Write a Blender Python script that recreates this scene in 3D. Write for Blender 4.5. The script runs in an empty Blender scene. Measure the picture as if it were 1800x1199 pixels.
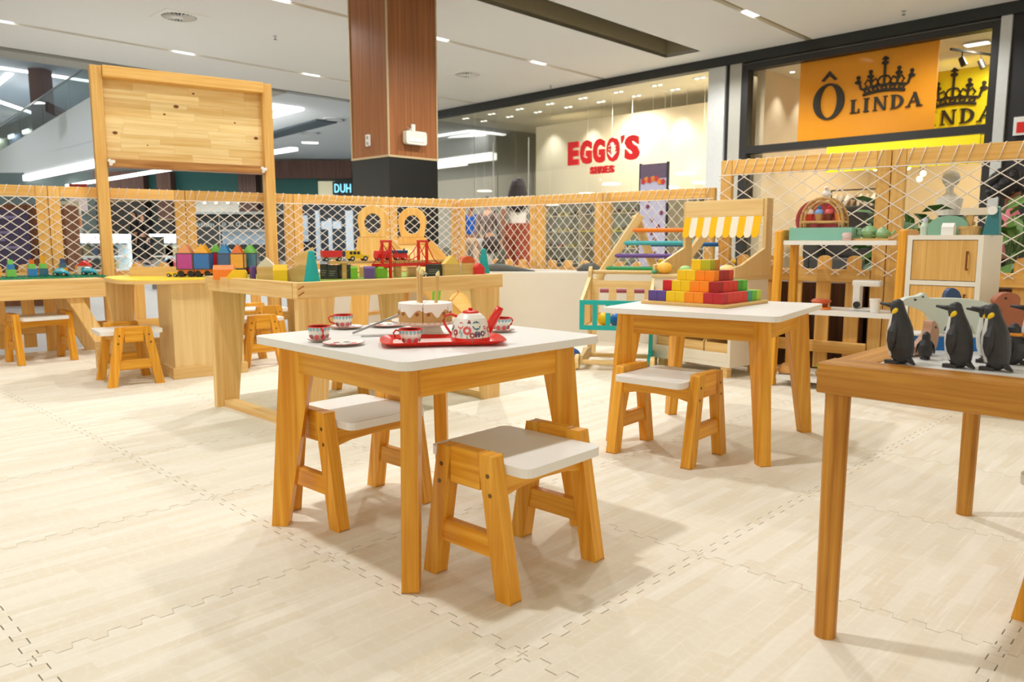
import bpy, math, random
from math import sin, cos, pi, radians, hypot, atan2, sqrt
from mathutils import Vector, Matrix
random.seed(11)
SC = bpy.context.scene
COL = SC.collection

# ------------------------------------------------------------------ camera
cam = bpy.data.cameras.new('camera')
cam.sensor_width = 36.0
cam.sensor_fit = 'HORIZONTAL'
cam.lens = 27.19
cam.clip_end = 300
cam.dof.use_dof = True
cam.dof.focus_distance = 2.2
cam.dof.aperture_fstop = 6.3
co = bpy.data.objects.new('camera', cam)
COL.objects.link(co)
co.location = (0, 0, 0.745)
co.rotation_euler = (pi / 2 - 0.1301, 0, 0)
SC.camera = co

# ------------------------------------------------------------------ world, lights, exposure
W = bpy.data.worlds.new('mall_ambient')
SC.world = W
W.use_nodes = True
W.node_tree.nodes['Background'].inputs[0].default_value = (1.0, 0.92, 0.77, 1)
W.node_tree.nodes['Background'].inputs[1].default_value = 1.75
SC.view_settings.view_transform = 'Standard'
SC.view_settings.look = 'None'
SC.view_settings.exposure = -0.21
SC.view_settings.gamma = 1.0
SC.view_settings.use_curve_mapping = False
if hasattr(SC, 'cycles'):
    SC.cycles.max_bounces = 6
    SC.cycles.diffuse_bounces = 4
    SC.cycles.glossy_bounces = 3
    SC.cycles.transparent_max_bounces = 10


def spot(x, y, power, z=3.8, tx=None, ty=None, size=150, blend=0.6, r=0.09, col=(0.96, 0.98, 1.0)):
    l = bpy.data.lights.new('ceiling_or_fill_spot', 'SPOT')
    l.energy = power
    l.spot_size = radians(size)
    l.spot_blend = blend
    l.shadow_soft_size = r
    l.color = col
    o = bpy.data.objects.new('ceiling_or_fill_spot', l)
    COL.objects.link(o)
    o.location = (x, y, z)
    t = Vector(((x if tx is None else tx) - x, (y if ty is None else ty) - y, -z))
    o.rotation_euler = t.to_track_quat('-Z', 'Y').to_euler()
    return o


KEY = 150
spot(-1.35, 2.15, KEY * 1.7)
spot(0.55, 4.05, KEY)
spot(2.40, 5.90, KEY * 0.6)
spot(-3.15, 0.35, KEY * 0.4)
spot(-1.75, 4.85, KEY * 0.6)
spot(5.4, 10.6, 105)  # fill lamp added to brighten the orange sign, no fitting built
spot(3.0, 13.0, 150)  # added fill in front of the shops, no fitting built
for x, y in ((-5.0, 8.6), (-3.06, 10.6), (-1.0, 12.6), (0.75, 14.3)):
    spot(x, y, 270)
for x, y in ((-0.4, 7.3), (1.4, 9.2), (3.4, 11.2)):
    spot(x, y, 350)
for x, y in ((-9.2, 9.7), (-7.3, 11.6), (-5.4, 13.5), (-3.6, 15.2)):
    spot(x, y, 320, col=(0.95, 0.95, 1))


SHOPA = radians(-46.05)      # direction of the right-hand shop fronts
for x, y, p, z, c in ((2.35, 16.6, 150, 3.6, (1, 0.92, 0.78)), (4.15, 14.8, 150, 3.6, (1, 0.92, 0.78)), (1.6, 19.4, 240, 3.6, (1, 0.94, 0.84)), (6.9, 11.75, 90, 3.5, (1, 0.93, 0.8)), (7.4, 13.2, 300, 3.45, (1, 0.9, 0.74)), (9.2, 12.4, 240, 3.45, (1, 0.9, 0.74)),
                      (-22, 27, 800, 7.2, (0.85, 0.93, 1)), (-17, 22, 800, 7.2, (0.85, 0.93, 1)), (-24, 36, 900, 7.2, (0.85, 0.93, 1)), (-30, 40, 900, 7.2, (0.85, 0.93, 1)),
                      (-8, 22, 420, 3.7, (0.9, 0.95, 1)), (-11, 27, 420, 3.7, (0.9, 0.95, 1)), (-6, 27, 420, 3.7, (0.9, 0.95, 1))):
    spot(x, y, p, z, size=165, col=c, r=0.12)  # fill lamps added to brighten shop interiors and atrium


# ------------------------------------------------------------------ helpers
def lin(c):
    return tuple((v / 12.92 if v <= 0.04045 else ((v + 0.055) / 1.055) ** 2.4) for v in c)


def rgb(r, g, b):
    return lin((r / 255, g / 255, b / 255))


AX = {'x': 0, 'y': 1, 'z': 2}
ID4 = Matrix.Identity(4)


def T(x=0, y=0, z=0):
    return Matrix.Translation((x, y, z))


def R(a, ax='Z'):
    return Matrix.Rotation(a, 4, ax)


class MB:
    def __init__(s):
        s.v = []
        s.f = []
        s.uv = []
        s.sm = []
        s.mi = []

    def add(s, verts, faces, M=None, g='x', smooth=False, m=0):
        b = len(s.v)
        ou, ov = random.uniform(0, 9), random.uniform(0, 9)
        gi = AX[g]
        vs = [Vector(v) for v in verts]
        for fc in faces:
            n = Vector((0, 0, 0))
            p = [vs[i] for i in fc]
            for i in range(len(p)):
                a, c = p[i], p[(i + 1) % len(p)]
                n.x += (a.y - c.y) * (a.z + c.z)
                n.y += (a.z - c.z) * (a.x + c.x)
                n.z += (a.x - c.x) * (a.y + c.y)
            k = max(range(3), key=lambda i: abs(n[i]))
            if k == gi:
                o = [i for i in range(3) if i != gi]
                s.uv += [(q[o[0]] * 0.4 + ou, q[o[1]] + ov) for q in p]
            else:
                o = [i for i in range(3) if i not in (gi, k)][0]
                s.uv += [(q[gi] + ou, q[o] + ov) for q in p]
            s.f.append([i + b for i in fc])
            s.sm.append(smooth)
            s.mi.append(m)
        s.v += [tuple(M @ v) if M is not None else tuple(v) for v in vs]
        return s

    def box(s, x0, x1, y0, y1, z0, z1, M=None, g='x', m=0):
        v = [(x0, y0, z0), (x1, y0, z0), (x1, y1, z0), (x0, y1, z0), (x0, y0, z1), (x1, y0, z1), (x1, y1, z1), (x0, y1, z1)]
        return s.add(v, [(0, 3, 2, 1), (4, 5, 6, 7), (0, 1, 5, 4), (1, 2, 6, 5), (2, 3, 7, 6), (3, 0, 4, 7)], M, g, False, m)

    def cbox(s, c, d, M=None, g='x', m=0):
        return s.box(c[0] - d[0] / 2, c[0] + d[0] / 2, c[1] - d[1] / 2, c[1] + d[1] / 2, c[2] - d[2] / 2, c[2] + d[2] / 2, M, g, m)

    def prism(s, poly, h0, h1, plane='xy', M=None, g='x', m=0, smooth=False, msides=None):
        n = len(poly)

        def P(p, h):
            return (p[0], p[1], h) if plane == 'xy' else ((p[0], h, p[1]) if plane == 'xz' else (h, p[0], p[1]))
        v = [P(p, h0) for p in poly] + [P(p, h1) for p in poly]
        caps = [list(range(n))[::-1], list(range(n, 2 * n))]
        sides = [(i, (i + 1) % n, n + (i + 1) % n, n + i) for i in range(n)]
        if plane == 'xz':
            caps = [c[::-1] for c in caps]
            sides = [c[::-1] for c in sides]
        s.add(v, caps, M, g, False, m)
        return s.add(v, sides, M, g, smooth, m if msides is None else msides)

    def ring(s, outer, inner, h0, h1, plane='xy', M=None, g='x', m=0):
        n = len(outer)

        def P(p, h):
            return (p[0], p[1], h) if plane == 'xy' else ((p[0], h, p[1]) if plane == 'xz' else (h, p[0], p[1]))
        v = [P(p, h) for h in (h0, h1) for q in (outer, inner) for p in q]
        f = []
        for i in range(n):
            j = (i + 1) % n
            f += [(i, n + i, n + j, j), (2 * n + i, 2 * n + j, 3 * n + j, 3 * n + i), (i, j, 2 * n + j, 2 * n + i), (n + i, 3 * n + i, 3 * n + j, n + j)]
        if plane == 'xz':
            f = [c[::-1] for c in f]
        return s.add(v, f, M, g, False, m)

    def beam(s, p0, p1, w, t, M=None, m=0, up=(0, 0, 1), w1=None):
        p0, p1 = Vector(p0), Vector(p1)
        d = p1 - p0
        L = d.length
        x = d.normalized()
        u = Vector(up)
        y = u.cross(x)
        if y.length < 1e-4:
            y = Vector((0, 1, 0)).cross(x)
        y.normalize()
        z = x.cross(y)
        F = Matrix((x, y, z)).transposed().to_4x4()
        F.translation = p0
        w1 = w if w1 is None else w1
        v = [(0, -w / 2, -t / 2), (L, -w1 / 2, -t / 2), (L, w1 / 2, -t / 2), (0, w / 2, -t / 2), (0, -w / 2, t / 2), (L, -w1 / 2, t / 2), (L, w1 / 2, t / 2), (0, w / 2, t / 2)]
        return s.add(v, [(0, 3, 2, 1), (4, 5, 6, 7), (0, 1, 5, 4), (1, 2, 6, 5), (2, 3, 7, 6), (3, 0, 4, 7)], (M or ID4) @ F, 'x', False, m)

    def cyl(s, p0, p1, r0, r1=None, n=14, M=None, m=0, caps=True):
        r1 = r0 if r1 is None else r1
        p0, p1 = Vector(p0), Vector(p1)
        d = p1 - p0
        F = d.to_track_quat('Z', 'Y').to_matrix().to_4x4()
        F.translation = p0
        L = d.length
        v = [(r0 * cos(2 * pi * i / n), r0 * sin(2 * pi * i / n), 0) for i in range(n)] + [(r1 * cos(2 * pi * i / n), r1 * sin(2 * pi * i / n), L) for i in range(n)]
        A = (M or ID4) @ F
        s.add(v, [(i, (i + 1) % n, n + (i + 1) % n, n + i) for i in range(n)], A, 'z', True, m)
        if caps:
            s.add(v, [list(range(n))[::-1], list(range(n, 2 * n))], A, 'z', False, m)
        return s

    def lathe(s, prof, n=24, M=None, m=0, sx=1.0, sy=1.0, ms=None):
        k = len(prof)
        v = []
        for r, z in prof:
            for i in range(n):
                a = 2 * pi * i / n
                v.append((r * sx * cos(a), r * sy * sin(a), z))
        for j in range(k - 1):
            f = [(j * n + i, j * n + (i + 1) % n, (j + 1) * n + (i + 1) % n, (j + 1) * n + i) for i in range(n)]
            s.add(v, f, M, 'z', True, m if ms is None else ms[j])
        if prof[0][0] > 1e-5:
            s.add(v[:n], [list(range(n))[::-1]], M, 'z', False, m if ms is None else ms[0])
        if prof[-1][0] > 1e-5:
            s.add(v[-n:], [list(range(n))], M, 'z', False, m if ms is None else ms[-1])
        return s

    def loft(s, rings, M=None, m=0, cap=True, smooth=True, mf=None):
        n = len(rings[0])
        v = [p for r in rings for p in r]
        for j in range(len(rings) - 1):
            for i in range(n):
                f = (j * n + i, j * n + (i + 1) % n, (j + 1) * n + (i + 1) % n, (j + 1) * n + i)
                s.add([v[q] for q in f], [(0, 1, 2, 3)], M, 'x', smooth, m if mf is None else mf(j, i))
        if cap:
            s.add(rings[0], [list(range(n))[::-1]], M, 'x', smooth, m if mf is None else mf(0, 0))
            s.add(rings[-1], [list(range(n))], M, 'x', smooth, m if mf is None else mf(len(rings) - 2, 0))
        return s

    def tube(s, pts, r, n=6, M=None, m=0, closed=False):
        pts = [Vector(p) for p in pts]
        k = len(pts)
        rings = []
        for i, p in enumerate(pts):
            a = pts[(i - 1) % k] if (closed or i > 0) else p
            b = pts[(i + 1) % k] if (closed or i < k - 1) else p
            q = (b - a).to_track_quat('Z', 'Y')
            rr = r[i] if isinstance(r, (list, tuple)) else r
            rings.append([tuple(p + q @ Vector((rr * cos(2 * pi * j / n), rr * sin(2 * pi * j / n), 0))) for j in range(n)])
        if closed:
            rings.append(rings[0])
        v = [p for q in rings for p in q]
        f = [(j * n + i, j * n + (i + 1) % n, (j + 1) * n + (i + 1) % n, (j + 1) * n + i) for j in range(len(rings) - 1) for i in range(n)]
        if not closed:
            f += [list(range(n))[::-1], list(range(len(v) - n, len(v)))]
        return s.add(v, f, M, 'x', True, m)

    def ball(s, c, r, nu=14, nv=9, M=None, m=0):
        r = (r, r, r) if not isinstance(r, (tuple, list)) else r
        prof = [(max(1e-6, sin(pi * j / nv)), -cos(pi * j / nv)) for j in range(nv + 1)]
        A = (M or ID4) @ T(*c) @ Matrix.Diagonal((r[0], r[1], r[2], 1))
        return s.lathe(prof, nu, A, m)

    def build(s, name, mats, parent=None, bevel=0, loc=None, rz=0.0, seg=2):
        me = bpy.data.meshes.new(name)
        me.from_pydata(s.v, [], s.f)
        uvl = me.uv_layers.new(name='uv')
        flat = [c for q in s.uv for c in q]
        uvl.data.foreach_set('uv', flat)
        me.polygons.foreach_set('use_smooth', s.sm)
        me.polygons.foreach_set('material_index', s.mi)
        for mt in (mats if isinstance(mats, (list, tuple)) else [mats]):
            me.materials.append(mt)
        o = bpy.data.objects.new(name, me)
        COL.objects.link(o)
        if loc is not None:
            o.location = loc
        o.rotation_euler = (0, 0, rz)
        o.parent = parent
        if bevel:
            b = o.modifiers.new('bevel', 'BEVEL')
            b.width = bevel
            b.segments = seg
            b.limit_method = 'ANGLE'
            b.angle_limit = radians(40)
        return o


def tag(o, label=None, cat=None, group=None, kind=None):
    if label:
        o['label'] = label
    if cat:
        o['category'] = cat
    if group:
        o['group'] = group
    if kind:
        o['kind'] = kind
    return o


def thing(name, label, cat, loc=(0, 0, 0), rz=0.0, group=None):
    o = bpy.data.objects.new(name, None)
    COL.objects.link(o)
    o.empty_display_size = 0.1
    o.location = loc
    o.rotation_euler = (0, 0, rz)
    return tag(o, label, cat, group)


def kids(o):
    return [c for c in bpy.data.objects if c.parent == o]


def copy_tree(o, loc, rz, label=None, group=None):
    c = o.copy()
    COL.objects.link(c)
    c.location = loc
    c.rotation_euler = (0, 0, rz)
    tag(c, label, None, group)
    for k in kids(o):
        d = k.copy()
        COL.objects.link(d)
        d.parent = c
        for q in kids(k):
            e = q.copy()
            COL.objects.link(e)
            e.parent = d
    return c


def dup(o, parent=None, loc=None, rz=None):
    c = o.copy()
    COL.objects.link(c)
    c.parent = parent
    if loc is not None:
        c.location = loc
    if rz is not None:
        c.rotation_euler = (0, 0, rz)
    return c


def rrect(x0, x1, y0, y1, r, n=4):
    p = []
    for cx, cy, a0 in ((x1 - r, y1 - r, 0), (x0 + r, y1 - r, pi / 2), (x0 + r, y0 + r, pi), (x1 - r, y0 + r, 1.5 * pi)):
        p += [(cx + r * cos(a0 + pi / 2 * i / n), cy + r * sin(a0 + pi / 2 * i / n)) for i in range(n + 1)]
    return p


def circ(cx, cy, rx, ry=None, n=20, a0=0.0):
    ry = rx if ry is None else ry
    return [(cx + rx * cos(a0 + 2 * pi * i / n), cy + ry * sin(a0 + 2 * pi * i / n)) for i in range(n)]


# ------------------------------------------------------------------ materials
MATS = {}


def nodes(name):
    m = bpy.data.materials.new(name)
    m.use_nodes = True
    nt = m.node_tree
    b = nt.nodes['Principled BSDF']
    return m, nt, b


def plain(name, c, rough=0.5, var=0.06, scale=14.0, metal=0.0, emit=0.0, spec=0.5, bump=0.0, alpha=1.0, trans=0.0):
    """procedural paint / plastic / cloth: base colour with a little noise in it"""
    if name in MATS:
        return MATS[name]
    m, nt, b = nodes(name)
    tc = nt.nodes.new('ShaderNodeTexCoord')
    nz = nt.nodes.new('ShaderNodeTexNoise')
    nz.inputs['Scale'].default_value = scale
    nz.inputs['Detail'].default_value = 3
    nt.links.new(tc.outputs['Object'], nz.inputs['Vector'])
    mx = nt.nodes.new('ShaderNodeMix')
    mx.data_type = 'RGBA'
    mx.inputs['A'].default_value = tuple(min(1, v * (1 - var)) for v in c) + (1,)
    mx.inputs['B'].default_value = tuple(min(1, v * (1 + var)) for v in c) + (1,)
    nt.links.new(nz.outputs['Fac'], mx.inputs['Factor'])
    nt.links.new(mx.outputs['Result'], b.inputs['Base Color'])
    b.inputs['Roughness'].default_value = rough
    b.inputs['Metallic'].default_value = metal
    b.inputs['Specular IOR Level'].default_value = spec
    b.inputs['Alpha'].default_value = alpha
    b.inputs['Transmission Weight'].default_value = trans
    if emit:
        nt.links.new(mx.outputs['Result'], b.inputs['Emission Color'])
        b.inputs['Emission Strength'].default_value = emit
    if bump:
        bp = nt.nodes.new('ShaderNodeBump')
        bp.inputs['Strength'].default_value = bump
        bp.inputs['Distance'].default_value = 0.002
        nt.links.new(nz.outputs['Fac'], bp.inputs['Height'])
        nt.links.new(bp.outputs['Normal'], b.inputs['Normal'])
    MATS[name] = m
    return m


def wood(name, dark, light, rough=0.45, su=2.2, sv=55.0, tint=0.12, bump=0.12, contrast=(0.35, 0.7)):
    """timber: grain stretched along the u direction of each board"""
    if name in MATS:
        return MATS[name]
    m, nt, b = nodes(name)
    uv = nt.nodes.new('ShaderNodeUVMap')
    oi = nt.nodes.new('ShaderNodeObjectInfo')
    ad = nt.nodes.new('ShaderNodeVectorMath')
    ad.operation = 'ADD'
    cb = nt.nodes.new('ShaderNodeCombineXYZ')
    ml = nt.nodes.new('ShaderNodeMath')
    ml.operation = 'MULTIPLY'
    ml.inputs[1].default_value = 17.0
    nt.links.new(oi.outputs['Random'], ml.inputs[0])
    nt.links.new(ml.outputs[0], cb.inputs[0])
    nt.links.new(ml.outputs[0], cb.inputs[1])
    nt.links.new(uv.outputs['UV'], ad.inputs[0])
    nt.links.new(cb.outputs[0], ad.inputs[1])
    mp = nt.nodes.new('ShaderNodeMapping')
    mp.inputs['Scale'].default_value = (su, sv, 1)
    nt.links.new(ad.outputs[0], mp.inputs['Vector'])
    n1 = nt.nodes.new('ShaderNodeTexNoise')
    n1.inputs['Scale'].default_value = 1.0
    n1.inputs['Detail'].default_value = 5
    n1.inputs['Roughness'].default_value = 0.6
    n1.inputs['Distortion'].default_value = 0.35
    nt.links.new(mp.outputs[0], n1.inputs['Vector'])
    rp = nt.nodes.new('ShaderNodeValToRGB')
    rp.color_ramp.elements[0].position = contrast[0]
    rp.color_ramp.elements[0].color = dark + (1,)
    rp.color_ramp.elements[1].position = contrast[1]
    rp.color_ramp.elements[1].color = light + (1,)
    nt.links.new(n1.outputs['Fac'], rp.inputs['Fac'])
    hs = nt.nodes.new('ShaderNodeHueSaturation')
    mr = nt.nodes.new('ShaderNodeMapRange')
    mr.inputs['To Min'].default_value = 1 - tint
    mr.inputs['To Max'].default_value = 1 + tint
    nt.links.new(oi.outputs['Random'], mr.inputs['Value'])
    nt.links.new(mr.outputs[0], hs.inputs['Value'])
    nt.links.new(rp.outputs[0], hs.inputs['Color'])
    nt.links.new(hs.outputs[0], b.inputs['Base Color'])
    b.inputs['Roughness'].default_value = rough
    b.inputs['Specular IOR Level'].default_value = 0.35
    if bump:
        bp = nt.nodes.new('ShaderNodeBump')
        bp.inputs['Strength'].default_value = bump
        bp.inputs['Distance'].default_value = 0.001
        nt.links.new(n1.outputs['Fac'], bp.inputs['Height'])
        nt.links.new(bp.outputs['Normal'], b.inputs['Normal'])
    MATS[name] = m
    return m


def glass(name, tintc=(0.95, 0.98, 0.97), refl=1.0, rough=0.02):
    if name in MATS:
        return MATS[name]
    m = bpy.data.materials.new(name)
    m.use_nodes = True
    nt = m.node_tree
    nt.nodes.clear()
    out = nt.nodes.new('ShaderNodeOutputMaterial')
    tr = nt.nodes.new('ShaderNodeBsdfTransparent')
    tr.inputs[0].default_value = tintc + (1,)
    gl = nt.nodes.new('ShaderNodeBsdfGlossy')
    gl.inputs['Roughness'].default_value = rough
    fr = nt.nodes.new('ShaderNodeFresnel')
    fr.inputs[0].default_value = 1.35
    mu = nt.nodes.new('ShaderNodeMath')
    mu.operation = 'MULTIPLY'
    mu.inputs[1].default_value = refl
    nt.links.new(fr.outputs[0], mu.inputs[0])
    mx = nt.nodes.new('ShaderNodeMixShader')
    nt.links.new(mu.outputs[0], mx.inputs[0])
    nt.links.new(tr.outputs[0], mx.inputs[1])
    nt.links.new(gl.outputs[0], mx.inputs[2])
    nt.links.new(mx.outputs[0], out.inputs[0])
    MATS[name] = m
    return m


def mat_foam():
    m, nt, b = nodes('foam_mat_print')
    uv = nt.nodes.new('ShaderNodeUVMap')
    oi = nt.nodes.new('ShaderNodeObjectInfo')
    ml = nt.nodes.new('ShaderNodeMath')
    ml.operation = 'MULTIPLY'
    ml.inputs[1].default_value = 5.0
    nt.links.new(oi.outputs['Random'], ml.inputs[0])
    cb = nt.nodes.new('ShaderNodeCombineXYZ')
    nt.links.new(ml.outputs[0], cb.inputs[0])
    nt.links.new(ml.outputs[0], cb.inputs[1])
    ad = nt.nodes.new('ShaderNodeVectorMath')
    nt.links.new(uv.outputs['UV'], ad.inputs[0])
    nt.links.new(cb.outputs[0], ad.inputs[1])
    br = nt.nodes.new('ShaderNodeTexBrick')
    br.offset = 0.37
    br.inputs['Scale'].default_value = 1.0
    br.inputs['Brick Width'].default_value = 0.26
    br.inputs['Row Height'].default_value = 0.031
    br.inputs['Mortar Size'].default_value = 0.0
    br.inputs['Color1'].default_value = rgb(240, 233, 217) + (1,)
    br.inputs['Color2'].default_value = rgb(232, 221, 199) + (1,)
    nt.links.new(ad.outputs[0], br.inputs['Vector'])
    mp = nt.nodes.new('ShaderNodeMapping')
    mp.inputs['Scale'].default_value = (3.5, 70, 1)
    nt.links.new(ad.outputs[0], mp.inputs['Vector'])
    n1 = nt.nodes.new('ShaderNodeTexNoise')
    n1.inputs['Scale'].default_value = 1
    n1.inputs['Detail'].default_value = 4
    n1.inputs['Distortion'].default_value = 1.2
    nt.links.new(mp.outputs[0], n1.inputs['Vector'])
    mp2 = nt.nodes.new('ShaderNodeMapping')
    mp2.inputs['Scale'].default_value = (7, 26, 1)
    nt.links.new(ad.outputs[0], mp2.inputs['Vector'])
    wv = nt.nodes.new('ShaderNodeTexWave')
    wv.inputs['Scale'].default_value = 1.4
    wv.inputs['Distortion'].default_value = 9
    wv.inputs['Detail'].default_value = 2
    wv.inputs['Detail Scale'].default_value = 0.6
    nt.links.new(mp2.outputs[0], wv.inputs['Vector'])
    r1 = nt.nodes.new('ShaderNodeValToRGB')
    r1.color_ramp.elements[0].position = 0.55
    r1.color_ramp.elements[0].color = (0, 0, 0, 1)
    r1.color_ramp.elements[1].position = 0.75
    r1.color_ramp.elements[1].color = (1, 1, 1, 1)
    nt.links.new(n1.outputs['Fac'], r1.inputs[0])
    m1 = nt.nodes.new('ShaderNodeMix')
    m1.data_type = 'RGBA'
    m1.inputs['B'].default_value = rgb(246, 240, 226) + (1,)
    nt.links.new(r1.outputs[0], m1.inputs['Factor'])
    nt.links.new(br.outputs['Color'], m1.inputs['A'])
    m2 = nt.nodes.new('ShaderNodeMix')
    m2.data_type = 'RGBA'
    m2.inputs['B'].default_value = rgb(248, 242, 230) + (1,)
    r2 = nt.nodes.new('ShaderNodeValToRGB')
    r2.color_ramp.elements[0].position = 0.86
    r2.color_ramp.elements[0].color = (0, 0, 0, 1)
    r2.color_ramp.elements[1].position = 1.0
    r2.color_ramp.elements[1].color = (0.22, 0.22, 0.22, 1)
    nt.links.new(wv.outputs['Fac'], r2.inputs[0])
    nt.links.new(r2.outputs[0], m2.inputs['Factor'])
    nt.links.new(m1.outputs['Result'], m2.inputs['A'])
    nt.links.new(m2.outputs['Result'], b.inputs['Base Color'])
    b.inputs['Roughness'].default_value = 1.0
    b.inputs['Specular IOR Level'].default_value = 0.3
    bp = nt.nodes.new('ShaderNodeBump')
    bp.inputs['Strength'].default_value = 0.15
    bp.inputs['Distance'].default_value = 0.001
    nt.links.new(n1.outputs['Fac'], bp.inputs['Height'])
    nt.links.new(bp.outputs['Normal'], b.inputs['Normal'])
    return m


FOAM = mat_foam()
HONEY = wood('honey_pine', rgb(212, 138, 26), rgb(240, 180, 64), rough=0.38)
PALE = wood('pale_pine', rgb(222, 176, 104), rgb(240, 208, 146), rough=0.5)
FENCEW = wood('fence_pine', rgb(224, 168, 84), rgb(242, 200, 122), rough=0.55)
OAK = wood('oiled_oak', rgb(160, 98, 22), rgb(214, 154, 62), rough=0.42)
PLY = wood('light_plywood', rgb(226, 190, 126), rgb(240, 212, 154), rough=0.5, su=1.5, sv=40)
BEECH = wood('beech_toy', rgb(200, 158, 92), rgb(226, 188, 124), rough=0.5)
BOARD1 = wood('stave_light', rgb(228, 190, 118), rgb(246, 220, 160), su=1.6, sv=40, contrast=(0.3, 0.6), tint=0.05)
BOARD2 = wood('stave_mid', rgb(218, 176, 102), rgb(242, 212, 148), su=1.6, sv=40, tint=0.05)
BOARD3 = wood('stave_dark', rgb(208, 160, 84), rgb(236, 198, 126), su=1.8, sv=36)
VENEER = wood('column_veneer', rgb(122, 74, 38), rgb(170, 108, 62), su=0.6, sv=60, rough=0.35)
OLDWOOD = wood('rustic_strip', rgb(150, 96, 40), rgb(206, 150, 84), su=3, sv=50)
DOORW = wood('door_veneer', rgb(212, 160, 82), rgb(236, 192, 116), su=2, sv=90)
WHITE = plain('white_laminate', rgb(236, 234, 228), 0.35, 0.015)
WPAINT = plain('white_paint', rgb(228, 222, 208), 0.5, 0.02)
CREAM = plain('cream_wall', rgb(246, 233, 204), 0.7, 0.02, 2)
CEIL = plain('ceiling_plaster', rgb(252, 248, 238), 0.8, 0.015, 0.6)
CEILB = plain('ceiling_cool', rgb(228, 234, 238), 0.8, 0.015, 0.6)
DARK = plain('dark_frame', rgb(38, 36, 34), 0.4, 0.1)
BLACKST = plain('black_granite', rgb(16, 15, 13), 0.3, 0.5, 300)
BLACK = plain('black_plastic', rgb(24, 24, 26), 0.5, 0.1)
GREYP = plain('grey_pillar', rgb(196, 196, 192), 0.6, 0.03)
STEEL = plain('steel', rgb(190, 192, 192), 0.28, 0.03, metal=1.0)
NETM = plain('net_cord', rgb(244, 234, 222), 0.8, 0.03)
TILEF = plain('mall_floor_tile', rgb(152, 150, 144), 0.35, 0.05, 3)
LEDW = plain('led_white', (1, 0.98, 0.95), 0.5, 0.0, emit=6.0)
LEDS = plain('lamp_warm', (1, 0.93, 0.8), 0.5, 0.0, emit=5.0)


def colr(name, r, g, b, rough=0.45, **k):
    return plain(name, rgb(r, g, b), rough, k.pop('var', 0.05), k.pop('scale', 30), **k)


RED = colr('toy_red', 222, 30, 26, 0.35)
YEL = colr('toy_yellow', 244, 200, 10)
ORA = colr('toy_orange', 246, 130, 16)
GRN = colr('toy_green', 124, 190, 40)
DGRN = colr('toy_dark_green', 30, 150, 80)
PUR = colr('toy_purple', 106, 72, 150)
TEAL = colr('toy_teal', 24, 172, 172)
BLU = colr('toy_blue', 24, 112, 190)
NAVY = colr('toy_navy', 36, 66, 110)
SCREW = plain('screw', rgb(120, 92, 50), 0.35, 0.1, metal=0.8)

# ------------------------------------------------------------------ setting: floors
YAW = 0.8036
UX, UY = cos(YAW), sin(YAW)            # along the foam-mat seams, away to the right
VX, VY = sin(YAW), -cos(YAW)           # across, towards the camera's right


def ab(a, b):
    return (a * UX + b * VX, a * UY + b * VY)


fl_o = MB().box(-60, 40, -8, 70, -0.10, -0.016).build('floor', TILEF)
tag(fl_o, 'pale grey polished mall floor around the play area', 'floor', kind='structure')

TS = 0.62


def mat_tile_mesh():
    a, g, hg = 0.0105, 0.0011, 0.0
    N = 10
    prof = [(0.0, 0.0), (0.021, 0.0), (0.0215, a), (0.0465, a)]
    for k in range(N):
        t0 = k / N
        if k:
            prof += [(t0 + 0.0035, a), (t0 + 0.0465, a)]
        prof += [(t0 + 0.0535, -a), (t0 + 0.0965, -a)] if k < N - 1 else [(0.9535, -a), (0.9785, -a), (0.979, 0.0), (1.0, 0.0)]
    h = TS
    bot = [(t * h, d + g) for t, d in prof[:-1]]
    right = [(h + d - g, t * h) for t, d in prof[:-1]]
    top = [(t * h, h + d - g) for t, d in prof[::-1][:-1]]
    left = [(d + g, t * h) for t, d in prof[::-1][:-1]]
    return bot + right + top + left


mp_ = mat_tile_mesh()
tile0 = MB().prism(mp_, -0.012, 0.0, 'xy').build('mat_tile', [FOAM], fl_o)
OX, OY = -0.8576, 1.3027
poly_in = [(-4.2, 4.35), (-0.48, 6.95), (1.35, 5.35), (1.5, 4.7), (2.7, 3.7), (4.2, 2.4), (3.2, 0.2), (-3.0, 0.2)]


def inside(x, y, P):
    c = False
    for i in range(len(P)):
        (x1, y1), (x2, y2) = P[i], P[i - 1]
        if (y1 > y) != (y2 > y) and x < (x2 - x1) * (y - y1) / (y2 - y1) + x1:
            c = not c
    return c


first = True
for i in range(-9, 12):
    for j in range(-6, 13):
        cx = OX + (i + .5) * TS * UX - (j + .5) * TS * UY
        cy = OY + (i + .5) * TS * UY + (j + .5) * TS * UX
        if not inside(cx, cy, poly_in):
            continue
        px = OX + i * TS * UX - j * TS * UY
        py = OY + i * TS * UY + j * TS * UX
        o = tile0 if first else dup(tile0, fl_o)
        first = False
        o.location = (px, py, 0)
        o.rotation_euler = (0, 0, YAW)
base = MB().prism(poly_in, -0.0155, -0.0121).build('mat_underlay', plain('foam_edge', rgb(128, 84, 40), 0.8), fl_o)

# ------------------------------------------------------------------ ceiling
CZ = 3.87


def quad_ab(mb, a0, a1, b0, b1, z0, z1, m=0):
    p = [ab(a0, b0), ab(a1, b0), ab(a1, b1), ab(a0, b1)]
    return mb.prism([p[0], p[3], p[2], p[1]], z0, z1, 'xy', None, 'x', m)


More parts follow.
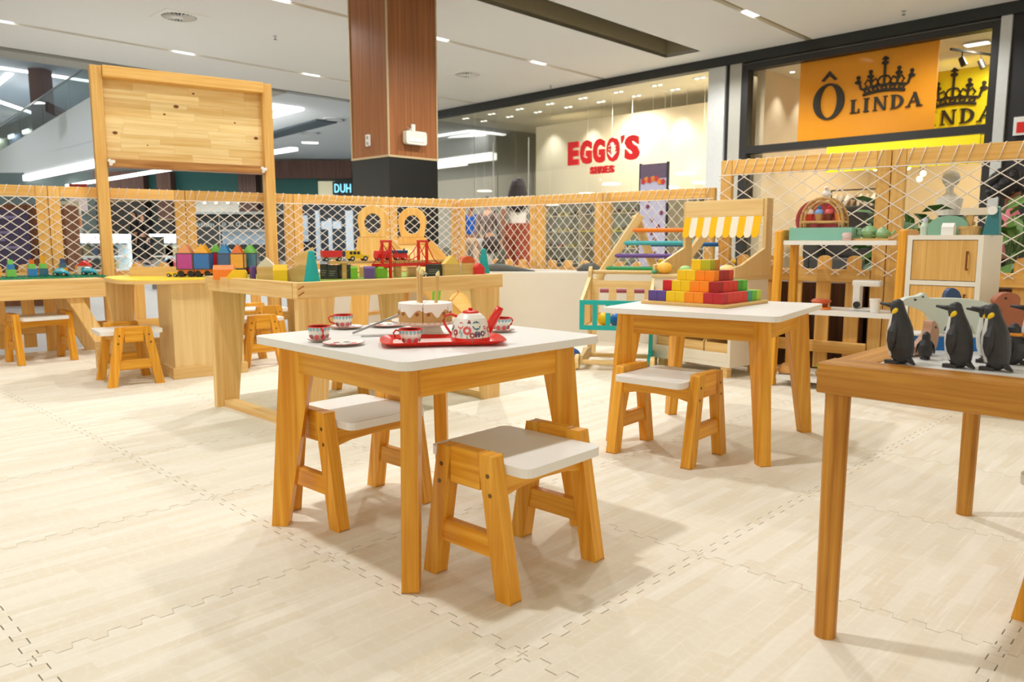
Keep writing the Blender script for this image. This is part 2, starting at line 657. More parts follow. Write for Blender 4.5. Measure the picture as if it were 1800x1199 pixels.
slots = [-2.3, -5.45, -9.6, -13.4]
mb = MB()
edges = [9.0]
for s_ in slots:
    edges += [s_ + 0.06, s_ - 0.06]
edges.append(-15.1)
RA0, RA1, RB0, RB1 = 4.1, 11.85, -7.72, -7.08       # large dark recess
for k in range(0, len(edges), 2):
    b1, b0 = edges[k], edges[k + 1]
    if b0 < RB0 and b1 > RB1:
        quad_ab(mb, -14, 13, RB1, b1, CZ, CZ + 0.05)
        quad_ab(mb, -14, 13, b0, RB0, CZ, CZ + 0.05)
        quad_ab(mb, -14, RA0, RB0, RB1, CZ, CZ + 0.05)
        quad_ab(mb, RA1, 13, RB0, RB1, CZ, CZ + 0.05)
    else:
        quad_ab(mb, -14, 13, b0, b1, CZ, CZ + 0.05)
ceil = mb.build('ceiling', CEIL)
tag(ceil, 'white plaster ceiling with narrow light slots', 'ceiling', kind='structure')
SLOTM = plain('slot_inside', rgb(214, 196, 150), 0.7)
for s_ in slots:
    mb = MB()
    quad_ab(mb, -14, 13, s_ - 0.06, s_ + 0.06, CZ + 0.09, CZ + 0.12)
    quad_ab(mb, -14, 13, s_ - 0.075, s_ - 0.06, CZ + 0.05, CZ + 0.12)
    quad_ab(mb, -14, 13, s_ + 0.06, s_ + 0.075, CZ + 0.05, CZ + 0.12)
    mb.build('light_slot', SLOTM, ceil)
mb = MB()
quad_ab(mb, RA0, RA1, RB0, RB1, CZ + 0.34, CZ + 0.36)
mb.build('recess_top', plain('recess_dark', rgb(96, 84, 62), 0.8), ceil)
mb = MB()
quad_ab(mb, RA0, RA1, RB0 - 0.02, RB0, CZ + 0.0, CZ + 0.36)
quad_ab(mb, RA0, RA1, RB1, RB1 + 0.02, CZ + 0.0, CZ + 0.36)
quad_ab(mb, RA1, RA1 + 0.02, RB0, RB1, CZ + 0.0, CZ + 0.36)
quad_ab(mb, RA0 - 0.02, RA0, RB0, RB1, CZ + 0.0, CZ + 0.36)
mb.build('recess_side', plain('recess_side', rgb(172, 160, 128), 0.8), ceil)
# inner duct louvre in the recess
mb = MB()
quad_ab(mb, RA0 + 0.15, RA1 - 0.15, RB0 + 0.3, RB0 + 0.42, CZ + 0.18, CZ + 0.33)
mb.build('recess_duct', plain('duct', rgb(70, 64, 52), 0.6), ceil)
# shadow gap, its shadow put into near-black colour, and cool-toned ceiling beyond
mb = MB()
quad_ab(mb, -14, 30, -15.42, -15.1, CZ + 0.5, CZ + 0.55)
quad_ab(mb, -14, 30, -15.12, -15.1, CZ + 0.05, CZ + 0.5)
quad_ab(mb, -14, 30, -15.42, -15.4, CZ + 0.05, CZ + 0.5)
mb.build('shadow_gap', plain('gap_dark', rgb(22, 22, 20), 0.9), ceil)
mb = MB()
quad_ab(mb, -14, 9.0, -16.0, -15.4, CZ, CZ + 0.25)
mb.build('trim_1', plain('bulkhead', rgb(196, 194, 182), 0.8), ceil)
mb = MB()
quad_ab(mb, 9.0, 44, -46, -15.4, CZ, CZ + 0.05)
farc = mb.build('ceiling', CEILB)
tag(farc, 'cool white ceiling over the far concourse', 'ceiling', kind='structure')
mb = MB()
quad_ab(mb, 13.0, 44, -15.3, -13.3, CZ, CZ + 0.05)
mb.build('ceiling_strip', CEIL, farc)

HIGH = 7.5
mb = MB()
quad_ab(mb, -30, 60, -80, -15.4, HIGH, HIGH + 0.1)
hc = mb.build('ceiling', plain('atrium_ceiling', rgb(190, 200, 206), 0.8))
tag(hc, 'high pale ceiling above the atrium', 'ceiling', kind='structure')


def ceiling_lamp(x, y, z, label, la=0.34, w=0.09, m=LEDW, rz=YAW, grp='spotlights in the ceiling slots'):
    t = thing('ceiling_light', label, 'ceiling light', (x, y, z), rz, grp)
    MB().box(-la / 2 - 0.02, la / 2 + 0.02, -w / 2 - 0.008, w / 2 + 0.008, 0.0, 0.05).build('housing', WPAINT, t)
    MB().box(-la / 2, la / 2, -w / 2, w / 2, -0.012, 0.0).build('lamp', m, t)
    return t


lampl = [(-7.37, 11.65, 'recessed ceiling lamp at the upper left edge of the picture'),
         (-5.48, 13.54, 'recessed ceiling lamp above the empty wooden board'),
         (-3.62, 15.16, 'recessed ceiling lamp just left of the wood column'),
         (-3.06, 10.66, 'recessed ceiling lamp at the top edge left of the column'),
         (-1.02, 12.58, 'recessed ceiling lamp touching the right side of the column'),
         (0.58, 14.28, 'recessed ceiling lamp above the red shoe shop letters'),
         (3.4, 11.3, 'recessed ceiling lamp beside the black shop fascia at right')]
for x, y, l in lampl:
    # snap to the nearest slot line
    b = x * VX + y * VY
    a = x * UX + y * UY
    b = min(slots, key=lambda q: abs(q - b))
    px, py = ab(a, b)
    ceiling_lamp(px, py, CZ + 0.03, l)


def vent(x, y, label):
    t = thing('air_diffuser', label, 'air vent', (x, y, CZ), YAW)
    MB().ring(rrect(-0.3, 0.3, -0.3, 0.3, 0.02, 4), circ(0, 0, 0.235, n=20, a0=pi / 20), -0.01, -0.001).build('plate', CEIL, t)
    MB().lathe([(0.235, -0.002), (0.001, -0.0015)], 20).build('cavity', plain('vent_dark', rgb(64, 62, 54), 0.8), t)
    blade = MB()
    blade.box(0.05, 0.225, -0.004, 0.004, -0.022, -0.003, R(0.5, 'X'))
    b0 = blade.build('blade', CEIL, t)
    for k in range(1, 24):
        dup(b0, t, None, k * 2 * pi / 24)
    MB().lathe([(0.001, -0.022), (0.05, -0.02), (0.06, -0.002)], 16).build('hub', CEIL, t)
    return t




vent(-4.7, 11.42, 'round swirl air diffuser in the ceiling above the wooden board')
vent(-0.85, 15.28, 'round swirl air diffuser in the ceiling right of the column')
for x, y, l in ((-3.66, 12.46, 'small sprinkler head in the ceiling between board and column'), (0.79, 16.32, 'small sprinkler head in the ceiling above the shoe shop'), (5.39, 11.14, 'small sprinkler head in the ceiling by the black fascia')):
    t = thing('sprinkler', l, 'sprinkler', (x, y, CZ))
    MB().lathe([(0.03, 0), (0.028, -0.008), (0.01, -0.012), (0.009, -0.05)], 10).build('escutcheon', STEEL, t)
    MB().lathe([(0.024, -0.052), (0.024, -0.056)], 10).build('deflector', DARK, t)

# ------------------------------------------------------------------ wood-clad column
cxn, cyn = -1.478, 9.5
t = thing('column', 'tall square wood-clad column with black stone base', 'column', (cxn, cyn, 0), YAW)
CW, CH = 0.765, 1.757
MB().box(0, CW, 0, CW, -0.016, CH - 0.02).build('stone_base', BLACKST, t)
MB().box(0.006, CW - 0.006, 0.003, 0.02, CH, CZ, g='z').build('wood_panel', VENEER, t)
MB().box(0.003, 0.02, 0.02, CW - 0.006, CH, CZ, g='z').build('wood_panel', VENEER, t)
MB().box(0.02, CW, CW - 0.02, CW, CH, CZ, g='z').build('wood_panel', VENEER, t)
MB().box(CW - 0.02, CW, 0.02, CW - 0.02, CH, CZ, g='z').build('wood_panel', VENEER, t)
TRIM = plain('trim_beige', rgb(196, 172, 128), 0.4)
MB().box(-0.008, CW + 0.008, -0.008, CW + 0.008, CH - 0.02, CH + 0.005).build('base_trim', TRIM, t)
MB().box(-0.006, 0.012, -0.006, 0.012, CH, CZ).build('corner_trim', TRIM, t)
MB().box(CW - 0.012, CW + 0.006, -0.006, 0.012, CH, CZ).build('corner_trim', TRIM, t)
MB().box(-0.006, 0.012, CW - 0.012, CW + 0.006, CH, CZ).build('corner_trim', TRIM, t)
# emergency light on the right-hand face, socket on the left-hand face
e = thing('emergency_light', 'white emergency light box mounted on the column', 'emergency light', (cxn + 0.36 * UX, cyn + 0.36 * UY, 1.98), YAW)
MB().prism(rrect(-0.16, 0.16, -0.08, 0.08, 0.03), -0.09, -0.02, 'xz').build('body', WPAINT, e, 0.006)
MB().box(-0.12, 0.12, -0.096, -0.09, -0.05, -0.005).build('diffuser', WHITE, e, 0.003)
MB().box(-0.025, 0.03, -0.03, 0.0, 0.08, 0.17).build('junction_box', WPAINT, e, 0.004)
MB().tube([(-0.07, -0.03, 0.07), (-0.085, -0.03, 0.12), (-0.05, -0.02, 0.10), (0.0, -0.02, 0.12)], 0.008).build('cable', WPAINT, e)
w = thing('power_outlet', 'white double power outlet on the column left face', 'outlet', (cxn, cyn, 2.0), YAW)
w.location = (cxn - 0.41 * UY, cyn + 0.41 * UX, 1.96)
MB().prism(rrect(-0.04, 0.04, -0.07, 0.07, 0.01), -0.014, 0.003, 'yz').build('plate', WHITE, w)
MB().cyl((-0.02, 0, -0.035), (-0.016, 0, -0.035), 0.022, n=10).cyl((-0.02, 0, 0.035), (-0.016, 0, 0.035), 0.022, n=10).build('socket', plain('socket_grey', rgb(170, 164, 150), 0.5), w)

# ------------------------------------------------------------------ atrium parapet (far upper floor)
mb = MB()
P = [ab(9.0, -17.2), ab(9.0, -52)]
v = [(P[0][0], P[0][1], 3.36), (P[1][0], P[1][1], 3.2), (P[1][0], P[1][1], 3.46), (P[0][0], P[0][1], 6.02)]
d_ = Vector((UX * 0.3, UY * 0.3, 0))
v2 = [tuple(Vector(q) + d_) for q in v]
mb.add(v + v2, [(0, 1, 2, 3), (7, 6, 5, 4), (0, 4, 5, 1), (1, 5, 6, 2), (2, 6, 7, 3), (3, 7, 4, 0)])
par = mb.build('wall_parapet', plain('parapet_white', rgb(206, 210, 210), 0.5, 0.02, 1))
tag(par, 'white sloping upper floor parapet across the atrium', 'wall', kind='structure')
led = MB()
for dz, w_ in ((-0.12, 0.2), (-0.42, 0.07)):
    p0 = Vector((P[0][0], P[0][1], 3.36 + dz)) + d_ * (0.2 if dz > -0.2 else 4.0)
    p1 = Vector((P[1][0], P[1][1], 3.2 + dz)) + d_ * (0.2 if dz > -0.2 else 4.0)
    led.beam(p0, p1, 0.2, w_)
led.build('led_strip', LEDW, par)
for k in range(9):
    b0, b1 = -17.5 - k * 3.05, -17.5 - (k + 1) * 3.05 + 0.04
    f0, f1 = (-15.4 - b0) / 30.6, (-15.4 - b1) / 30.6
    q0, q1 = ab(9.1, b0), ab(9.1, b1)
    z0, z1 = 6.15 - 2.25 * f0, 6.15 - 2.25 * f1
    g = MB()
    n_ = Vector((UX, UY, 0)) * 0.02
    vv = [(q0[0], q0[1], z0), (q1[0], q1[1], z1), (q1[0], q1[1], z1 + 1.05), (q0[0], q0[1], z0 + 1.05)]
    g.add(vv + [tuple(Vector(q) + n_) for q in vv], [(0, 1, 2, 3), (7, 6, 5, 4), (0, 4, 5, 1), (1, 5, 6, 2), (2, 6, 7, 3), (3, 7, 4, 0)])
    g.build('glass_pane', glass('rail_glass', (0.78, 0.86, 0.86), 0.6), par)
rail = MB().beam(ab(9.1, -17.2) + (7.07,), ab(9.1, -46) + (4.95,), 0.05, 0.05)
rail.build('handrail', STEEL, par)
# upper floor back wall with lit shop strips, purple sign and column
bw = MB()
quad_ab(bw, 13.0, 13.3, -70, -47, 3.9, 7.35)
bw = bw.build('wall_upper', plain('upper_wall', rgb(104, 110, 96), 0.7, 0.3, 0.7))
tag(bw, 'dim upper floor shop fronts beyond the parapet', 'wall', kind='structure')
for k in range(7):
    mb = MB()
    quad_ab(mb, 12.9, 12.99, -50.2 - k * 2.9, -48 - k * 2.9, 4.4, 6.7)
    mb.build('shop_window', plain('upper_shop_%d' % (k % 3), [(0.62, 0.62, 0.5), (0.3, 0.4, 0.55), (0.5, 0.55, 0.4)][k % 3], 0.5, 0.5, 2.5, emit=0.7), bw)
    mb = MB()
    quad_ab(mb, 12.7, 12.8, -49.6 - k * 2.9, -48.6 - k * 2.9, 6.5, 6.7)
    mb.build('shop_lamp', LEDW, bw)
cl = MB().box(-19.2, -18.6, 31.8, 32.4, 3.87, HIGH, g='z').build('upper_column', plain('mauve_column', rgb(120, 98, 96), 0.6, 0.06, 3))
tag(cl, 'mauve brown square column on the upper floor', 'column')
sg = thing('hanging_sign', 'brown hanging wayfinding sign under the upper ceiling', 'sign', (-21.0, 30.6, 5.95))
MB().box(-1.0, 1.0, -0.05, 0.05, -0.19, 0.19, R(-0.1, 'Y')).build('panel', plain('sign_brown', rgb(92, 66, 62), 0.6, 0.06), sg)
MB().cyl((-0.7, 0, 0.2), (-0.7, 0, 1.5), 0.015, n=6).build('hanger', STEEL, sg)
MB().cyl((0.7, 0, 0.15), (0.7, 0, 1.5), 0.015, n=6).build('hanger', STEEL, sg)
mb = MB()
for k, wd in enumerate((1.1, 0.8, 1.2)):
    mb.box(-0.8, -0.8 + wd, -0.06, -0.05, 0.08 - k * 0.1, 0.11 - k * 0.1, R(-0.1, 'Y'))
mb.build('lettering', plain('sign_text', rgb(170, 140, 136), 0.6), sg)
ex = thing('exit_sign', 'green lit exit sign at the far left edge', 'exit sign', (-16.25, 24.6, 6.0))
MB().box(-0.2, 0.13, -0.04, 0.04, -0.14, 0.14).build('lit_face', plain('exit_green', (0.02, 0.75, 0.25), 0.5, 0.0, emit=1.6), ex)
MB().box(-0.215, 0.145, 0.0, 0.05, -0.155, 0.155).build('case', WPAINT, ex)
MB().cyl((-0.1, 0, 0.14), (-0.1, 0, 1.5), 0.01, n=6).build('hanger', STEEL, ex)


def led_line(pts, z, w_, label, h=0.04):
    m_ = MB()
    for q in range(len(pts) - 1):
        m_.beam(pts[q] + (z,), pts[q + 1] + (z,), w_, h)
    return tag(m_.build('led_line', LEDW), label, 'light strip')


led_line([(-20.92, 30.77), (-17.67, 34.78)], HIGH - 0.03, 0.28, 'long straight light strip on the atrium ceiling')
led_line([(-23.96, 36.59), (-20.46, 32.7)], HIGH - 0.03, 0.2, 'short slanting light strip behind the green exit sign')
led_line([(-20.54, 31.02), (-21.3, 36.52)], HIGH - 1.22, 0.26, 'slanting light strip running down to the mauve column')
led_line([(-5.95, 18.15), (-5.05, 19.07), (-6.92, 21.03)], CZ - 0.025, 0.16, 'pointed light outline on the ceiling right of the board')
mb = MB()
p_ = [(-6.1, 18.6), (-5.56, 18.99), (-6.54, 19.91)]
mb.prism([p_[0], p_[2], p_[1]], CZ - 0.03, CZ - 0.01)
tag(mb.build('ceiling_light', LEDW), 'glowing triangular ceiling light inside the pointed light outline', 'ceiling light')
mb = MB()
p_ = [(-8.03, 24.34), (-5.1, 20.73), (-4.65, 21.12), (-8.55, 25.89)]
mb.prism(p_[::-1], CZ - 0.05, CZ - 0.01)
mb.build('dark_slot', plain('far_slot', rgb(84, 96, 104), 0.7), farc)
for (x, y, l) in ((-6.52, 25.59, 'small bright lamp on the far cool ceiling'), (-8.41, 28.0, 'faint lamp on the far ceiling next to the board')):
    px, py = x, y
    ceiling_lamp(px, py, CZ - 0.015, l, 0.5, 0.3, LEDW, 0.2, None)
for (x, y, l) in ((-5.9, 23.2, 'flat round speaker in the far ceiling above the small lamp'), (-4.62, 20.73, 'flat round speaker in the far ceiling beside the dark slot')):
    px, py = x, y
    q = thing('ceiling_speaker', l, 'speaker', (px, py, CZ))
    MB().lathe([(0.28, 0.0), (0.27, -0.03), (0.22, -0.03), (0.2, -0.02), (0.001, -0.02)], 20).build('grille', plain('spk', rgb(176, 186, 190), 0.7), q)
    MB().lathe([(0.3, 0.0), (0.3, -0.012), (0.27, -0.03)], 20).build('rim', CEILB, q)

# ------------------------------------------------------------------ right-hand shop fronts
SA = (-1.92, 19.67, 0)


def SH(mb, name, mats, parent=None, **k):
    if parent is None:
        return mb.build(name, mats, None, loc=SA, rz=SHOPA, **k)
    return mb.build(name, mats, parent, **k)


def shop_thing(name, label, cat, s=0, d=0, z=0, rz=0.0, group=None):
    c_, s_ = cos(SHOPA), sin(SHOPA)
    return thing(name, label, cat, (SA[0] + s * c_ - d * s_, SA[1] + s * s_ + d * c_, z), SHOPA + rz, group)


hd = SH(MB().box(-0.6, 13.6, -0.08, 0.12, 3.71, CZ), 'trim_1', plain('fascia_black', rgb(30, 32, 28), 0.4, 0.2))
tag(hd, 'long black fascia above the shop fronts', 'trim', kind='structure')
PILM = GREYP
for k, (s0, s1, mt, lb) in enumerate(((7.78, 8.11, plain('pillar_light', rgb(206, 206, 200), 0.6), 'light grey'), (8.2, 8.42, plain('pillar_mid', rgb(176, 172, 158), 0.6), 'mid grey'), (12.25, 12.38, plain('pillar_light', (1, 1, 1)), 'pale'))):
    o = SH(MB().box(s0, s1, -0.05, 0.25, -0.016, 3.71), 'wall_pillar', mt)
    tag(o, lb + ' pillar between the shop fronts', 'pillar', kind='structure')
o = SH(MB().box(8.11, 8.2, 0.0, 0.25, -0.016, 3.71), 'trim_2', DARK)
tag(o, 'dark joint between two shop pillars', 'trim', kind='structure')
o = SH(MB().box(8.42, 12.3, 0.06, 0.2, 3.71 - 0.03, 3.71), 'trim_3', WPAINT)
tag(o, 'pale band above the yellow shop window', 'trim', kind='structure')
o = SH(MB().box(12.38, 15, 0.0, 0.2, -0.016, 3.71), 'wall_right', plain('dark_cladding', rgb(34, 32, 34), 0.5, 0.15))
tag(o, 'dark shop wall at the right edge', 'wall', kind='structure')
t = shop_thing('wall_sign', 'small red and white sign on the dark wall at right edge', 'sign', 12.62, -0.02, 2.25)
MB().box(-0.13, 0.3, -0.03, 0.0, -0.12, 0.12).build('panel', WHITE, t)
MB().box(-0.09, 0.26, -0.035, -0.03, -0.09, 0.05).build('red_field', RED, t)

# --- shoe shop interior shell
eg = SH(MB().box(-0.3, 8.1, 6.4, 6.6, -0.016, 3.72), 'wall_back', CREAM)
tag(eg, 'cream back wall of the shoe shop', 'wall', kind='structure')
o = SH(MB().box(2.0, 8.1, 1.55, 1.7, 1.75, 3.46), 'wall_bulkhead', CREAM)
tag(o, 'cream bulkhead wall behind the red shop letters', 'wall', kind='structure')
o = SH(MB().box(-0.4, -0.2, 0.1, 6.5, -0.016, 3.72), 'wall_left', plain('shop_grey', rgb(130, 128, 116), 0.6))
tag(o, 'grey side wall of the shoe shop', 'wall', kind='structure')
o = SH(MB().box(7.9, 8.1, 0.25, 6.5, -0.016, 3.72), 'wall_right', CREAM)
tag(o, 'cream partition between the two shops', 'wall', kind='structure')
o = SH(MB().box(-0.4, 8.1, 0.12, 6.6, 3.72, 3.8), 'ceiling', plain('shop_ceiling', rgb(236, 226, 200), 0.7))
tag(o, 'shoe shop ceiling', 'ceiling', kind='structure')
for k in range(8):
    for j in range(2):
        q = shop_thing('downlight', '%s paired downlight from left in the %s row of the shoe shop' % (['first', 'second', 'third', 'fourth', 'fifth', 'sixth', 'seventh', 'eighth'][k], ['front', 'back'][j]), 'ceiling light', 0.6 + k * 0.95, 0.5 + j * 0.6, 3.72, 0, 'paired downlights of the shoe shop')
        MB().box(-0.13, 0.13, -0.05, 0.05, -0.012, 0.0).build('plate', WHITE, q)
        MB().lathe([(0.035, -0.02), (0.035, -0.012)], 10, T(-0.065)).lathe([(0.035, -0.02), (0.035, -0.012)], 10, T(0.065)).build('lens', LEDS, q)
# wall-washing scallops come from real lamps
for k in range(5):
    c_, s_ = cos(SHOPA), sin(SHOPA)
    s, d = 2.6 + k * 1.2, 1.2
    spot(SA[0] + s * c_ - d * s_, SA[1] + s * s_ + d * c_, 70, 3.62, SA[0] + s * c_ - (d + 0.25) * s_, SA[1] + s * s_ + (d + 0.25) * c_, size=80, blend=0.8, r=0.03)
# glazing
gz = shop_thing('shop_window', 'tall frameless glass front of the shoe shop', 'shop window')
GL = glass('shop_glass', (0.97, 0.98, 0.96), 0.5)
for s0, s1 in ((0.05, 1.47), (1.49, 2.85), (2.87, 5.3), (5.32, 7.76)):
    MB().box(s0, s1, 0.0, 0.02, 0.0, 3.71).build('glass_pane', GL, gz)
for s0 in (2.2, 3.34):
    MB().cyl((s0, -0.05, 0.9), (s0, -0.05, 2.95), 0.014, n=8).cyl((s0, -0.05, 2.85), (s0 - 0.06, 0.0, 2.85), 0.01, n=6).build('door_handle', STEEL, gz)


def text_obj(name, s, mat, parent, x0, x1, z0, z1, y=0.0, ext=0.02, bold=0.0):
    cu = bpy.data.curves.new('t', 'FONT')
    cu.body = s
    cu.offset = bold
    cu.resolution_u = 3
    tmp = bpy.data.objects.new('t', cu)
    COL.objects.link(tmp)
    dg = bpy.context.evaluated_depsgraph_get()
    me = bpy.data.meshes.new_from_object(tmp.evaluated_get(dg))
    bpy.data.objects.remove(tmp)
    xs = [v.co.x for v in me.vertices]
    ys = [v.co.y for v in me.vertices]
    ax, bx, ay, by = min(xs), max(xs), min(ys), max(ys)
    m = MB()
    vs = [(x0 + (v.co.x - ax) / (bx - ax) * (x1 - x0), 0, z0 + (v.co.y - ay) / (by - ay) * (z1 - z0)) for v in me.vertices]
    fr = [(p[0], y - ext, p[2]) for p in vs]
    bk = [(p[0], y, p[2]) for p in vs]
    fs = [tuple(p.vertices) for p in me.polygons]
    m.add(fr, fs)
    m.add(bk, [f[::-1] for f in fs])
    from collections import Counter
    ec = Counter()
    for f in fs:
        for i in range(len(f)):
            a, b = f[i], f[(i + 1) % len(f)]
            ec[(min(a, b), max(a, b))] += 1
    n = len(vs)
    sd = []
    for f in fs:
        for i in range(len(f)):
            a, b = f[i], f[(i + 1) % len(f)]
            if ec[(min(a, b), max(a, b))] == 1:
                sd.append((a, n + a, n + b, b))
    m.add(fr + bk, sd)
    bpy.data.meshes.remove(me)
    return m.build(name, mat, parent)


SIGNR = plain('sign_red', rgb(206, 16, 22), 0.35, 0.05)
sg = shop_thing('shop_sign', 'red raised shoe shop lettering on the glass front', 'sign')
xs = [(4.50, 4.78, 'E'), (4.83, 5.12, 'G'), (5.17, 5.46, 'G'), (5.52, 5.83, 'O'), (5.86, 5.94, "'"), (5.97, 6.31, 'S')]
for k, (x0, x1, ch) in enumerate(xs):
    z0, z1 = 2.27, 2.74
    if ch == "'":
        MB().prism([(x0, 2.74), (x1, 2.76), (x1 - 0.01, 2.68), (x0 + 0.02, 2.60)], -0.06, -0.02, 'xz').build('letter', SIGNR, sg)
    else:
        text_obj('letter', ch, SIGNR, sg, x0, x1, z0, z1, -0.02, 0.05, 0.055)
for k, ch in enumerate('SHOES'):
    text_obj('letter', ch, SIGNR, sg, 5.10 + k * 0.124, 5.21 + k * 0.124, 2.06, 2.205, -0.02, 0.05, 0.05)
WSTR = plain('letter_white', rgb(240, 228, 220), 0.5)
m = MB()
m.prism(circ(5.675, 2.60, 0.05, 0.045, 10), -0.078, -0.071, 'xz')
m.box(5.665, 5.685, -0.078, -0.071, 2.36, 2.6)
m.prism([(5.57, 2.47), (5.675, 2.38), (5.78, 2.47), (5.78, 2.44), (5.675, 2.34), (5.57, 2.44)], -0.078, -0.071, 'xz')
for dx in (-0.09, 0.06):
    m.box(5.675 + dx, 5.675 + dx + 0.03, -0.078, -0.071, 2.50, 2.52)
    m.box(5.675 + dx, 5.675 + dx + 0.03, -0.078, -0.071, 2.56, 2.58)
m.build('letter_ornament', WSTR, sg)

# made-up glowing discs hung to imitate lamp reflections in the shoe shop glass
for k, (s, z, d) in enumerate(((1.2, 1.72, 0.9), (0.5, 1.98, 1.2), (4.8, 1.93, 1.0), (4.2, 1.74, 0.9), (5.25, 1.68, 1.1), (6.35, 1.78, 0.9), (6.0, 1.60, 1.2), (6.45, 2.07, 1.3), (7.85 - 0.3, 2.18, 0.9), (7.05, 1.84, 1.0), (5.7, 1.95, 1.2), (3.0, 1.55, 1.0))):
    q = shop_thing('reflection_disc', 'flat round disc imitating a lamp reflection, %s, inside the shoe shop' % ['left of the dark haired woman', 'lowest at far left by the column', 'highest below the red letters', 'low below the first red letter', 'low below the small red word', 'left of the banner', 'lowest left of the banner', 'upper right beside the banner top', 'at the right glass edge', 'right behind the banner', 'just below the small red word', 'directly right of the dark haired woman'][k], 'reflection disc', s, d, z, 0, 'round discs imitating reflections in the shoe shop glass')
    MB().lathe([(0.001, 0.03), (0.17, 0.025), (0.2, 0.0), (0.19, -0.012), (0.001, -0.014)], 20).build('glow_disc', plain('reflection_glow', (1, 0.97, 0.9), 0.5, 0.0, emit=1.6), q)
    MB().cyl((0, 0, 0.03), (0, 0, 3.72 - z), 0.004, n=5).build('cord', WPAINT, q)  # made-up cord that holds the reflection disc
# lower display shelving with shoes, seen through the net
SHOEC = [(0.6, 0.05, 0.04), (0.7, 0.6, 0.12), (0.05, 0.06, 0.08), (0.75, 0.72, 0.66), (0.12, 0.2, 0.4), (0.7, 0.4, 0.35), (0.25, 0.12, 0.06), (0.6, 0.62, 0.2)]
SHOEM = [plain('shoe_%d' % k, c, 0.5, 0.1) for k, c in enumerate(SHOEC)]


def shoe_mesh(M=None):
    m = MB()
    rings = []
    for x, w, z0, h in ((-0.13, 0.028, 0.0, 0.075), (-0.11, 0.04, 0.0, 0.10), (-0.05, 0.042, 0.0, 0.098), (0.0, 0.043, 0.0, 0.075), (0.06, 0.05, 0.0, 0.055), (0.12, 0.046, 0.0, 0.045), (0.15, 0.025, 0.002, 0.03)):
        rings.append([(x, w * cos(a), z0 + h * (0.5 + 0.5 * sin(a))) for a in [2 * pi * i / 8 + pi / 8 for i in range(8)]])
    return m.loft(rings, M)


SHELFM = plain('shop_shelf', rgb(226, 214, 190), 0.5)
YELLSH = plain('shelf_yellow', rgb(232, 230, 90), 0.5)
NM = ['red', 'mustard', 'black', 'white', 'navy', 'pink', 'brown', 'olive']
for u, (s, d, w, lab) in enumerate(((1.9, 2.6, 1.5, 'shoe display shelf left of the walking woman'), (4.2, 1.9, 2.2, 'shoe display shelf with a yellow edge behind the net'), (6.8, 2.3, 1.6, 'shoe display shelf beside the lilac banner'))):
    q = shop_thing('display_shelf', lab, 'shelf', s, d, -0.016)
    for x in (-w / 2, w / 2 - 0.04):
        MB().box(x, x + 0.04, 0, 0.4, 0, 1.75).build('side_panel', SHELFM, q)
    for j, z in enumerate((0.15, 0.55, 0.95, 1.35, 1.72)):
        MB().box(-w / 2 + 0.04, w / 2 - 0.04, 0.02, 0.38, z, z + 0.03).build('shelf_board', SHELFM if not (u == 1 and j == 2) else YELLSH, q)
    MB().box(-w / 2, w / 2, 0.4, 0.42, 0, 1.75).build('back_panel', plain('shelf_back', rgb(206, 210, 200), 0.6, 0.12, 3), q)
    n = int((w - 0.24) / 0.22)
    pr = {}
    for j, z in enumerate((0.18, 0.58, 0.98, 1.38)):
        for i in range(n):
            c = random.randrange(8)
            cc, ss = cos(SHOPA), sin(SHOPA)
            ls, ld = s - w / 2 + 0.16 + i * 0.22, d + 0.17
            loc = (SA[0] + ls * cc - ld * ss, SA[1] + ls * ss + ld * cc, z - 0.016)
            if c not in MATS.setdefault('_shoes', {}):
                o = shoe_mesh().build('shoe', SHOEM[c])
                MATS['_shoes'][c] = o
            else:
                o = dup(MATS['_shoes'][c])
            o.location = loc
            o.rotation_euler = (0, 0, SHOPA - pi / 2 + 0.2)
            tag(o, '%s shoe, %s row up, %s from left on the %s' % (NM[c], ['first', 'second', 'third', 'fourth'][j], ['first', 'second', 'third', 'fourth', 'fifth', 'sixth', 'seventh', 'eighth', 'ninth'][i], ['left shoe shelf', 'yellow-edged shoe shelf', 'shoe shelf by the banner'][u]), 'shoe', 'shoes on the shoe shop shelves')

# lilac flower banner in front of the shoe shop
bn = shop_thing('banner', 'lilac standing banner printed with autumn flowers', 'banner', 7.03, -0.55, -0.016)
MB().box(-0.29, 0.29, -0.02, 0.02, 0.06, 2.12).build('panel', plain('banner_lilac', rgb(176, 172, 190), 0.5, 0.03), bn)
MB().box(-0.31, -0.29, -0.03, 0.03, 0.0, 2.14).build('edge', DARK, bn)
MB().box(0.29, 0.31, -0.03, 0.03, 0.0, 2.14).build('edge', DARK, bn)
MB().box(-0.32, 0.32, -0.2, 0.2, 0.0, 0.06).build('foot', DARK, bn)
MB().box(-0.29, 0.29, -0.024, -0.02, 1.86, 2.12).build('top_field', plain('banner_plum', rgb(92, 74, 92), 0.5, 0.1), bn)
FC = [plain('fl_red', rgb(190, 44, 44)), plain('fl_orange', rgb(220, 130, 40)), plain('fl_plum', rgb(120, 40, 66))]
random.seed(3)
spots_ = [(-0.22 + i * 0.072, 1.84 + random.uniform(-0.05, 0.05), 0.045, i % 2) for i in range(7)] + [(random.uniform(-0.2, 0.2), 1.6 - k * 0.12, 0.035, 2) for k in range(11)]
for x, z, r, c in spots_:
    m = MB()
    for k in range(5):
        a = 2 * pi * k / 5
        m.prism(circ(x + r * 0.7 * cos(a), z + r * 0.7 * sin(a), r * 0.55, n=7), -0.0262, -0.0245, 'xz')
    m.build('printed_flower', FC[c], bn)
random.seed(11)

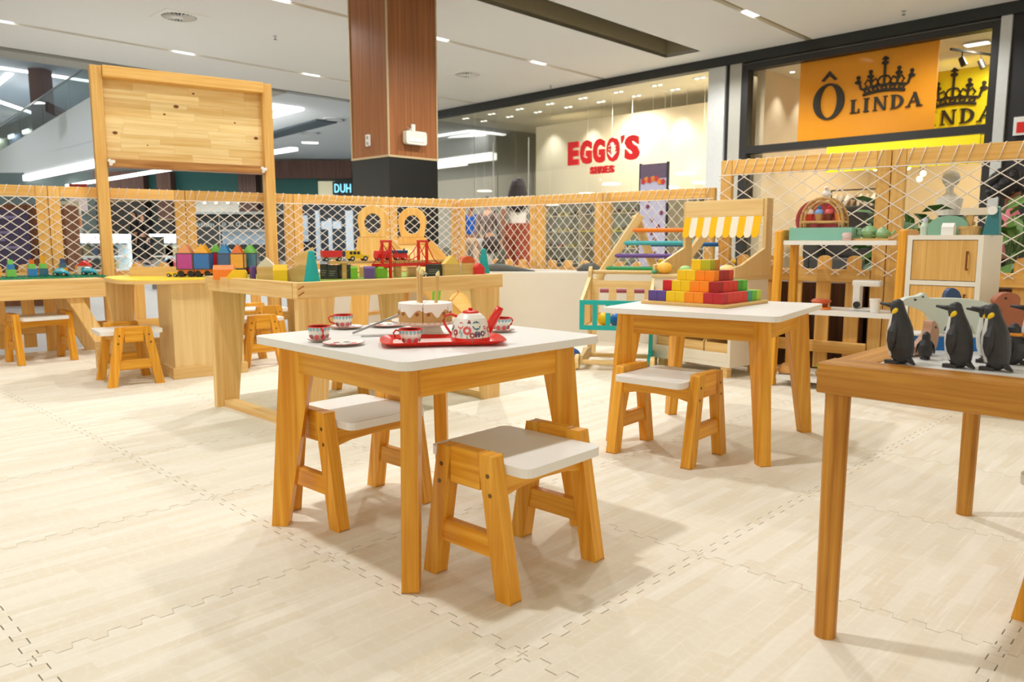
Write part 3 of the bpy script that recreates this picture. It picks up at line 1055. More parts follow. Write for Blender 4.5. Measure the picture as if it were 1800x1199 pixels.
# --- yellow fashion shop: frame, sign, interior
fr = shop_thing('shop_window', 'black framed glass front of the orange and yellow shop', 'shop window')
MB().box(8.42, 8.54, -0.04, 0.14, 0, 3.68).build('frame_post', DARK, fr)
MB().box(12.15, 12.25, -0.04, 0.14, 0, 3.68).build('frame_post', DARK, fr)
MB().box(8.54, 12.15, -0.04, 0.14, 3.58, 3.68).build('frame_bar', DARK, fr)
MB().box(8.54, 12.15, -0.04, 0.14, 2.2, 2.32).build('frame_bar', DARK, fr)
GL2 = glass('shop_glass_clear', (0.97, 0.97, 0.95), 0.35)
MB().box(8.54, 12.15, 0.04, 0.06, 2.32, 3.58).build('glass_pane', GL2, fr)
MB().box(8.54, 9.6, 0.04, 0.06, 0.0, 2.18).build('glass_pane', GL2, fr)
MB().box(11.2, 12.15, 0.04, 0.06, 0.0, 2.18).build('glass_pane', GL2, fr)
ORP = plain('sign_orange', rgb(255, 164, 0), 0.5, 0.02, 3)
YEP = plain('sign_yellow', rgb(255, 232, 6), 0.5, 0.02, 3)
LETB = plain('letter_charcoal', rgb(44, 36, 26), 0.5, 0.05)


def logo(parent, x0, z0, k, y, big_o=True):
    """big round letter, small serif word and crown; k is metres per unit"""
    def X(v):
        return x0 + v * k

    def Z(v):
        return z0 + v * k
    if big_o:
        m = MB()
        n = 28
        out = circ(X(0.25), Z(0.28), 0.25 * k, 0.28 * k, n)
        inn = circ(X(0.25), Z(0.28), 0.135 * k, 0.25 * k, n)
        m.ring(out, inn, y - 0.03, y, 'xz')
        m.build('letter', LETB, parent)
        m = MB()
        m.prism([(X(0.12), Z(0.61)), (X(0.245), Z(0.75)), (X(0.37), Z(0.61)), (X(0.33), Z(0.60)), (X(0.245), Z(0.68)), (X(0.16), Z(0.60))][::-1], y - 0.03, y, 'xz')
        m.build('accent', LETB, parent)
    h = 0.205 * k

    def B(m, a, b, c, d):
        m.box(a, b, y - 0.03, y, c, d)
    zb = Z(0.055)
    th, tn, sf = 0.042 * k, 0.018 * k, 0.014 * k
    x = X(0.60)
    # L
    m = MB()
    B(m, x + 0.02 * k, x + 0.02 * k + th, zb, zb + h)
    B(m, x, x + 0.14 * k, zb, zb + sf)
    B(m, x, x + 0.085 * k, zb + h - sf, zb + h)
    B(m, x + 0.122 * k, x + 0.14 * k, zb, zb + 0.06 * k)
    m.build('letter', LETB, parent)
    x = X(0.80)
    m = MB()
    B(m, x + 0.02 * k, x + 0.02 * k + th, zb, zb + h)
    B(m, x, x + 0.085 * k, zb, zb + sf)
    B(m, x, x + 0.085 * k, zb + h - sf, zb + h)
    m.build('letter', LETB, parent)
    x = X(0.945)
    m = MB()
    B(m, x + 0.02 * k, x + 0.02 * k + tn, zb, zb + h)
    B(m, x + 0.165 * k, x + 0.165 * k + tn, zb, zb + h)
    m.prism([(x + 0.005 * k, zb + h), (x + 0.055 * k, zb + h), (x + 0.183 * k, zb), (x + 0.145 * k, zb)], y - 0.03, y, 'xz')
    B(m, x, x + 0.06 * k, zb, zb + sf)
    B(m, x + 0.145 * k, x + 0.205 * k, zb + h - sf, zb + h)
    m.build('letter', LETB, parent)
    x = X(1.20)
    m = MB()
    B(m, x + 0.02 * k, x + 0.02 * k + th, zb, zb + h)
    n = 12
    o_ = [(x + 0.05 * k + 0.135 * k * sin(pi * i / n), zb + h / 2 - h / 2 * cos(pi * i / n)) for i in range(n + 1)]
    i_ = [(x + 0.05 * k + 0.088 * k * sin(pi * i / n), zb + h / 2 - (h / 2 - sf) * cos(pi * i / n)) for i in range(n + 1)]
    for i in range(n):
        m.prism([o_[i], o_[i + 1], i_[i + 1], i_[i]], y - 0.03, y, 'xz')
    B(m, x, x + 0.06 * k, zb, zb + sf)
    B(m, x, x + 0.06 * k, zb + h - sf, zb + h)
    m.build('letter', LETB, parent)
    x = X(1.425)
    m = MB()
    m.prism([(x + 0.015 * k, zb), (x + 0.105 * k, zb + h), (x + 0.122 * k, zb + h), (x + 0.038 * k, zb)][::-1], y - 0.03, y, 'xz')
    m.prism([(x + 0.155 * k, zb), (x + 0.09 * k, zb + h), (x + 0.13 * k, zb + h), (x + 0.205 * k, zb)][::-1], y - 0.03, y, 'xz')
    B(m, x + 0.05 * k, x + 0.16 * k, zb + 0.07 * k, zb + 0.085 * k)
    B(m, x - 0.01 * k, x + 0.06 * k, zb, zb + sf)
    B(m, x + 0.14 * k, x + 0.225 * k, zb, zb + sf)
    m.build('letter', LETB, parent)
    # crown
    cx_, cz_ = X(1.09), Z(0.31)
    m = MB()
    W_ = 0.34 * k

    def bandz(q, lift):
        return cz_ + lift * k + 0.035 * k * (1 - q * q)
    for lift, th2 in ((0.0, 0.022), (0.085, 0.018)):
        pts = [(cx_ + W_ * (0.9 + lift) * q, y - 0.015, bandz(q, lift)) for q in [-1 + i / 8 for i in range(17)]]
        m.tube(pts, th2 * k, 6)
    for i in range(5):
        q = -0.8 + i * 0.4
        m.ring(circ(cx_ + W_ * 0.92 * q, bandz(q, 0.042), 0.05 * k, 0.034 * k, 10), circ(cx_ + W_ * 0.92 * q, bandz(q, 0.042), 0.028 * k, 0.016 * k, 10), y - 0.03, y, 'xz')
    m.build('crown_band', LETB, parent)
    for i, (q, hh, lean) in enumerate(((-1.0, 0.16, -0.05), (-0.55, 0.20, -0.02), (0, 0.36, 0), (0.55, 0.20, 0.02), (1.0, 0.16, 0.05))):
        m = MB()
        bx_, bz_ = cx_ + W_ * q, bandz(q, 0.09)
        tx_, tz_ = bx_ + lean * k, bz_ + hh * k
        m.beam((bx_, y - 0.015, bz_), (tx_, y - 0.015, tz_), 0.03, 0.03 * k)
        m.prism(circ(tx_, tz_ + 0.02 * k, 0.028 * k, n=8), y - 0.03, y, 'xz')
        m.prism(circ(tx_, tz_ - 0.05 * k, 0.05 * k, 0.03 * k, 8), y - 0.03, y, 'xz')
        if q in (-0.55, 0, 0.55):
            for sg_ in (-1, 1):
                m.tube([(bx_ + lean * k * 0.4 + sg_ * 0.01 * k, y - 0.015, bz_ + hh * k * 0.35), (bx_ + sg_ * 0.06 * k, y - 0.015, bz_ + 0.11 * k), (bx_ + sg_ * 0.10 * k, y - 0.015, bz_ + 0.05 * k), (bx_ + sg_ * 0.07 * k, y - 0.015, bz_ + 0.01 * k)], 0.014 * k, 5)
        if q == 0:
            m.box(tx_ - 0.045 * k, tx_ + 0.045 * k, y - 0.03, y, tz_ - 0.005 * k, tz_ + 0.02 * k)
        m.build('crown_point', LETB, parent)


so = shop_thing('shop_sign', 'orange shop sign panel with dark crown and serif lettering', 'sign')
MB().box(9.36, 11.43, 0.16, 0.2, 2.3, 3.6).build('panel', ORP, so)
logo(so, 9.61, 2.64, 1.0, 0.16)
# the word sits to the right of the big letter: x 10.20 to 11.15
sy = shop_thing('shop_sign', 'yellow shop sign inside at right with the same dark crown', 'sign')
MB().box(10.85, 12.7, 1.5, 1.55, 2.2, 3.4).build('panel', YEP, sy)
logo(sy, 10.05, 2.5, 1.1, 1.5, False)
o = SH(MB().box(9.95, 12.1, -0.03, 0.0, 1.8, 2.195), 'yellow_band', YEP)
tag(o, 'plain yellow panel below the black shop frame', 'panel')
LINW = plain('shop_beige', rgb(224, 204, 170), 0.7, 0.02)
o = SH(MB().box(8.2, 14.2, 4.8, 5.0, -0.016, 3.6), 'wall_back', LINW)
tag(o, 'beige back wall of the yellow shop', 'wall', kind='structure')
o = SH(MB().box(8.55, 8.7, 0.25, 4.8, -0.016, 3.6), 'wall_left', LINW)
tag(o, 'beige left wall of the yellow shop', 'wall', kind='structure')
o = SH(MB().box(8.3, 14.2, 0.16, 5.0, 3.6, 3.68), 'ceiling', plain('shop_ceiling', (1, 1, 1)))
tag(o, 'yellow shop ceiling', 'ceiling', kind='structure')
for k in range(4):
    c_, s_ = cos(SHOPA), sin(SHOPA)
    s, d = 8.95, 0.7 + k * 0.8
    spot(SA[0] + s * c_ - d * s_, SA[1] + s * s_ + d * c_, 35, 3.5, SA[0] + (s - 0.15) * c_ - d * s_, SA[1] + (s - 0.15) * s_ + d * c_, size=80, blend=0.8, r=0.03)
    q = shop_thing('downlight', '%s round downlight along the left wall of the yellow shop' % ['front', 'second', 'third', 'rear'][k], 'ceiling light', s, d, 3.6, 0, 'downlights along the beige wall')
    MB().lathe([(0.06, -0.01), (0.06, 0.0)], 14).build('ring', WHITE, q)
    MB().lathe([(0.04, -0.016), (0.04, -0.01)], 14).build('lens', LEDS, q)
for s, d, l in ((11.75, 0.75, 'square bright lamp at the top of the yellow shop'), (12.3, 1.2, 'square bright lamp right of the track spotlights')):
    q = shop_thing('ceiling_light', l, 'ceiling light', s, d, 3.59)
    MB().box(-0.17, 0.17, -0.1, 0.1, -0.02, 0.0).build('frame', WHITE, q)
    MB().box(-0.15, 0.15, -0.08, 0.08, -0.026, -0.02).build('lamp', LEDW, q)
tr = shop_thing('track_light', 'black ceiling track with five spotlights in the yellow shop', 'track light', 11.5, 0.4, 3.5)
MB().box(0.0, 0.03, 0.0, 2.2, -0.03, 0.0, R(-0.35)).build('track', DARK, tr)
for k in range(5):
    M_ = R(-0.35) @ T(0.015, 0.25 + k * 0.42, -0.03)
    MB().cyl((0, 0, 0), (0, 0, -0.09), 0.01, n=6, M=M_).cyl((-0.02, 0, -0.08), (0.03, 0.02, -0.2), 0.04, 0.045, n=10, M=M_).build('spot_head', DARK, tr)
for k, (s, z, d) in enumerate(((11.12, 2.06, 0.9), (10.78, 1.9, 1.1), (10.62, 1.84, 1.4), (10.88, 1.98, 1.2), (11.05, 1.78, 1.0), (10.9, 1.72, 1.3), (10.35, 1.9, 1.5), (10.12, 1.95, 1.5))):
    q = shop_thing('bulb_lamp', 'small globe bulb in the yellow shop, %s' % ['topmost, against the yellow band', 'left of the cluster', 'far left of the cluster', 'upper in the cluster', 'right of the cluster', 'lowest of the cluster', 'left of the fence post', 'leftmost of all bulbs'][k], 'lamp', s, d, z, 0, 'globe bulbs of the yellow shop')
    MB().ball((0, 0, 0), 0.045).build('globe', plain('bulb', (1, 0.82, 0.5), 0.4, 0, emit=5), q)
    MB().cyl((0, 0, 0.04), (0, 0, 3.6 - z), 0.004, n=5).build('cord', DARK, q)
# dark furniture, clothes rail and mannequin inside
q = shop_thing('sofa', 'dark grey upholstered sofa inside the yellow shop', 'sofa', 9.9, 0.9, -0.016)
GF = plain('sofa_grey', rgb(70, 68, 66), 0.9, 0.1)
MB().box(-0.6, 0.6, 0, 0.75, 0.12, 0.45).build('seat', GF, q, 0.04)
MB().box(-0.6, 0.6, 0.6, 0.8, 0.45, 1.35).build('backrest', GF, q, 0.05)
MB().box(-0.72, -0.6, 0, 0.8, 0.1, 0.75).build('armrest', GF, q, 0.03)
MB().box(0.6, 0.72, 0, 0.8, 0.1, 0.75).build('armrest', GF, q, 0.03)
mn = shop_thing('mannequin', 'grey haired white mannequin in the yellow shop window', 'mannequin', 11.62, 0.45, -0.016)
MNW = plain('mannequin_white', rgb(236, 230, 222), 0.5)
MB().lathe([(0.001, 0), (0.14, 0.01), (0.14, 0.03), (0.02, 0.04), (0.02, 0.75)], 14).build('stand', STEEL, mn)
MB().loft([[(rx * cos(a), ry * sin(a), z) for a in [2 * pi * i / 14 for i in range(14)]] for z, rx, ry in ((0.7, 0.12, 0.09), (0.85, 0.17, 0.12), (1.0, 0.13, 0.1), (1.2, 0.17, 0.12), (1.36, 0.19, 0.1), (1.42, 0.09, 0.07), (1.46, 0.05, 0.05), (1.52, 0.05, 0.05), (1.56, 0.075, 0.085), (1.65, 0.085, 0.1), (1.73, 0.06, 0.07), (1.76, 0.01, 0.01))]).build('body', MNW, mn)
MB().ball((0, 0.02, 1.66), (0.12, 0.13, 0.13)).build('wig', plain('wig_grey', rgb(206, 202, 196), 0.9, 0.2), mn)
rk = shop_thing('clothes_rack', 'black clothes rail with pale garments behind the tall net', 'clothes rack', 9.45, 2.7, -0.016)
MB().cyl((-0.6, 0, 0), (-0.6, 0, 1.7), 0.015, n=6).cyl((0.6, 0, 0), (0.6, 0, 1.7), 0.015, n=6).cyl((-0.6, 0, 1.7), (0.6, 0, 1.7), 0.015, n=6).build('rail', DARK, rk)
for k in range(9):
    x = -0.5 + k * 0.12
    gm = plain('garment_%d' % (k % 4), [(0.65, 0.6, 0.5), (0.5, 0.45, 0.38), (0.75, 0.7, 0.62), (0.4, 0.28, 0.2)][k % 4], 0.9, 0.1)
    MB().loft([[(x + rx * cos(a), ry * sin(a), z) for a in [2 * pi * i / 10 for i in range(10)]] for z, rx, ry in ((0.75, 0.05, 0.24), (1.2, 0.035, 0.2), (1.5, 0.03, 0.22), (1.62, 0.015, 0.05))]).build('garment', gm, rk)

# ------------------------------------------------------------------ far facade behind the fence at left
FY = 31.0
KX = FY / 1359.6


def FX(px):
    return (px - 900) * KX * 1.0


def FZ(py):
    return 0.745 + (422 - py) * KX


fw = MB().box(-27, -2.0, FY, FY + 0.2, -0.016, 3.36).build('wall_far', plain('far_teal_grey', rgb(92, 106, 104), 0.7, 0.1, 1))
tag(fw, 'far shop facades of the concourse', 'wall', kind='structure')
TEALW = plain('fascia_teal', rgb(44, 104, 98), 0.6, 0.08, 3)
MAUVE = wood('mauve_cladding', rgb(88, 58, 48), rgb(122, 88, 74), su=0.5, sv=20)


def far_box(name, x0, x1, y0, y1, mat, d=0.06, off=0.0):
    o = MB().box(FX(x0), FX(x1), FY - d - off, FY - off, max(-0.016, FZ(y1)), FZ(y0), g='z').build(name, mat, fw)
    return o


far_box('fascia_panel', 232, 300, 305, 352, TEALW, 0.15)
far_box('fascia_panel', 318, 440, 305, 352, TEALW, 0.15)
far_box('fascia_panel', 484, 566, 318, 348, TEALW, 0.15)
far_box('wood_band', 484, 626, 288, 318, MAUVE, 0.3)
for k, (x0, x1, l) in enumerate(((192, 276, 'brown clad pillar with dark base behind the walking couple'), (298, 322, 'brown clad pillar right of the walking couple'), (436, 466, 'brown clad pillar behind the board right post'))):
    q = thing('clad_pillar', l, 'pillar', (FX((x0 + x1) / 2), FY - 0.6, 0))
    hw = (x1 - x0) * KX / 2
    zz = 2.25 if k == 0 else 1.55
    MB().box(-hw, hw, 0, 0.6, zz, 3.36, g='z').build('cladding', MAUVE, q)
    MB().box(-hw, hw, 0.01, 0.6, -0.016, zz - 0.03).build('stone_base', plain('pillar_dark', rgb(40, 38, 36), 0.4, 0.2), q)
    MB().box(-hw - 0.01, hw + 0.01, -0.01, 0.6, zz - 0.03, zz).build('trim', TRIM, q)
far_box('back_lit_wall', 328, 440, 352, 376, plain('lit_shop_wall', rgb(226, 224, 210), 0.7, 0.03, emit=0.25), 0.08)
q = thing('track_light', 'white track with five small spotlights on the far pale shop wall', 'track light', (FX(392), FY - 0.3, FZ(355)))
MB().box(-1.3, 1.3, -0.03, 0.03, 0.05, 0.09).box(-0.02, 0.02, 0.03, 0.21, 0.05, 0.09).build('track', WHITE, q)
for k in range(5):
    x = (352 + k * 20 - 392) * KX
    MB().cyl((x, 0, 0.06), (x, 0, 0.0), 0.02, n=6).cyl((x, 0, 0.02), (x + 0.03, -0.05, -0.09), 0.06, 0.07, n=10).build('spot_head', DARK, q)
    MB().cyl((x + 0.03, -0.05, -0.09), (x + 0.032, -0.053, -0.096), 0.06, n=10).build('lens', LEDS, q)
# dark food kiosk shaped like a van
KD = plain('kiosk_dark', rgb(52, 56, 54), 0.5, 0.1)
q = thing('van_kiosk', 'dark van-shaped food kiosk with white lettering behind the net', 'kiosk', (FX(460), 28.4, -0.016))
s_ = 28.4 / 1359.6


def KP(px, py):
    return ((px - 460) * s_, 0.76 + (422 - py) * s_)


MB().prism([KP(362, 490), KP(380, 380), KP(395, 374), KP(545, 374), KP(556, 400), KP(556, 490)][::-1], 0, 1.6, 'xz').build('body', KD, q, 0.05)
MB().prism([KP(436, 430), KP(436, 404), KP(520, 404), KP(520, 430)][::-1], -0.02, 0.0, 'xz').build('serving_window', plain('kiosk_window', (0.28, 0.36, 0.42), 0.3, 0.5, 3, emit=0.35), q)
MB().prism([KP(385, 378), KP(385, 374), KP(545, 374), KP(545, 378)][::-1], -0.3, 0.0, 'xz').build('roof_rail', plain('kiosk_rail', rgb(150, 156, 150), 0.4), q)
MB().box(KP(431, 0)[0], KP(432.6, 0)[0], -0.03, 0.0, KP(0, 470)[1], KP(0, 378)[1]).build('door_seam', plain('seam', rgb(180, 180, 172), 0.5), q)
MB().box(KP(436, 0)[0], KP(520, 0)[0], -0.3, 0.0, KP(0, 408)[1], KP(0, 405)[1]).build('counter', STEEL, q)
KTX = plain('kiosk_letter', rgb(196, 206, 206), 0.5)
for k in range(11):
    x = 388 + k * 4 if k < 9 else 440 + (k - 9) * 8
    MB().box(KP(x, 0)[0], KP(x + 2.4, 0)[0], -0.02, 0.0, KP(0, 399 + (k % 2))[1], KP(0, 392 + (k % 3))[1]).build('letter_mark', KTX, q)
for k in range(6):
    x = 440 + k * 12
    MB().ring(circ(*KP(x, 395), 4 * s_, n=8), circ(*KP(x, 395), 2.2 * s_, n=8), -0.02, 0.0, 'xz').build('letter_mark', KTX, q)
# cream shop with blue neon lettering
far_box('lit_panel', 566, 594, 322, 348, plain('cream_lit', rgb(232, 226, 190), 0.7, 0.03, emit=0.4), 0.1)
NEON = plain('neon_blue', (0.25, 0.75, 0.95), 0.5, 0.0, emit=1.6)
q = thing('neon_sign', 'blue neon letters beside the column', 'sign', (0, FY - 0.2, 0))
MB().box(FX(592), FX(628), 0, 0.15, FZ(345), FZ(323)).build('backing', plain('neon_back', rgb(36, 40, 42), 0.5), q)
for k, ch in enumerate('DUH'):
    text_obj('letter', ch, NEON, q, FX(595.5 + k * 10), FX(603.5 + k * 10), FZ(341.5), FZ(327), 0.0, 0.05, 0.0)
far_box('shop_opening', 532, 626, 354, 485, plain('shop_dark_open', rgb(64, 72, 78), 0.6, 0.3, 1.5), 0.05)
LITB = plain('lit_bluewhite', (0.62, 0.72, 0.8), 0.5, 0.05, 3, emit=0.35)
for k, (x0, x1, y0, y1) in enumerate(((538, 546, 380, 425), (560, 567, 372, 480), (582, 588, 385, 440), (612, 625, 372, 470), (570, 582, 390, 404), (590, 604, 390, 403))):
    far_box('light_panel', x0, x1, y0, y1, LITB, 0.12, 0.05)
far_box('sign_letter', 185, 193, 368, 380, plain('letter_o', (0.8, 0.85, 0.9), 0.5, 0, emit=0.8), 0.1)
# white lit glass showcases
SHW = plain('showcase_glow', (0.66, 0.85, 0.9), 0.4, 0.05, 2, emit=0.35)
for k, (x0, x1, l) in enumerate(((108, 203, 'bright white lit glass showcase behind the net at left'), (268, 296, 'narrow white lit showcase right of the walking couple'))):
    D = 12.0
    kk = D / 1359.6
    cx_ = ((x0 + x1) / 2 - 900) * kk
    hw = (x1 - x0) * kk / 2
    q = thing('showcase', l, 'display case', (cx_, D, -0.016))

    def zz(py):
        return 0.76 + (422 - py) * kk
    MB().box(-hw, hw, 0, 0.6, 0, zz(492)).build('plinth', plain('plinth_grey', rgb(110, 112, 112), 0.5), q)
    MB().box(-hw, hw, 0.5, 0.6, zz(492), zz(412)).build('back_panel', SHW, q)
    for j, y in enumerate((476, 452, 430)):
        MB().box(-hw + 0.02, hw - 0.02, 0.03, 0.5, zz(y), zz(y) + 0.02).build('shelf', WHITE if j < 2 else plain('shelf_dark', rgb(60, 72, 76), 0.4), q)
    MB().box(-hw, hw, 0, 0.6, zz(416), zz(412)).build('light_bar', LEDW, q)
    MB().box(-hw, hw, 0.0, 0.012, zz(490), zz(416)).build('glass_pane', GL2, q)
    n = 5 if k == 0 else 2
    for j in range(2):
        for i in range(n):
            x = -hw + 0.12 + i * (2 * hw - 0.2) / n
            c = [(0.12, 0.25, 0.5), (0.35, 0.4, 0.3), (0.6, 0.1, 0.12), (0.5, 0.45, 0.25), (0.08, 0.1, 0.12)][(i * 2 + j) % 5]
            mt = plain('boxed_%d' % ((i * 2 + j) % 5), c, 0.5, 0.2)
            zb = zz((476, 452)[j]) + 0.02
            o = MB().prism([(-0.07, 0), (0.07, 0), (0.07, 0.12), (0.0, 0.17), (-0.07, 0.12)], 0, 0.08, 'xz').build('boxed_item', mt)
            o.location = (cx_ + x + 0.05, D + 0.25, zb - 0.016)
            tag(o, ['blue', 'olive', 'red', 'tan', 'black'][(i * 2 + j) % 5] + (' carton on the lower showcase shelf' if j == 0 else ' carton on the upper showcase shelf') + (' at left' if k == 0 else ' right of the couple'), 'carton', 'cartons in the lit showcases')
# brown directory kiosk at the left edge
q = thing('directory_kiosk', 'brown wooden kiosk with purple printed poster at left edge', 'kiosk', (-5.75, 8.9, -0.016), 0.15)
BRK = wood('kiosk_brown', rgb(84, 46, 24), rgb(128, 78, 46), su=0.6, sv=30)
MB().box(-0.6, 0.62, 0, 0.4, 0, 1.16, g='z').build('body', BRK, q)
for k in range(6):
    MB().box(0.28 + k * 0.055, 0.315 + k * 0.055, -0.02, 0.0, 0.1, 0.7, g='z').build('slat', BRK, q)
MB().box(-0.42, 0.24, -0.025, 0.0, 0.45, 1.1).build('poster', plain('poster_purple', rgb(58, 48, 84), 0.4, 0.25, 4), q)
PTX = plain('poster_print', rgb(130, 120, 160), 0.5)
for k in range(6):
    MB().box(-0.36, -0.36 + [0.5, 0.3, 0.42, 0.34, 0.5, 0.26][k], -0.029, -0.025, 1.0 - k * 0.085, 1.03 - k * 0.085).build('printed_line', PTX if k != 1 else plain('poster_gold', rgb(160, 120, 60), 0.5), q)
# orange counter sign, red lightbox behind left fence
D = 20.0
kk = D / 1359.6
q = thing('kiosk_sign', 'hanging menu sign above an orange counter panel', 'sign', ((133 - 900) * kk, D, 0.0))
MB().box(-0.35, 0.25, 0, 0.05, 1.38, 1.72).build('cream_panel', plain('menu_cream', rgb(224, 214, 188), 0.6), q)
MB().box(-0.35, 0.25, 0, 0.05, 1.05, 1.37).build('orange_panel', plain('menu_orange', rgb(214, 140, 90), 0.6), q)
MB().box(-0.12, 0.2, -0.05, -0.01, 1.38, 1.52).build('lit_sign', DARK, q)
for k in range(4):
    MB().box(-0.09 + k * 0.065, -0.05 + k * 0.065, -0.06, -0.05, 1.41, 1.49).build('letter_mark', LITB, q)
MB().cyl((-0.3, 0.06, -0.016), (-0.3, 0.06, 1.7), 0.02, n=6).cyl((0.2, 0.06, -0.016), (0.2, 0.06, 1.7), 0.02, n=6).build('stand', STEEL, q)
q = thing('lightbox', 'red and white glowing light box behind the left fence corner', 'light box', ((70 - 900) * kk, D + 2, 0))
MB().box(-0.18, 0.3, 0, 0.1, 1.9, 2.3).build('red_face', plain('lb_red', rgb(170, 50, 44), 0.5, 0.2, 8), q)
MB().cyl((0.06, 0.05, -0.016), (0.06, 0.05, 1.9), 0.04, n=8).build('pole', STEEL, q)
MB().box(-0.18, 0.3, -0.02, 0.0, 1.55, 1.9).build('white_face', plain('lb_white', (0.7, 0.6, 0.6), 0.5, 0.1, emit=0.3), q)

# ------------------------------------------------------------------ netted fence
def net(m, L, z0, z1, y, cw, ch, r, x0=0.0):
    sl = ch / cw
    h = z1 - z0
    for sgn in (1, -1):
        n = int((L + h / sl) / cw) + 2
        for k in range(-int(h / sl / cw) - 1, n):
            # line x = k*cw + t, z = z0 + sgn-slope
            xa = k * cw
            if sgn > 0:
                p0, p1 = (xa, z0), (xa + h / sl, z1)
            else:
                p0, p1 = (xa, z1), (xa + h / sl, z0)
            (ax, az), (bx, bz) = p0, p1
            if bx <= 0 or ax >= L:
                continue
            if ax < 0:
                f = -ax / (bx - ax)
                ax, az = 0.0, az + f * (bz - az)
            if bx > L:
                f = (L - ax) / (bx - ax)
                bx, bz = L, az + f * (bz - az)
            m.cyl((x0 + ax, y, az), (x0 + bx, y, bz), r, n=4, caps=False)


def picket_mesh(h, w=0.074, t=0.018):
    n = 7
    p = [(-w / 2, 0), (w / 2, 0), (w / 2, h - w * 0.34)] + [(w / 2 * cos(pi * i / n), h - w * 0.34 + w * 0.34 * sin(pi * i / n)) for i in range(1, n)] + [(-w / 2, h - w * 0.34)]
    return MB().prism(p[::-1], -t / 2, t / 2, 'xz', None, 'z')


PK = {}


def fence_panel(P, Q, H, mid, label, sp=0.145, cw=0.088, ch=0.066, pole='both', ptop=0.585, rope_h=0.07, mat=FENCEW):
    dx, dy = Q[0] - P[0], Q[1] - P[1]
    L = hypot(dx, dy)
    t = thing('net_fence_panel', label, 'fence', (P[0], P[1], 0), atan2(dy, dx))
    for x in (0.036, L - 0.036):
        MB().box(x - 0.034, x + 0.034, -0.02, 0.02, -0.014, H, g='z').build('post', mat, t, 0.003)
    tr = MB().box(0.071, L - 0.071, -0.02, 0.012, H - rope_h, H).build('top_rail', mat, t, 0.004)
    MB().box(0.071, L - 0.071, -0.036, -0.018, mid - 0.07, mid).build('mid_rail', mat, t, 0.003)
    MB().box(0.071, L - 0.071, -0.036, -0.018, 0.12, 0.185).build('bottom_rail', mat, t, 0.003)
    n = max(2, int((L - 0.16) / sp))
    st = (L - 0.16) / n
    key = (ptop, mat.name)
    for k in range(n):
        x = 0.08 + (k + .5) * st
        if key not in PK:
            o = picket_mesh(ptop - 0.03).build('picket', mat, t)
            PK[key] = o
        else:
            o = dup(PK[key], t)
        o.location = (x, -0.008, 0.03)
    m = MB()
    net(m, L, mid - 0.03, H - rope_h - 0.004, -0.042, cw, ch, 0.0028)
    m.cyl((0, -0.042, H - rope_h - 0.004), (L, -0.042, H - rope_h - 0.004), 0.003, n=4)
    m.build('net', NETM, t)
    m = MB()
    x = 0.02
    while x < L - 0.05:
        m.tube([(x, 0.014, H - rope_h - 0.004), (x, -0.024, H - rope_h - 0.006), (x + 0.028, -0.024, H + 0.003), (x + 0.03, 0.014, H + 0.003)], 0.0024, 4)
        x += random.uniform(0.05, 0.075)
    m.build('lashing_rope', NETM, tr)
    return t


FL = [(-4.05, 4.606), (-3.1, 5.243), (-2.386, 5.722), (-1.723, 6.166), (-1.042, 6.623), (-0.479, 7.0)]
lab = ['netted fence panel at the far left edge', 'netted fence panel left of the board with showcase behind', 'netted fence panel under the wooden board', 'netted fence panel between board and toddler slide', 'netted fence panel running from the slide to the corner']
for k in range(5):
    fence_panel(FL[k], FL[k + 1], 1.10, 0.53, lab[k])
FR = [(-0.479, 7.0), (0.212, 6.408), (0.70, 5.99), (1.40, 5.392)]
lab = ['netted fence panel in front of the walking woman', 'netted fence panel right of the walking woman', 'netted fence panel behind the climbing triangle']
for k in range(3):
    fence_panel(FR[k], FR[k + 1], 1.10, 0.53, lab[k], cw=0.08, ch=0.085)
FT = [(1.259, 4.729), (1.993, 4.138), (2.95, 3.367)]
lab = ['tall netted fence panel behind the open shelf', 'tall netted fence panel behind the white cabinet']
TALLW = FENCEW
for k in range(2):
    fence_panel(FT[k], FT[k + 1], 1.212, 0.585, lab[k], sp=0.15, cw=0.135, ch=0.09, ptop=0.66, rope_h=0.085)
dk = MB().box(0.0, 0.70, 0, 0.3, -0.016, 0.50, g='z').box(0.72, 1.9, 0, 0.3, -0.016, 0.50, g='z').build('low_planter', wood('dark_brown_board', rgb(62, 36, 22), rgb(96, 60, 38)), None, loc=(1.42, 4.75, 0), rz=atan2(-0.76, 0.95))
tag(dk, 'dark brown low planter wall behind the tall fence', 'planter')
# corner rope ladder lashing on the corner post
o = MB()
for k in range(9):
    z = 0.62 + k * 0.055
    o.tube([(-0.515, 6.94, z), (-0.48, 6.935, z + 0.02), (-0.44, 6.955, z + 0.045)], 0.003, 4)
tag(o.build('rope', NETM), 'white rope wound around the fence corner post', 'rope')

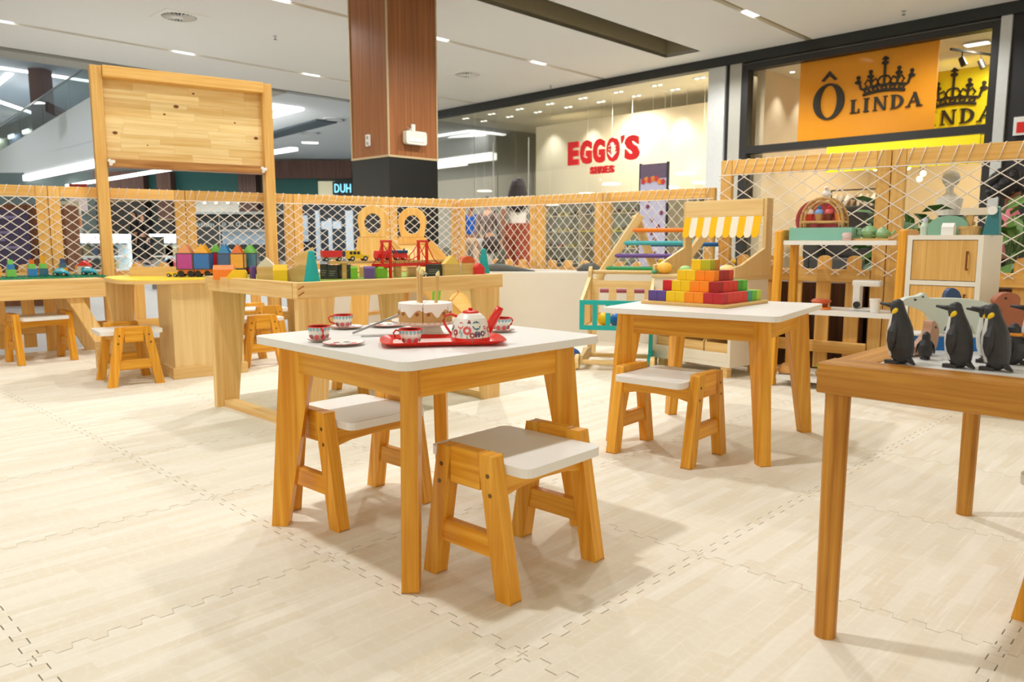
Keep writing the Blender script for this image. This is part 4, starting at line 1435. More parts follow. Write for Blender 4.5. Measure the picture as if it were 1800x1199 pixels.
# ------------------------------------------------------------------ empty wooden board on two posts
bx0, by0, bx1, by1 = -2.79, 5.36, -1.85, 5.985
ang = atan2(by1 - by0, bx1 - bx0)
L = hypot(bx1 - bx0, by1 - by0)
t = thing('sign_board', 'large empty wooden board on two tall posts', 'board', (bx0, by0, 0), ang)
MB().box(-0.036, 0.036, -0.055, 0.035, -0.014, 1.895, g='z').build('post', FENCEW, t, 0.005)
MB().box(L - 0.036, L + 0.036, -0.055, 0.035, -0.014, 1.895, g='z').build('post', FENCEW, t, 0.005)
MB().box(0.036, L - 0.036, -0.09, 0.035, 1.82, 1.895).build('top_beam', FENCEW, t, 0.005)
MB().box(0.036, L - 0.036, -0.075, 0.035, 1.235, 1.29).build('lower_beam', OLDWOOD, t, 0.003)
rows = 9
z = 1.29
rh = (1.82 - 1.29) / rows
random.seed(5)
for r in range(rows):
    x = 0.036
    off = random.uniform(0.05, 0.3)
    ws = []
    while x < L - 0.037:
        w_ = off if not ws else random.uniform(0.22, 0.42)
        w_ = min(w_, L - 0.036 - x)
        if L - 0.036 - (x + w_) < 0.08:
            w_ = L - 0.036 - x
        ws.append(w_)
        mt = random.choice([BOARD1, BOARD1, BOARD2])
        MB().box(x + 0.0003, x + w_ - 0.0003, 0.008 + random.uniform(0, 0.0006), 0.026, z + r * rh + 0.0003, z + (r + 1) * rh - 0.0003).build('plank', mt, t)
        x += w_
random.seed(12)
KNOT = plain('knot_brown', rgb(120, 66, 22), 0.6, 0.3, 90)
for x, z_, r in ((0.50, 1.68, 0.012), (0.10, 1.47, 0.011), (1.05, 1.50, 0.011), (0.42, 1.62, 0.006), (0.9, 1.60, 0.005), (0.62, 1.78, 0.006), (0.3, 1.40, 0.004)):
    MB().prism(circ(x, z_, r * 1.5, r, 9), 0.0062, 0.0074, 'xz').build('knot', KNOT, t)
for x in (0.055, L - 0.055):
    m = MB()
    for k in range(3):
        a = k * 2 * pi / 3 + 0.3
        m.prism(circ(x + 0.014 * cos(a), 1.265 + 0.014 * sin(a), 0.012, n=8), -0.083, -0.075, 'xz')
    m.prism(circ(x, 1.265, 0.014, n=8), -0.087, -0.075, 'xz')
    m.build('bracket', WHITE, t)


# ------------------------------------------------------------------ stools
def make_stool(label, loc, rz):
    t = thing('kids_stool', label, 'stool', (loc[0], loc[1], 0), rz, 'small white-topped stools')
    for sx in (-1, 1):
        x = sx * 0.146
        for sy in (-1, 1):
            m = MB()
            # slanted leg board in the y-z plane
            p = [(sy * 0.082, 0.305), (sy * 0.135, 0.0), (sy * 0.092, 0.0), (sy * 0.040, 0.305)]
            if sy < 0:
                p = p[::-1]
            m.prism(p, x - 0.017, x + 0.017, 'yz', None, 'z')
            lg = m.build('leg', HONEY, t, 0.007, seg=3)
            for z, y in ((0.262, 0.07), (0.222, 0.077)):
                MB().cyl((x + sx * 0.0165, sy * y, z), (x + sx * 0.0178, sy * y, z), 0.0052, n=8).build('screw', SCREW, lg)
        MB().box(x - 0.016, x + 0.016, -0.046, 0.046, 0.225, 0.307, g='y').build('top_rail', HONEY, t, 0.005)
        MB().box(x - 0.012, x + 0.012, -0.09, 0.09, 0.085, 0.135, g='y').build('stretcher', HONEY, t, 0.003)
    for sy in (-1, 1):
        p = [(-0.129, 0.262), (-0.129, 0.212), (-0.08, 0.222), (0, 0.226), (0.08, 0.222), (0.129, 0.212), (0.129, 0.262)]
        MB().prism(p, sy * 0.075 - 0.01, sy * 0.075 + 0.01, 'xz').build('apron', HONEY, t, 0.002)
    MB().prism(rrect(-0.128, 0.128, -0.15, 0.15, 0.022), 0.263, 0.283).build('seat', WHITE, t, 0.004)
    return t


st0 = make_stool('nearest small white-topped wooden stool in front of the tea table', (0.008, 1.709), radians(47.5))
for (x, y), a, l in (((-0.432, 2.11), 47.5, 'small white-topped stool tucked under the left of the tea table'),
                     ((0.543, 2.653), -40.8, 'small white-topped stool in front of the block pyramid table'),
                     ((-2.92, 4.75), 48.7, 'small white-topped stool under the left play table'),
                     ((-2.03, 4.05), -52, 'small white-topped stool beside the yellow table pedestal'),
                     ((-1.57, 4.66), -50, 'small white-topped stool right of the pedestal behind the train table'),
                     ((-1.73, 5.30), -50, 'farthest small white-topped stool behind the train table'),
                     ((-0.70, 3.86), 47, 'small stool hidden under the wooden train table'),
                     ((1.2, 1.47), 45, 'small stool leg showing at the lower right edge')):
    copy_tree(st0, (x, y, 0), radians(a), l)


# ------------------------------------------------------------------ white square tables
def make_table(label, loc, rz, s=0.635, h=0.502):
    t = thing('kids_table', label, 'table', (loc[0], loc[1], 0), rz, 'white-topped square play tables')
    q = s / 2
    MB().prism(rrect(-q, q, -q, q, 0.03, 5), h - 0.019, h).build('tabletop', WHITE, t, 0.003)
    ins = q - 0.085
    for sx, sy in ((1, 1), (-1, 1), (-1, -1), (1, -1)):
        # leg board standing in the diagonal plane, tapering downwards, outer edge splayed
        a = atan2(sy, sx)
        M_ = R(a)
        d0 = ins * sqrt(2)
        p = [(d0 - 0.03, h - 0.02), (d0 - 0.03, h - 0.10), (d0 + 0.042, 0.0), (d0 + 0.084, 0.0), (d0 + 0.045, h - 0.02)]
        MB().prism(p[::-1], -0.0185, 0.0185, 'xz', M_, 'z').build('leg', HONEY, t, 0.006, seg=3)
    for k in range(4):
        M_ = R(k * pi / 2)
        MB().box(-ins + 0.012, ins - 0.012, -ins - 0.012, -ins + 0.01, h - 0.095, h - 0.019, M_).build('apron', HONEY, t, 0.002)
    return t


t1 = make_table('white square table laid with a toy tea set', (-0.217, 1.968), radians(45.2))
copy_tree(t1, (0.760, 2.885, 0), radians(56), 'white square table carrying the block pyramid')

# ------------------------------------------------------------------ penguin table (oak frame, round legs)
ax, ay = 0.558, 1.385
rz = radians(45.5)
t = thing('frame_table', 'oiled oak table with round legs carrying toy penguins', 'table', (ax, ay, 0), rz)
# local x along the receding left edge (0.95 m), local -y to the right of the picture
LX, LY, H = 0.97, 0.95, 0.525
MB().box(0, LX, -0.075, 0.0, H - 0.055, H).build('frame_rail', OAK, t, 0.004)
MB().box(0, LX, -LY, -LY + 0.075, H - 0.055, H).build('frame_rail', OAK, t, 0.004)
MB().box(-0.004, 0.071, -LY + 0.002, 0.004, H - 0.0555, H + 0.0005, g='y').build('frame_rail', OAK, t, 0.004)
MB().box(LX - 0.071, LX + 0.004, -LY + 0.002, 0.004, H - 0.0555, H + 0.0005, g='y').build('frame_rail', OAK, t, 0.004)
MB().box(0.071, LX - 0.071, -LY + 0.075, -0.075, H - 0.03, H - 0.002).build('white_inset', WHITE, t)
for x, y in ((0.026, -0.026), (LX - 0.026, -0.026), (0.026, -LY + 0.026), (LX - 0.026, -LY + 0.026)):
    MB().cyl((x, y, 0), (x, y, H - 0.05), 0.0195, 0.0222, n=20).build('leg', OAK, t)

# ------------------------------------------------------------------ train table
fx, fy = -0.80, 2.872
rz = radians(45.5)
TLX = 1.08
TLY = 0.78
H = 0.587
t = thing('train_table', 'large pale pine play table covered with wooden train toys', 'table', (fx, fy, 0), rz)
MB().box(0, TLX, 0.0, 0.03, H - 0.062, H).build('apron', PALE, t, 0.002)
MB().box(0, TLX, TLY - 0.03, TLY, H - 0.062, H).build('apron', PALE, t, 0.002)
MB().box(-0.002, 0.03, 0.031, TLY - 0.031, H - 0.062, H, g='y').build('apron', PALE, t, 0.002)
MB().box(TLX - 0.03, TLX + 0.002, 0.031, TLY - 0.031, H - 0.062, H, g='y').build('apron', PALE, t, 0.002)
MB().box(0.03, TLX - 0.03, 0.03, TLY - 0.03, H - 0.03, H - 0.012).build('grass_board', plain('grass_green', rgb(150, 170, 70), 0.9, 0.35, 160, bump=0.6), t)
for x0, sg in ((0.012, 1), (TLX - 0.012, -1)):
    for y0 in (0.012, TLY - 0.042):
        p = [(x0, H - 0.06), (x0, 0.0), (x0 + sg * 0.10, 0.0), (x0 + sg * 0.16, H - 0.06)]
        if sg < 0:
            p = p[::-1]
        MB().prism(p, y0, y0 + 0.03, 'xz', None, 'z').build('leg', PALE, t, 0.002)
    xa, xb = sorted((x0 + sg * 0.03, x0 + sg * 0.085))
    MB().box(xa, xb, 0.043, TLY - 0.043, 0.0, 0.03, g='y').build('floor_runner', PALE, t, 0.002)
m = MB()
for z in (H - 0.022, H - 0.045):
    m.beam((0.006, -0.0008, z - 0.004), (0.03, -0.0008, z + 0.008), 0.002, 0.004)
m.build('dowel', plain('dowel_brown', rgb(176, 96, 40), 0.6), t)

# ------------------------------------------------------------------ left play table with slanted legs
t = thing('play_table', 'pale pine play table with slanted legs at left edge', 'table', (-2.56, 4.87, 0), radians(42))
MB().box(-1.3, 0.0, 0.0, 0.55, 0.485, 0.505).build('tabletop', PALE, t, 0.002)
MB().box(-1.3, 0.0, 0.0, 0.028, 0.39, 0.485).build('apron', PALE, t, 0.002)
MB().box(-1.3, 0.0, 0.522, 0.55, 0.39, 0.485).build('apron', PALE, t, 0.002)
MB().box(-0.028, 0.0, 0.028, 0.522, 0.39, 0.485, g='y').build('apron', PALE, t, 0.002)
for x in (-0.22, -1.1):
    for y in (0.03, 0.48):
        sg = 1 if x > -0.5 else -1
        p = [(x, 0.40), (x + sg * 0.20, -0.0), (x + sg * 0.20 + 0.085, 0.0), (x + 0.085, 0.40)]
        MB().prism(p, y, y + 0.032, 'xz', None, 'z').build('leg', PALE if sg > 0 else FENCEW, t, 0.002)

# ------------------------------------------------------------------ yellow topped pedestal table
t = thing('pedestal_table', 'plywood pedestal table with a yellow top beside the fence', 'table', (-1.812, 4.11, 0), radians(37))
MB().box(0, 0.37, 0, 0.32, 0.0, 0.515, g='z').build('pedestal', PLY, t, 0.002)
MB().box(-0.015, 0.385, -0.015, 0.335, 0.0, 0.06).build('plinth', PALE, t, 0.003)
MB().prism(rrect(-0.24, 0.5, -0.05, 0.70, 0.25, 6), 0.515, 0.532).build('tabletop', PALE, t, 0.002)
MB().prism(rrect(-0.235, 0.495, -0.045, 0.695, 0.246, 6), 0.532, 0.537).build('yellow_surface', plain('yellow_vinyl', rgb(246, 214, 60), 0.5), t)
for x, y in ((-0.16, 0.56), (0.22, 0.62)):
    MB().prism([(x - 0.06, 0.515), (x - 0.02, 0.16), (x + 0.07, 0.16), (x + 0.09, 0.515)], y - 0.015, y + 0.015, 'xz', None, 'z').build('side_panel', PALE, t)
MB().box(-0.28, 0.28, 0.60, 0.66, 0.0, 0.16).build('foot_rail', PALE, t)

# ------------------------------------------------------------------ white corner box (ball pit)
t = thing('ball_pit', 'low white box filling the fence corner', 'ball pit')
front = [(-1.62, 5.83), (0.64, 5.66)]
poly = [front[0], front[1], (1.02, 5.56), (-0.47, 6.86), (-1.62, 6.12)]
inner = [(-1.50, 5.90), (0.62, 5.74), (0.90, 5.62), (-0.47, 6.78), (-1.50, 6.14)]
MB().ring(poly, inner, -0.013, 0.5).build('wall', WPAINT, t)
MB().prism(inner, 0.30, 0.32).build('mat', plain('pit_mat', rgb(214, 206, 190), 0.8), t)
MB().ring([(p[0] * 1.0, p[1]) for p in poly], inner, 0.5, 0.512).build('rim', WHITE, t)
o = MB().loft([[(x, 0.05 * w * cos(a), 0.045 * w * (1 + sin(a)) + zz) for a in [2 * pi * i / 10 for i in range(10)]] for x, w, zz in ((-0.34, 0.5, 0.0), (-0.28, 1.0, 0.0), (-0.15, 1.25, 0.0), (0.0, 1.0, 0.0), (0.16, 0.6, 0.0), (0.28, 0.3, 0.0), (0.36, 0.15, 0.0))])
o.prism([(-0.18, 0.10), (-0.12, 0.17), (-0.09, 0.09)][::-1], -0.006, 0.006, 'xz')
o = o.build('toy_shark', plain('shark_grey', rgb(96, 98, 94), 0.8, 0.1), None, loc=(-0.03, 5.78, 0.512), rz=-0.06)
o.scale = (0.56, 0.6, 0.55)
tag(o, 'long grey plush shark lying on the white corner box', 'plush toy')
o = MB().loft([[(x, 0.06 * w * cos(a), 0.05 * w * (1 + sin(a))) for a in [2 * pi * i / 10 for i in range(10)]] for x, w in ((-0.16, 0.3), (-0.08, 1.0), (0.05, 1.1), (0.14, 0.5))]).build('toy_whale', MATS['shark_grey'], None, loc=(0.58, 5.78, 0.512), rz=-0.3)
o.scale = (0.6, 0.6, 0.6)
tag(o, 'dark grey plush animal at the right end of the white box', 'plush toy')

# ------------------------------------------------------------------ toddler slide
SLW = wood('slide_birch', rgb(226, 172, 88), rgb(242, 200, 120), su=1.5, sv=30)
t = thing('toddler_slide', 'pale wooden toddler slide with two round holes in its sides', 'slide', (-0.93, 5.22, 0), radians(4))
t.scale = (0.97, 0.97, 0.97)


def slide_side(y):
    # side board: rounded top with a big hole, slot below, widening to the floor
    out = []
    n = 24
    cz_, cx_, r_ = 0.90, 0.0, 0.105
    hole = circ(cx_, cz_ - 0.02, 0.058, 0.068, n)
    outer = []
    for (hx, hz) in hole:
        a = atan2(hz - (cz_ - 0.02), hx - cx_)
        if a >= 0:
            outer.append((cx_ + r_ * cos(a), cz_ + r_ * sin(a)))
        else:
            k = -a / pi
            outer.append((cx_ + r_ - 2 * r_ * k, cz_ - 0.115 - 0.03 * sin(pi * k) * 0))
    m = MB()
    m.ring(outer, hole, y, y + 0.02, 'xz', None, 'z')
    m.prism([(-0.105, 0.785), (0.105, 0.785), (0.105, 0.62), (0.08, 0.40), (-0.03, 0.40), (-0.06, 0.12), (-0.13, 0.0), (-0.19, 0.0), (-0.16, 0.40)][::-1], y, y + 0.02, 'xz', None, 'z')
    m.prism([(0.08, 0.40), (0.30, 0.0), (0.36, 0.0), (0.14, 0.46)], y, y + 0.02, 'xz', None, 'z')
    return m


slide_side(0.0).build('side_board', SLW, t, 0.004)
o = slide_side(0.0).build('side_board', SLW, t, 0.004)
o.location = (0.25, 0.36, 0)
M_ = Matrix(((1, 0.25 / 0.36, 0, 0), (0, 1, 0, 0), (0, 0, 1, 0), (0, 0, 0, 1)))
MB().box(-0.09, 0.09, 0.02, 0.36, 0.72, 0.745, M_).build('platform', SLW, t, 0.004)
MB().box(-0.13, -0.03, 0.02, 0.36, 0.48, 0.50, M_).build('step', SLW, t, 0.004)
MB().box(-0.16, -0.06, 0.02, 0.36, 0.24, 0.26, M_).build('step', SLW, t, 0.004)
m = MB()
m.add([Vector(v) for v in ((0.09, 0.03, 0.73), (0.09, 0.35, 0.73), (0.60, 0.35, 0.17), (0.60, 0.03, 0.17), (0.09, 0.03, 0.71), (0.09, 0.35, 0.71), (0.60, 0.35, 0.15), (0.60, 0.03, 0.15))], [(0, 3, 2, 1), (4, 5, 6, 7), (0, 4, 7, 3), (1, 2, 6, 5), (0, 1, 5, 4), (3, 7, 6, 2)], M_, 'x')
m.build('chute', SLW, t)
for y in (0.0, 0.36):
    MB().beam((0.10 + y * 0.69, y + 0.01, 0.73), (0.61 + y * 0.69, y + 0.01, 0.18), 0.02, 0.11).build('chute_side', SLW, t, 0.004)
MB().beam((0.57, 0.05, 0.16), (0.58, 0.05, 0.0), 0.03, 0.05).build('chute_leg', SLW, t)
MB().beam((0.80, 0.35, 0.16), (0.81, 0.35, 0.0), 0.03, 0.05).build('chute_leg', SLW, t)

# bead maze panel under the far end of the train table
t = thing('bead_maze', 'painted wooden bead maze seen under the train table', 'toy', (-0.35, 5.0, 0.0), 0.1)
BMW = plain('maze_print', rgb(228, 196, 128), 0.6, 0.1)
m = MB()
m.ring(rrect(-0.17, 0.17, 0.0, 0.58, 0.06, 5), circ(0.0, 0.32, 0.075, 0.10, 24, 0.13), -0.15, -0.13, 'xz')
m.build('front_panel', BMW, t)
MB().box(-0.15, 0.15, -0.13, 0.12, 0.0, 0.02).build('base_board', BMW, t)
m = MB()
m.prism([(-0.165, 0.02), (-0.165, 0.42), (-0.10, 0.52), (-0.12, 0.36), (-0.10, 0.2), (-0.13, 0.02)], -0.154, -0.151, 'xz')
m.build('painted_vine', GRN, t)
m = MB()
for a in range(4):
    m.prism(circ(0.12 + 0.012 * cos(a * pi / 2), 0.3 + 0.012 * sin(a * pi / 2), 0.008, n=8), -0.154, -0.151, 'xz')
m.build('painted_flower', ORA, t)
MB().tube([(-0.16, -0.17, 0.5), (-0.24, -0.17, 0.44), (-0.22, -0.18, 0.38), (-0.16, -0.18, 0.30), (-0.05, -0.17, 0.36), (0.0, -0.17, 0.42), (-0.05, -0.17, 0.50)], 0.004, 6).build('wire', plain('wire_orange', rgb(214, 130, 60)), t)
for x, c in ((0.02, YEL), (0.05, ORA), (0.085, BLU)):
    MB().ball((x, -0.17, 0.47), 0.016).build('bead', c, t)

# ------------------------------------------------------------------ climbing triangle
t = thing('climbing_triangle', 'wooden climbing triangle with rainbow rungs', 'climbing frame', (0.0, 0.0, 0))
AP = 0.875
tl, tr_ = Vector((0.81, 5.05, AP)), Vector((1.30, 4.98, AP))
bl, br_ = Vector((0.58, 5.0, 0.53)), Vector((1.02, 4.86, 0.53))
for a, b in ((tl, bl), (tr_, br_)):
    MB().beam(a + Vector((0.02, 0, 0.03)), b, 0.028, 0.055).build('side_rail', PLY, t, 0.006)
    q = b + (b - a).normalized() * 0.02
    MB().ball(q, (0.028, 0.016, 0.045), 10, 6).build('rail_end', PLY, t)
    MB().beam(Vector((q.x - 0.03, q.y + 0.02, 0.5)), Vector((q.x - 0.05, q.y + 0.02, 0.0)), 0.03, 0.055).build('post', PLY, t, 0.005)
    MB().beam(a + Vector((-0.01, 0.03, 0.03)), a + Vector((0.20, 0.10, -0.50)), 0.028, 0.055).build('rear_rail', PLY, t, 0.006)
    MB().beam(a + Vector((0.19, 0.10, -0.48)), a + Vector((0.25, 0.10, -AP)), 0.028, 0.055).build('rear_leg', PLY, t, 0.006)
for k, c in enumerate((ORA, colr('rung_aqua', 70, 180, 190), PUR, DGRN)):
    f = 0.20 + k * 0.235
    MB().cyl(tl + (bl - tl) * f, tr_ + (br_ - tr_) * f, 0.014, n=12).build('rung', c, t)
MB().cyl((0.57, 5.0, 0.42), (1.02, 4.88, 0.42), 0.014, n=12).build('rung', colr('rung_plum', 160, 74, 90), t)
for k, c in enumerate((BLU, YEL, DGRN)):
    d_ = Vector((0.10 + 0.05 * k, 0.06, -0.16 - 0.11 * k))
    MB().cyl(tl + d_, tr_ + d_, 0.014, n=12).build('rung', c, t)

# ------------------------------------------------------------------ market stall
sx_, sy_ = 0.830, 4.525
rz = atan2(-0.415, 0.335)
SW, SD = 0.54, 0.33
t = thing('market_stall', 'toy market stall with yellow and white striped awning', 'toy stall', (sx_, sy_, 0), rz)
WP = plain('stall_white', rgb(236, 226, 206), 0.5, 0.02)
MB().box(0, 0.018, 0, SD, 0.06, 0.53).build('side_panel', WP, t)
MB().box(SW - 0.018, SW, 0, SD, 0.06, 0.53).build('side_panel', WP, t)
MB().box(0.018, SW - 0.018, 0, SD, 0.06, 0.085).build('base_board', WP, t)
MB().box(0.018, SW - 0.018, SD - 0.012, SD, 0.085, 0.53).build('back_panel', PLY, t)
MB().box(0.018, SW - 0.018, 0.0, 0.015, 0.085, 0.135).build('front_lip', WP, t, 0.002)
MB().box(0.018, SW - 0.018, 0.01, SD - 0.012, 0.30, 0.315).build('shelf', WP, t)
MB().box(0.018, SW - 0.018, 0.0, 0.015, 0.315, 0.53).build('front_panel', WP, t)
MB().box(-0.012, SW + 0.012, -0.015, SD + 0.01, 0.53, 0.548).build('counter', PLY, t, 0.003)
for x in (0.05, SW - 0.05):
    for y in (0.04, SD - 0.04):
        MB().box(x - 0.02, x + 0.02, y - 0.02, y + 0.02, 0, 0.06).build('foot', PALE, t)
for x0 in (-0.012, SW - 0.006):
    p = [(0.0, 0.548), (SD, 0.548), (SD, 0.97), (SD - 0.06, 0.97), (SD - 0.06, 0.70), (0.06, 0.61), (0.0, 0.60)]
    MB().prism(p, x0, x0 + 0.018, 'yz', None, 'z').build('upright', PLY, t, 0.002)
MB().box(0.006, SW - 0.006, SD - 0.07, SD - 0.052, 0.875, 0.97).build('fascia', PLY, t, 0.002)
AY, AW = plain('awning_yellow', rgb(250, 190, 6), 0.8), plain('awning_white', rgb(240, 232, 214), 0.8)
n = 11
for k in range(n):
    w_ = (SW - 0.02) / n
    x = 0.01 + k * w_
    p = [(x, 0.875), (x, 0.775)] + [(x + w_ * (0.5 - 0.5 * cos(pi * i / 5)), 0.775 - 0.022 * sin(pi * i / 5)) for i in range(1, 5)] + [(x + w_, 0.775), (x + w_, 0.875)]
    M_ = T(0, SD - 0.075, 0.875) @ R(-0.22, 'X') @ T(0, 0, -0.875)
    MB().prism(p, 0, 0.003, 'xz', M_).build('awning_stripe', AY if k % 2 == 0 else AW, t)
cx0, cy0 = cos(rz), sin(rz)


def onstall(x, y, z):
    return (sx_ + x * cx0 - y * cy0, sy_ + x * cy0 + y * cx0, z)


for k, (x, w_) in enumerate(((0.022, 0.16), (0.19, 0.16), (0.358, 0.16))):
    q = thing('wooden_crate', ['left', 'middle', 'right'][k] + ' shallow wooden crate at the bottom of the market stall', 'crate', onstall(x, 0.02, 0.086), rz)
    M_ = R(0.35, 'X')
    MB().box(0, w_, 0, 0.008, 0.052, 0.10).box(0, w_, 0, 0.008, 0.0, 0.052).build('front_board', PALE, q)
    MB().box(0, w_, 0.2, 0.208, 0.0, 0.15).build('back_board', PALE, q)
    MB().box(0, 0.008, 0.008, 0.2, 0, 0.11).build('side_board', PALE, q)
    MB().box(w_ - 0.008, w_, 0.008, 0.2, 0, 0.11).build('side_board', PALE, q)
    MB().box(0.008, w_ - 0.008, 0.008, 0.2, 0, 0.01).build('bottom_board', PALE, q)
    for j in range(5):
        c = [(YEL, 'yellow toy lemon'), (BEECH, 'tan toy potato'), (ORA, 'orange toy carrot')][k]
        o = MB().ball((0, 0, 0), (0.026, 0.02, 0.018) if k != 2 else (0.035, 0.012, 0.012), 10, 7)
        o.ball((0.024, 0, 0.002), (0.008, 0.006, 0.006), 6, 5)
        o = o.build('toy_vegetable', c[0], None, loc=onstall(x + 0.035 + (j % 3) * 0.04, 0.06 + 0.05 * (j // 3), 0.118), rz=j * 0.9)
        tag(o, '%s %s in a bottom crate of the market stall' % (['first', 'second', 'third', 'fourth', 'fifth'][j], c[1]), 'toy food', 'toy vegetables in the stall crates')
eggs = [(0.03, 0.05, rgb(246, 190, 70), 'orange yellow toy fruit on the left of the stall counter', 0.055), (0.13, 0.12, rgb(170, 214, 130), 'pale green toy fruit on the stall counter', 0.04), (0.34, 0.13, rgb(236, 220, 120), 'pale yellow toy fruit right of the pyramid top', 0.042), (0.40, 0.06, rgb(168, 136, 190), 'lilac toy fruit on the stall counter', 0.05), (0.475, 0.04, rgb(246, 212, 140), 'cream yellow toy lemon on the right of the stall counter', 0.052), (0.0, 0.0, rgb(60, 150, 110), 'small dark green toy fruit at the stall counter edge', 0.018)]
for k, (x, y, c, l, r) in enumerate(eggs):
    q = thing('toy_fruit', l, 'toy food', onstall(x, y, 0.548 + r * 0.62), rz + 0.4)
    MB().ball((0, 0, 0), (r * 0.95, r * 0.7, r * 0.62), 14, 9).build('fruit', plain('fruit_%d' % k, c, 0.5), q)
    MB().cyl((r * 0.9, 0, 0), (r * 1.05, 0, 0.004), 0.004, 0.003, n=6).build('stem', DGRN, q)

# ------------------------------------------------------------------ teal toy shopping cart
t = thing('toy_cart', 'teal and natural wooden toy shopping cart', 'toy cart', (0.385, 4.40, 0), radians(-14))
LT = plain('cart_teal', rgb(0, 172, 166), 0.45)


def frame_panel(m, x0, x1, z0, z1, nx, bar, y0, y1):
    m.box(x0, x1, y0, y1, z0, z0 + bar)
    m.box(x0, x1, y0, y1, z1 - bar, z1)
    w_ = (x1 - x0 - bar * (nx + 1)) / nx
    for k in range(nx + 1):
        xx = x0 + k * (w_ + bar)
        m.box(xx, xx + bar, y0, y1, z0 + bar, z1 - bar)


m = MB()
frame_panel(m, 0.0, 0.40, 0.235, 0.405, 5, 0.026, 0.0, 0.014)
m.build('front_panel', LT, t)
for x in (0.0, 0.385):
    m = MB()
    m.prism([(0.014, 0.375), (0.35, 0.505), (0.35, 0.53), (0.014, 0.405)], x, x + 0.018, 'yz', None, 'y')
    for k in range(6):
        y = 0.04 + k * 0.055
        m.prism([(y, 0.25), (y + 0.014, 0.25), (y + 0.014, 0.385 + (y + 0.014) * 0.37), (y, 0.385 + y * 0.37)], x, x + 0.016, 'yz', None, 'z')
    m.box(x, x + 0.018, 0.014, 0.36, 0.235, 0.255, g='y')
    m.build('side_rail', PLY, t)
MB().box(0.018, 0.385, 0.014, 0.35, 0.235, 0.245).build('basket_floor', PLY, t)
m = MB()
frame_panel(m, 0.018, 0.385, 0.26, 0.50, 3, 0.045, 0.335, 0.35)
m.build('seat_back', PLY, t)
for x in (0.0, 0.385):
    m = MB()
    m.prism([(0.33, 0.05), (0.37, 0.05), (0.39, 0.56), (0.36, 0.585), (0.325, 0.56)], x, x + 0.02, 'yz', None, 'z')
    m.prism([(0.02, 0.03), (0.36, 0.03), (0.37, 0.09), (0.2, 0.10), (0.02, 0.08)], x, x + 0.02, 'yz', None, 'y', msides=0)
    m.build('frame_side', PLY if x == 0 else LT, t)
m = MB()
m.prism([(0.10, 0.09), (0.14, 0.09), (0.19, 0.235), (0.15, 0.235)], 0.385, 0.405, 'yz')
m.prism([(0.25, 0.09), (0.33, 0.09), (0.33, 0.235), (0.22, 0.235)], 0.385, 0.405, 'yz')
m.build('frame_strut', LT, t)
MB().cyl((0.0, 0.375, 0.55), (0.40, 0.375, 0.55), 0.012, n=12).build('handle', PLY, t)
MB().cyl((0.02, 0.03, 0.045), (0.39, 0.03, 0.045), 0.014, n=10).build('axle', PLY, t)
MB().cyl((0.02, 0.32, 0.045), (0.39, 0.32, 0.045), 0.014, n=10).build('axle', PLY, t)
w0 = None
for x in (-0.024, 0.405):
    for y in (0.03, 0.32):
        MB().cyl((x, y, 0.045), (x + 0.022, y, 0.045), 0.045, n=20).build('wheel', PLY, t, 0.003)
for x, y, r, c, l in ((0.12, 0.16, 0.038, YEL, 'yellow toy pear lying in the cart'), (0.25, 0.22, 0.036, RED, 'red toy apple lying in the cart'), (0.20, 0.10, 0.04, BLU, 'blue toy ball lying in the cart')):
    c_, s_ = cos(radians(-14)), sin(radians(-14))
    q = thing('toy_fruit', l, 'toy food', (0.385 + x * c_ - y * s_, 4.40 + x * s_ + y * c_, 0.246 + r))
    MB().ball((0, 0, 0), r).build('fruit', c, q)
    MB().cyl((0, 0, r * 0.95), (0.004, 0, r * 1.25), 0.004, 0.003, n=6).build('stem', BEECH, q)
o = MB().ball((0, 0, 0.05), (0.055, 0.05, 0.05)).ball((0.05, 0, 0.03), (0.03, 0.03, 0.03)).build('plush_ball', colr('plush_blue', 40, 84, 160, 0.9), None, loc=(0.36, 4.62, 0.0))
tag(o, 'dark blue plush toy on the floor left of the cart', 'plush toy')

# ------------------------------------------------------------------ open shelf
fx0, fy0, fx1, fy1 = 1.345, 3.95, 1.80, 3.60
rz = atan2(fy1 - fy0, fx1 - fx0)
SL = hypot(fx1 - fx0, fy1 - fy0)
t = thing('open_shelf', 'honey pine shelf rack with three white shelves', 'shelf', (fx0, fy0, 0), rz)
for x in (0.0, SL):
    for y0, y1 in ((0.0, 0.03), (0.30, 0.27)):
        MB().beam((x, y0, 0), (x, y1, 0.79), 0.036, 0.05, up=(0, 1, 0)).build('leg', HONEY, t, 0.006)
    MB().box(x - 0.017, x + 0.017, 0.04, 0.26, 0.72, 0.795, g='y').build('top_rail', HONEY, t, 0.006)
for z, d in ((0.035, 0.0), (0.375, 0.012), (0.72, 0.025)):
    MB().prism(rrect(0.02, SL - 0.02, -0.01 + d, 0.30 - d, 0.01), z, z + 0.022).build('shelf_board', WHITE, t, 0.003)


def onshelf(x, y, z):
    return (fx0 + x * cos(rz) - y * sin(rz), fy0 + x * sin(rz) + y * cos(rz), z)


SRZ = rz
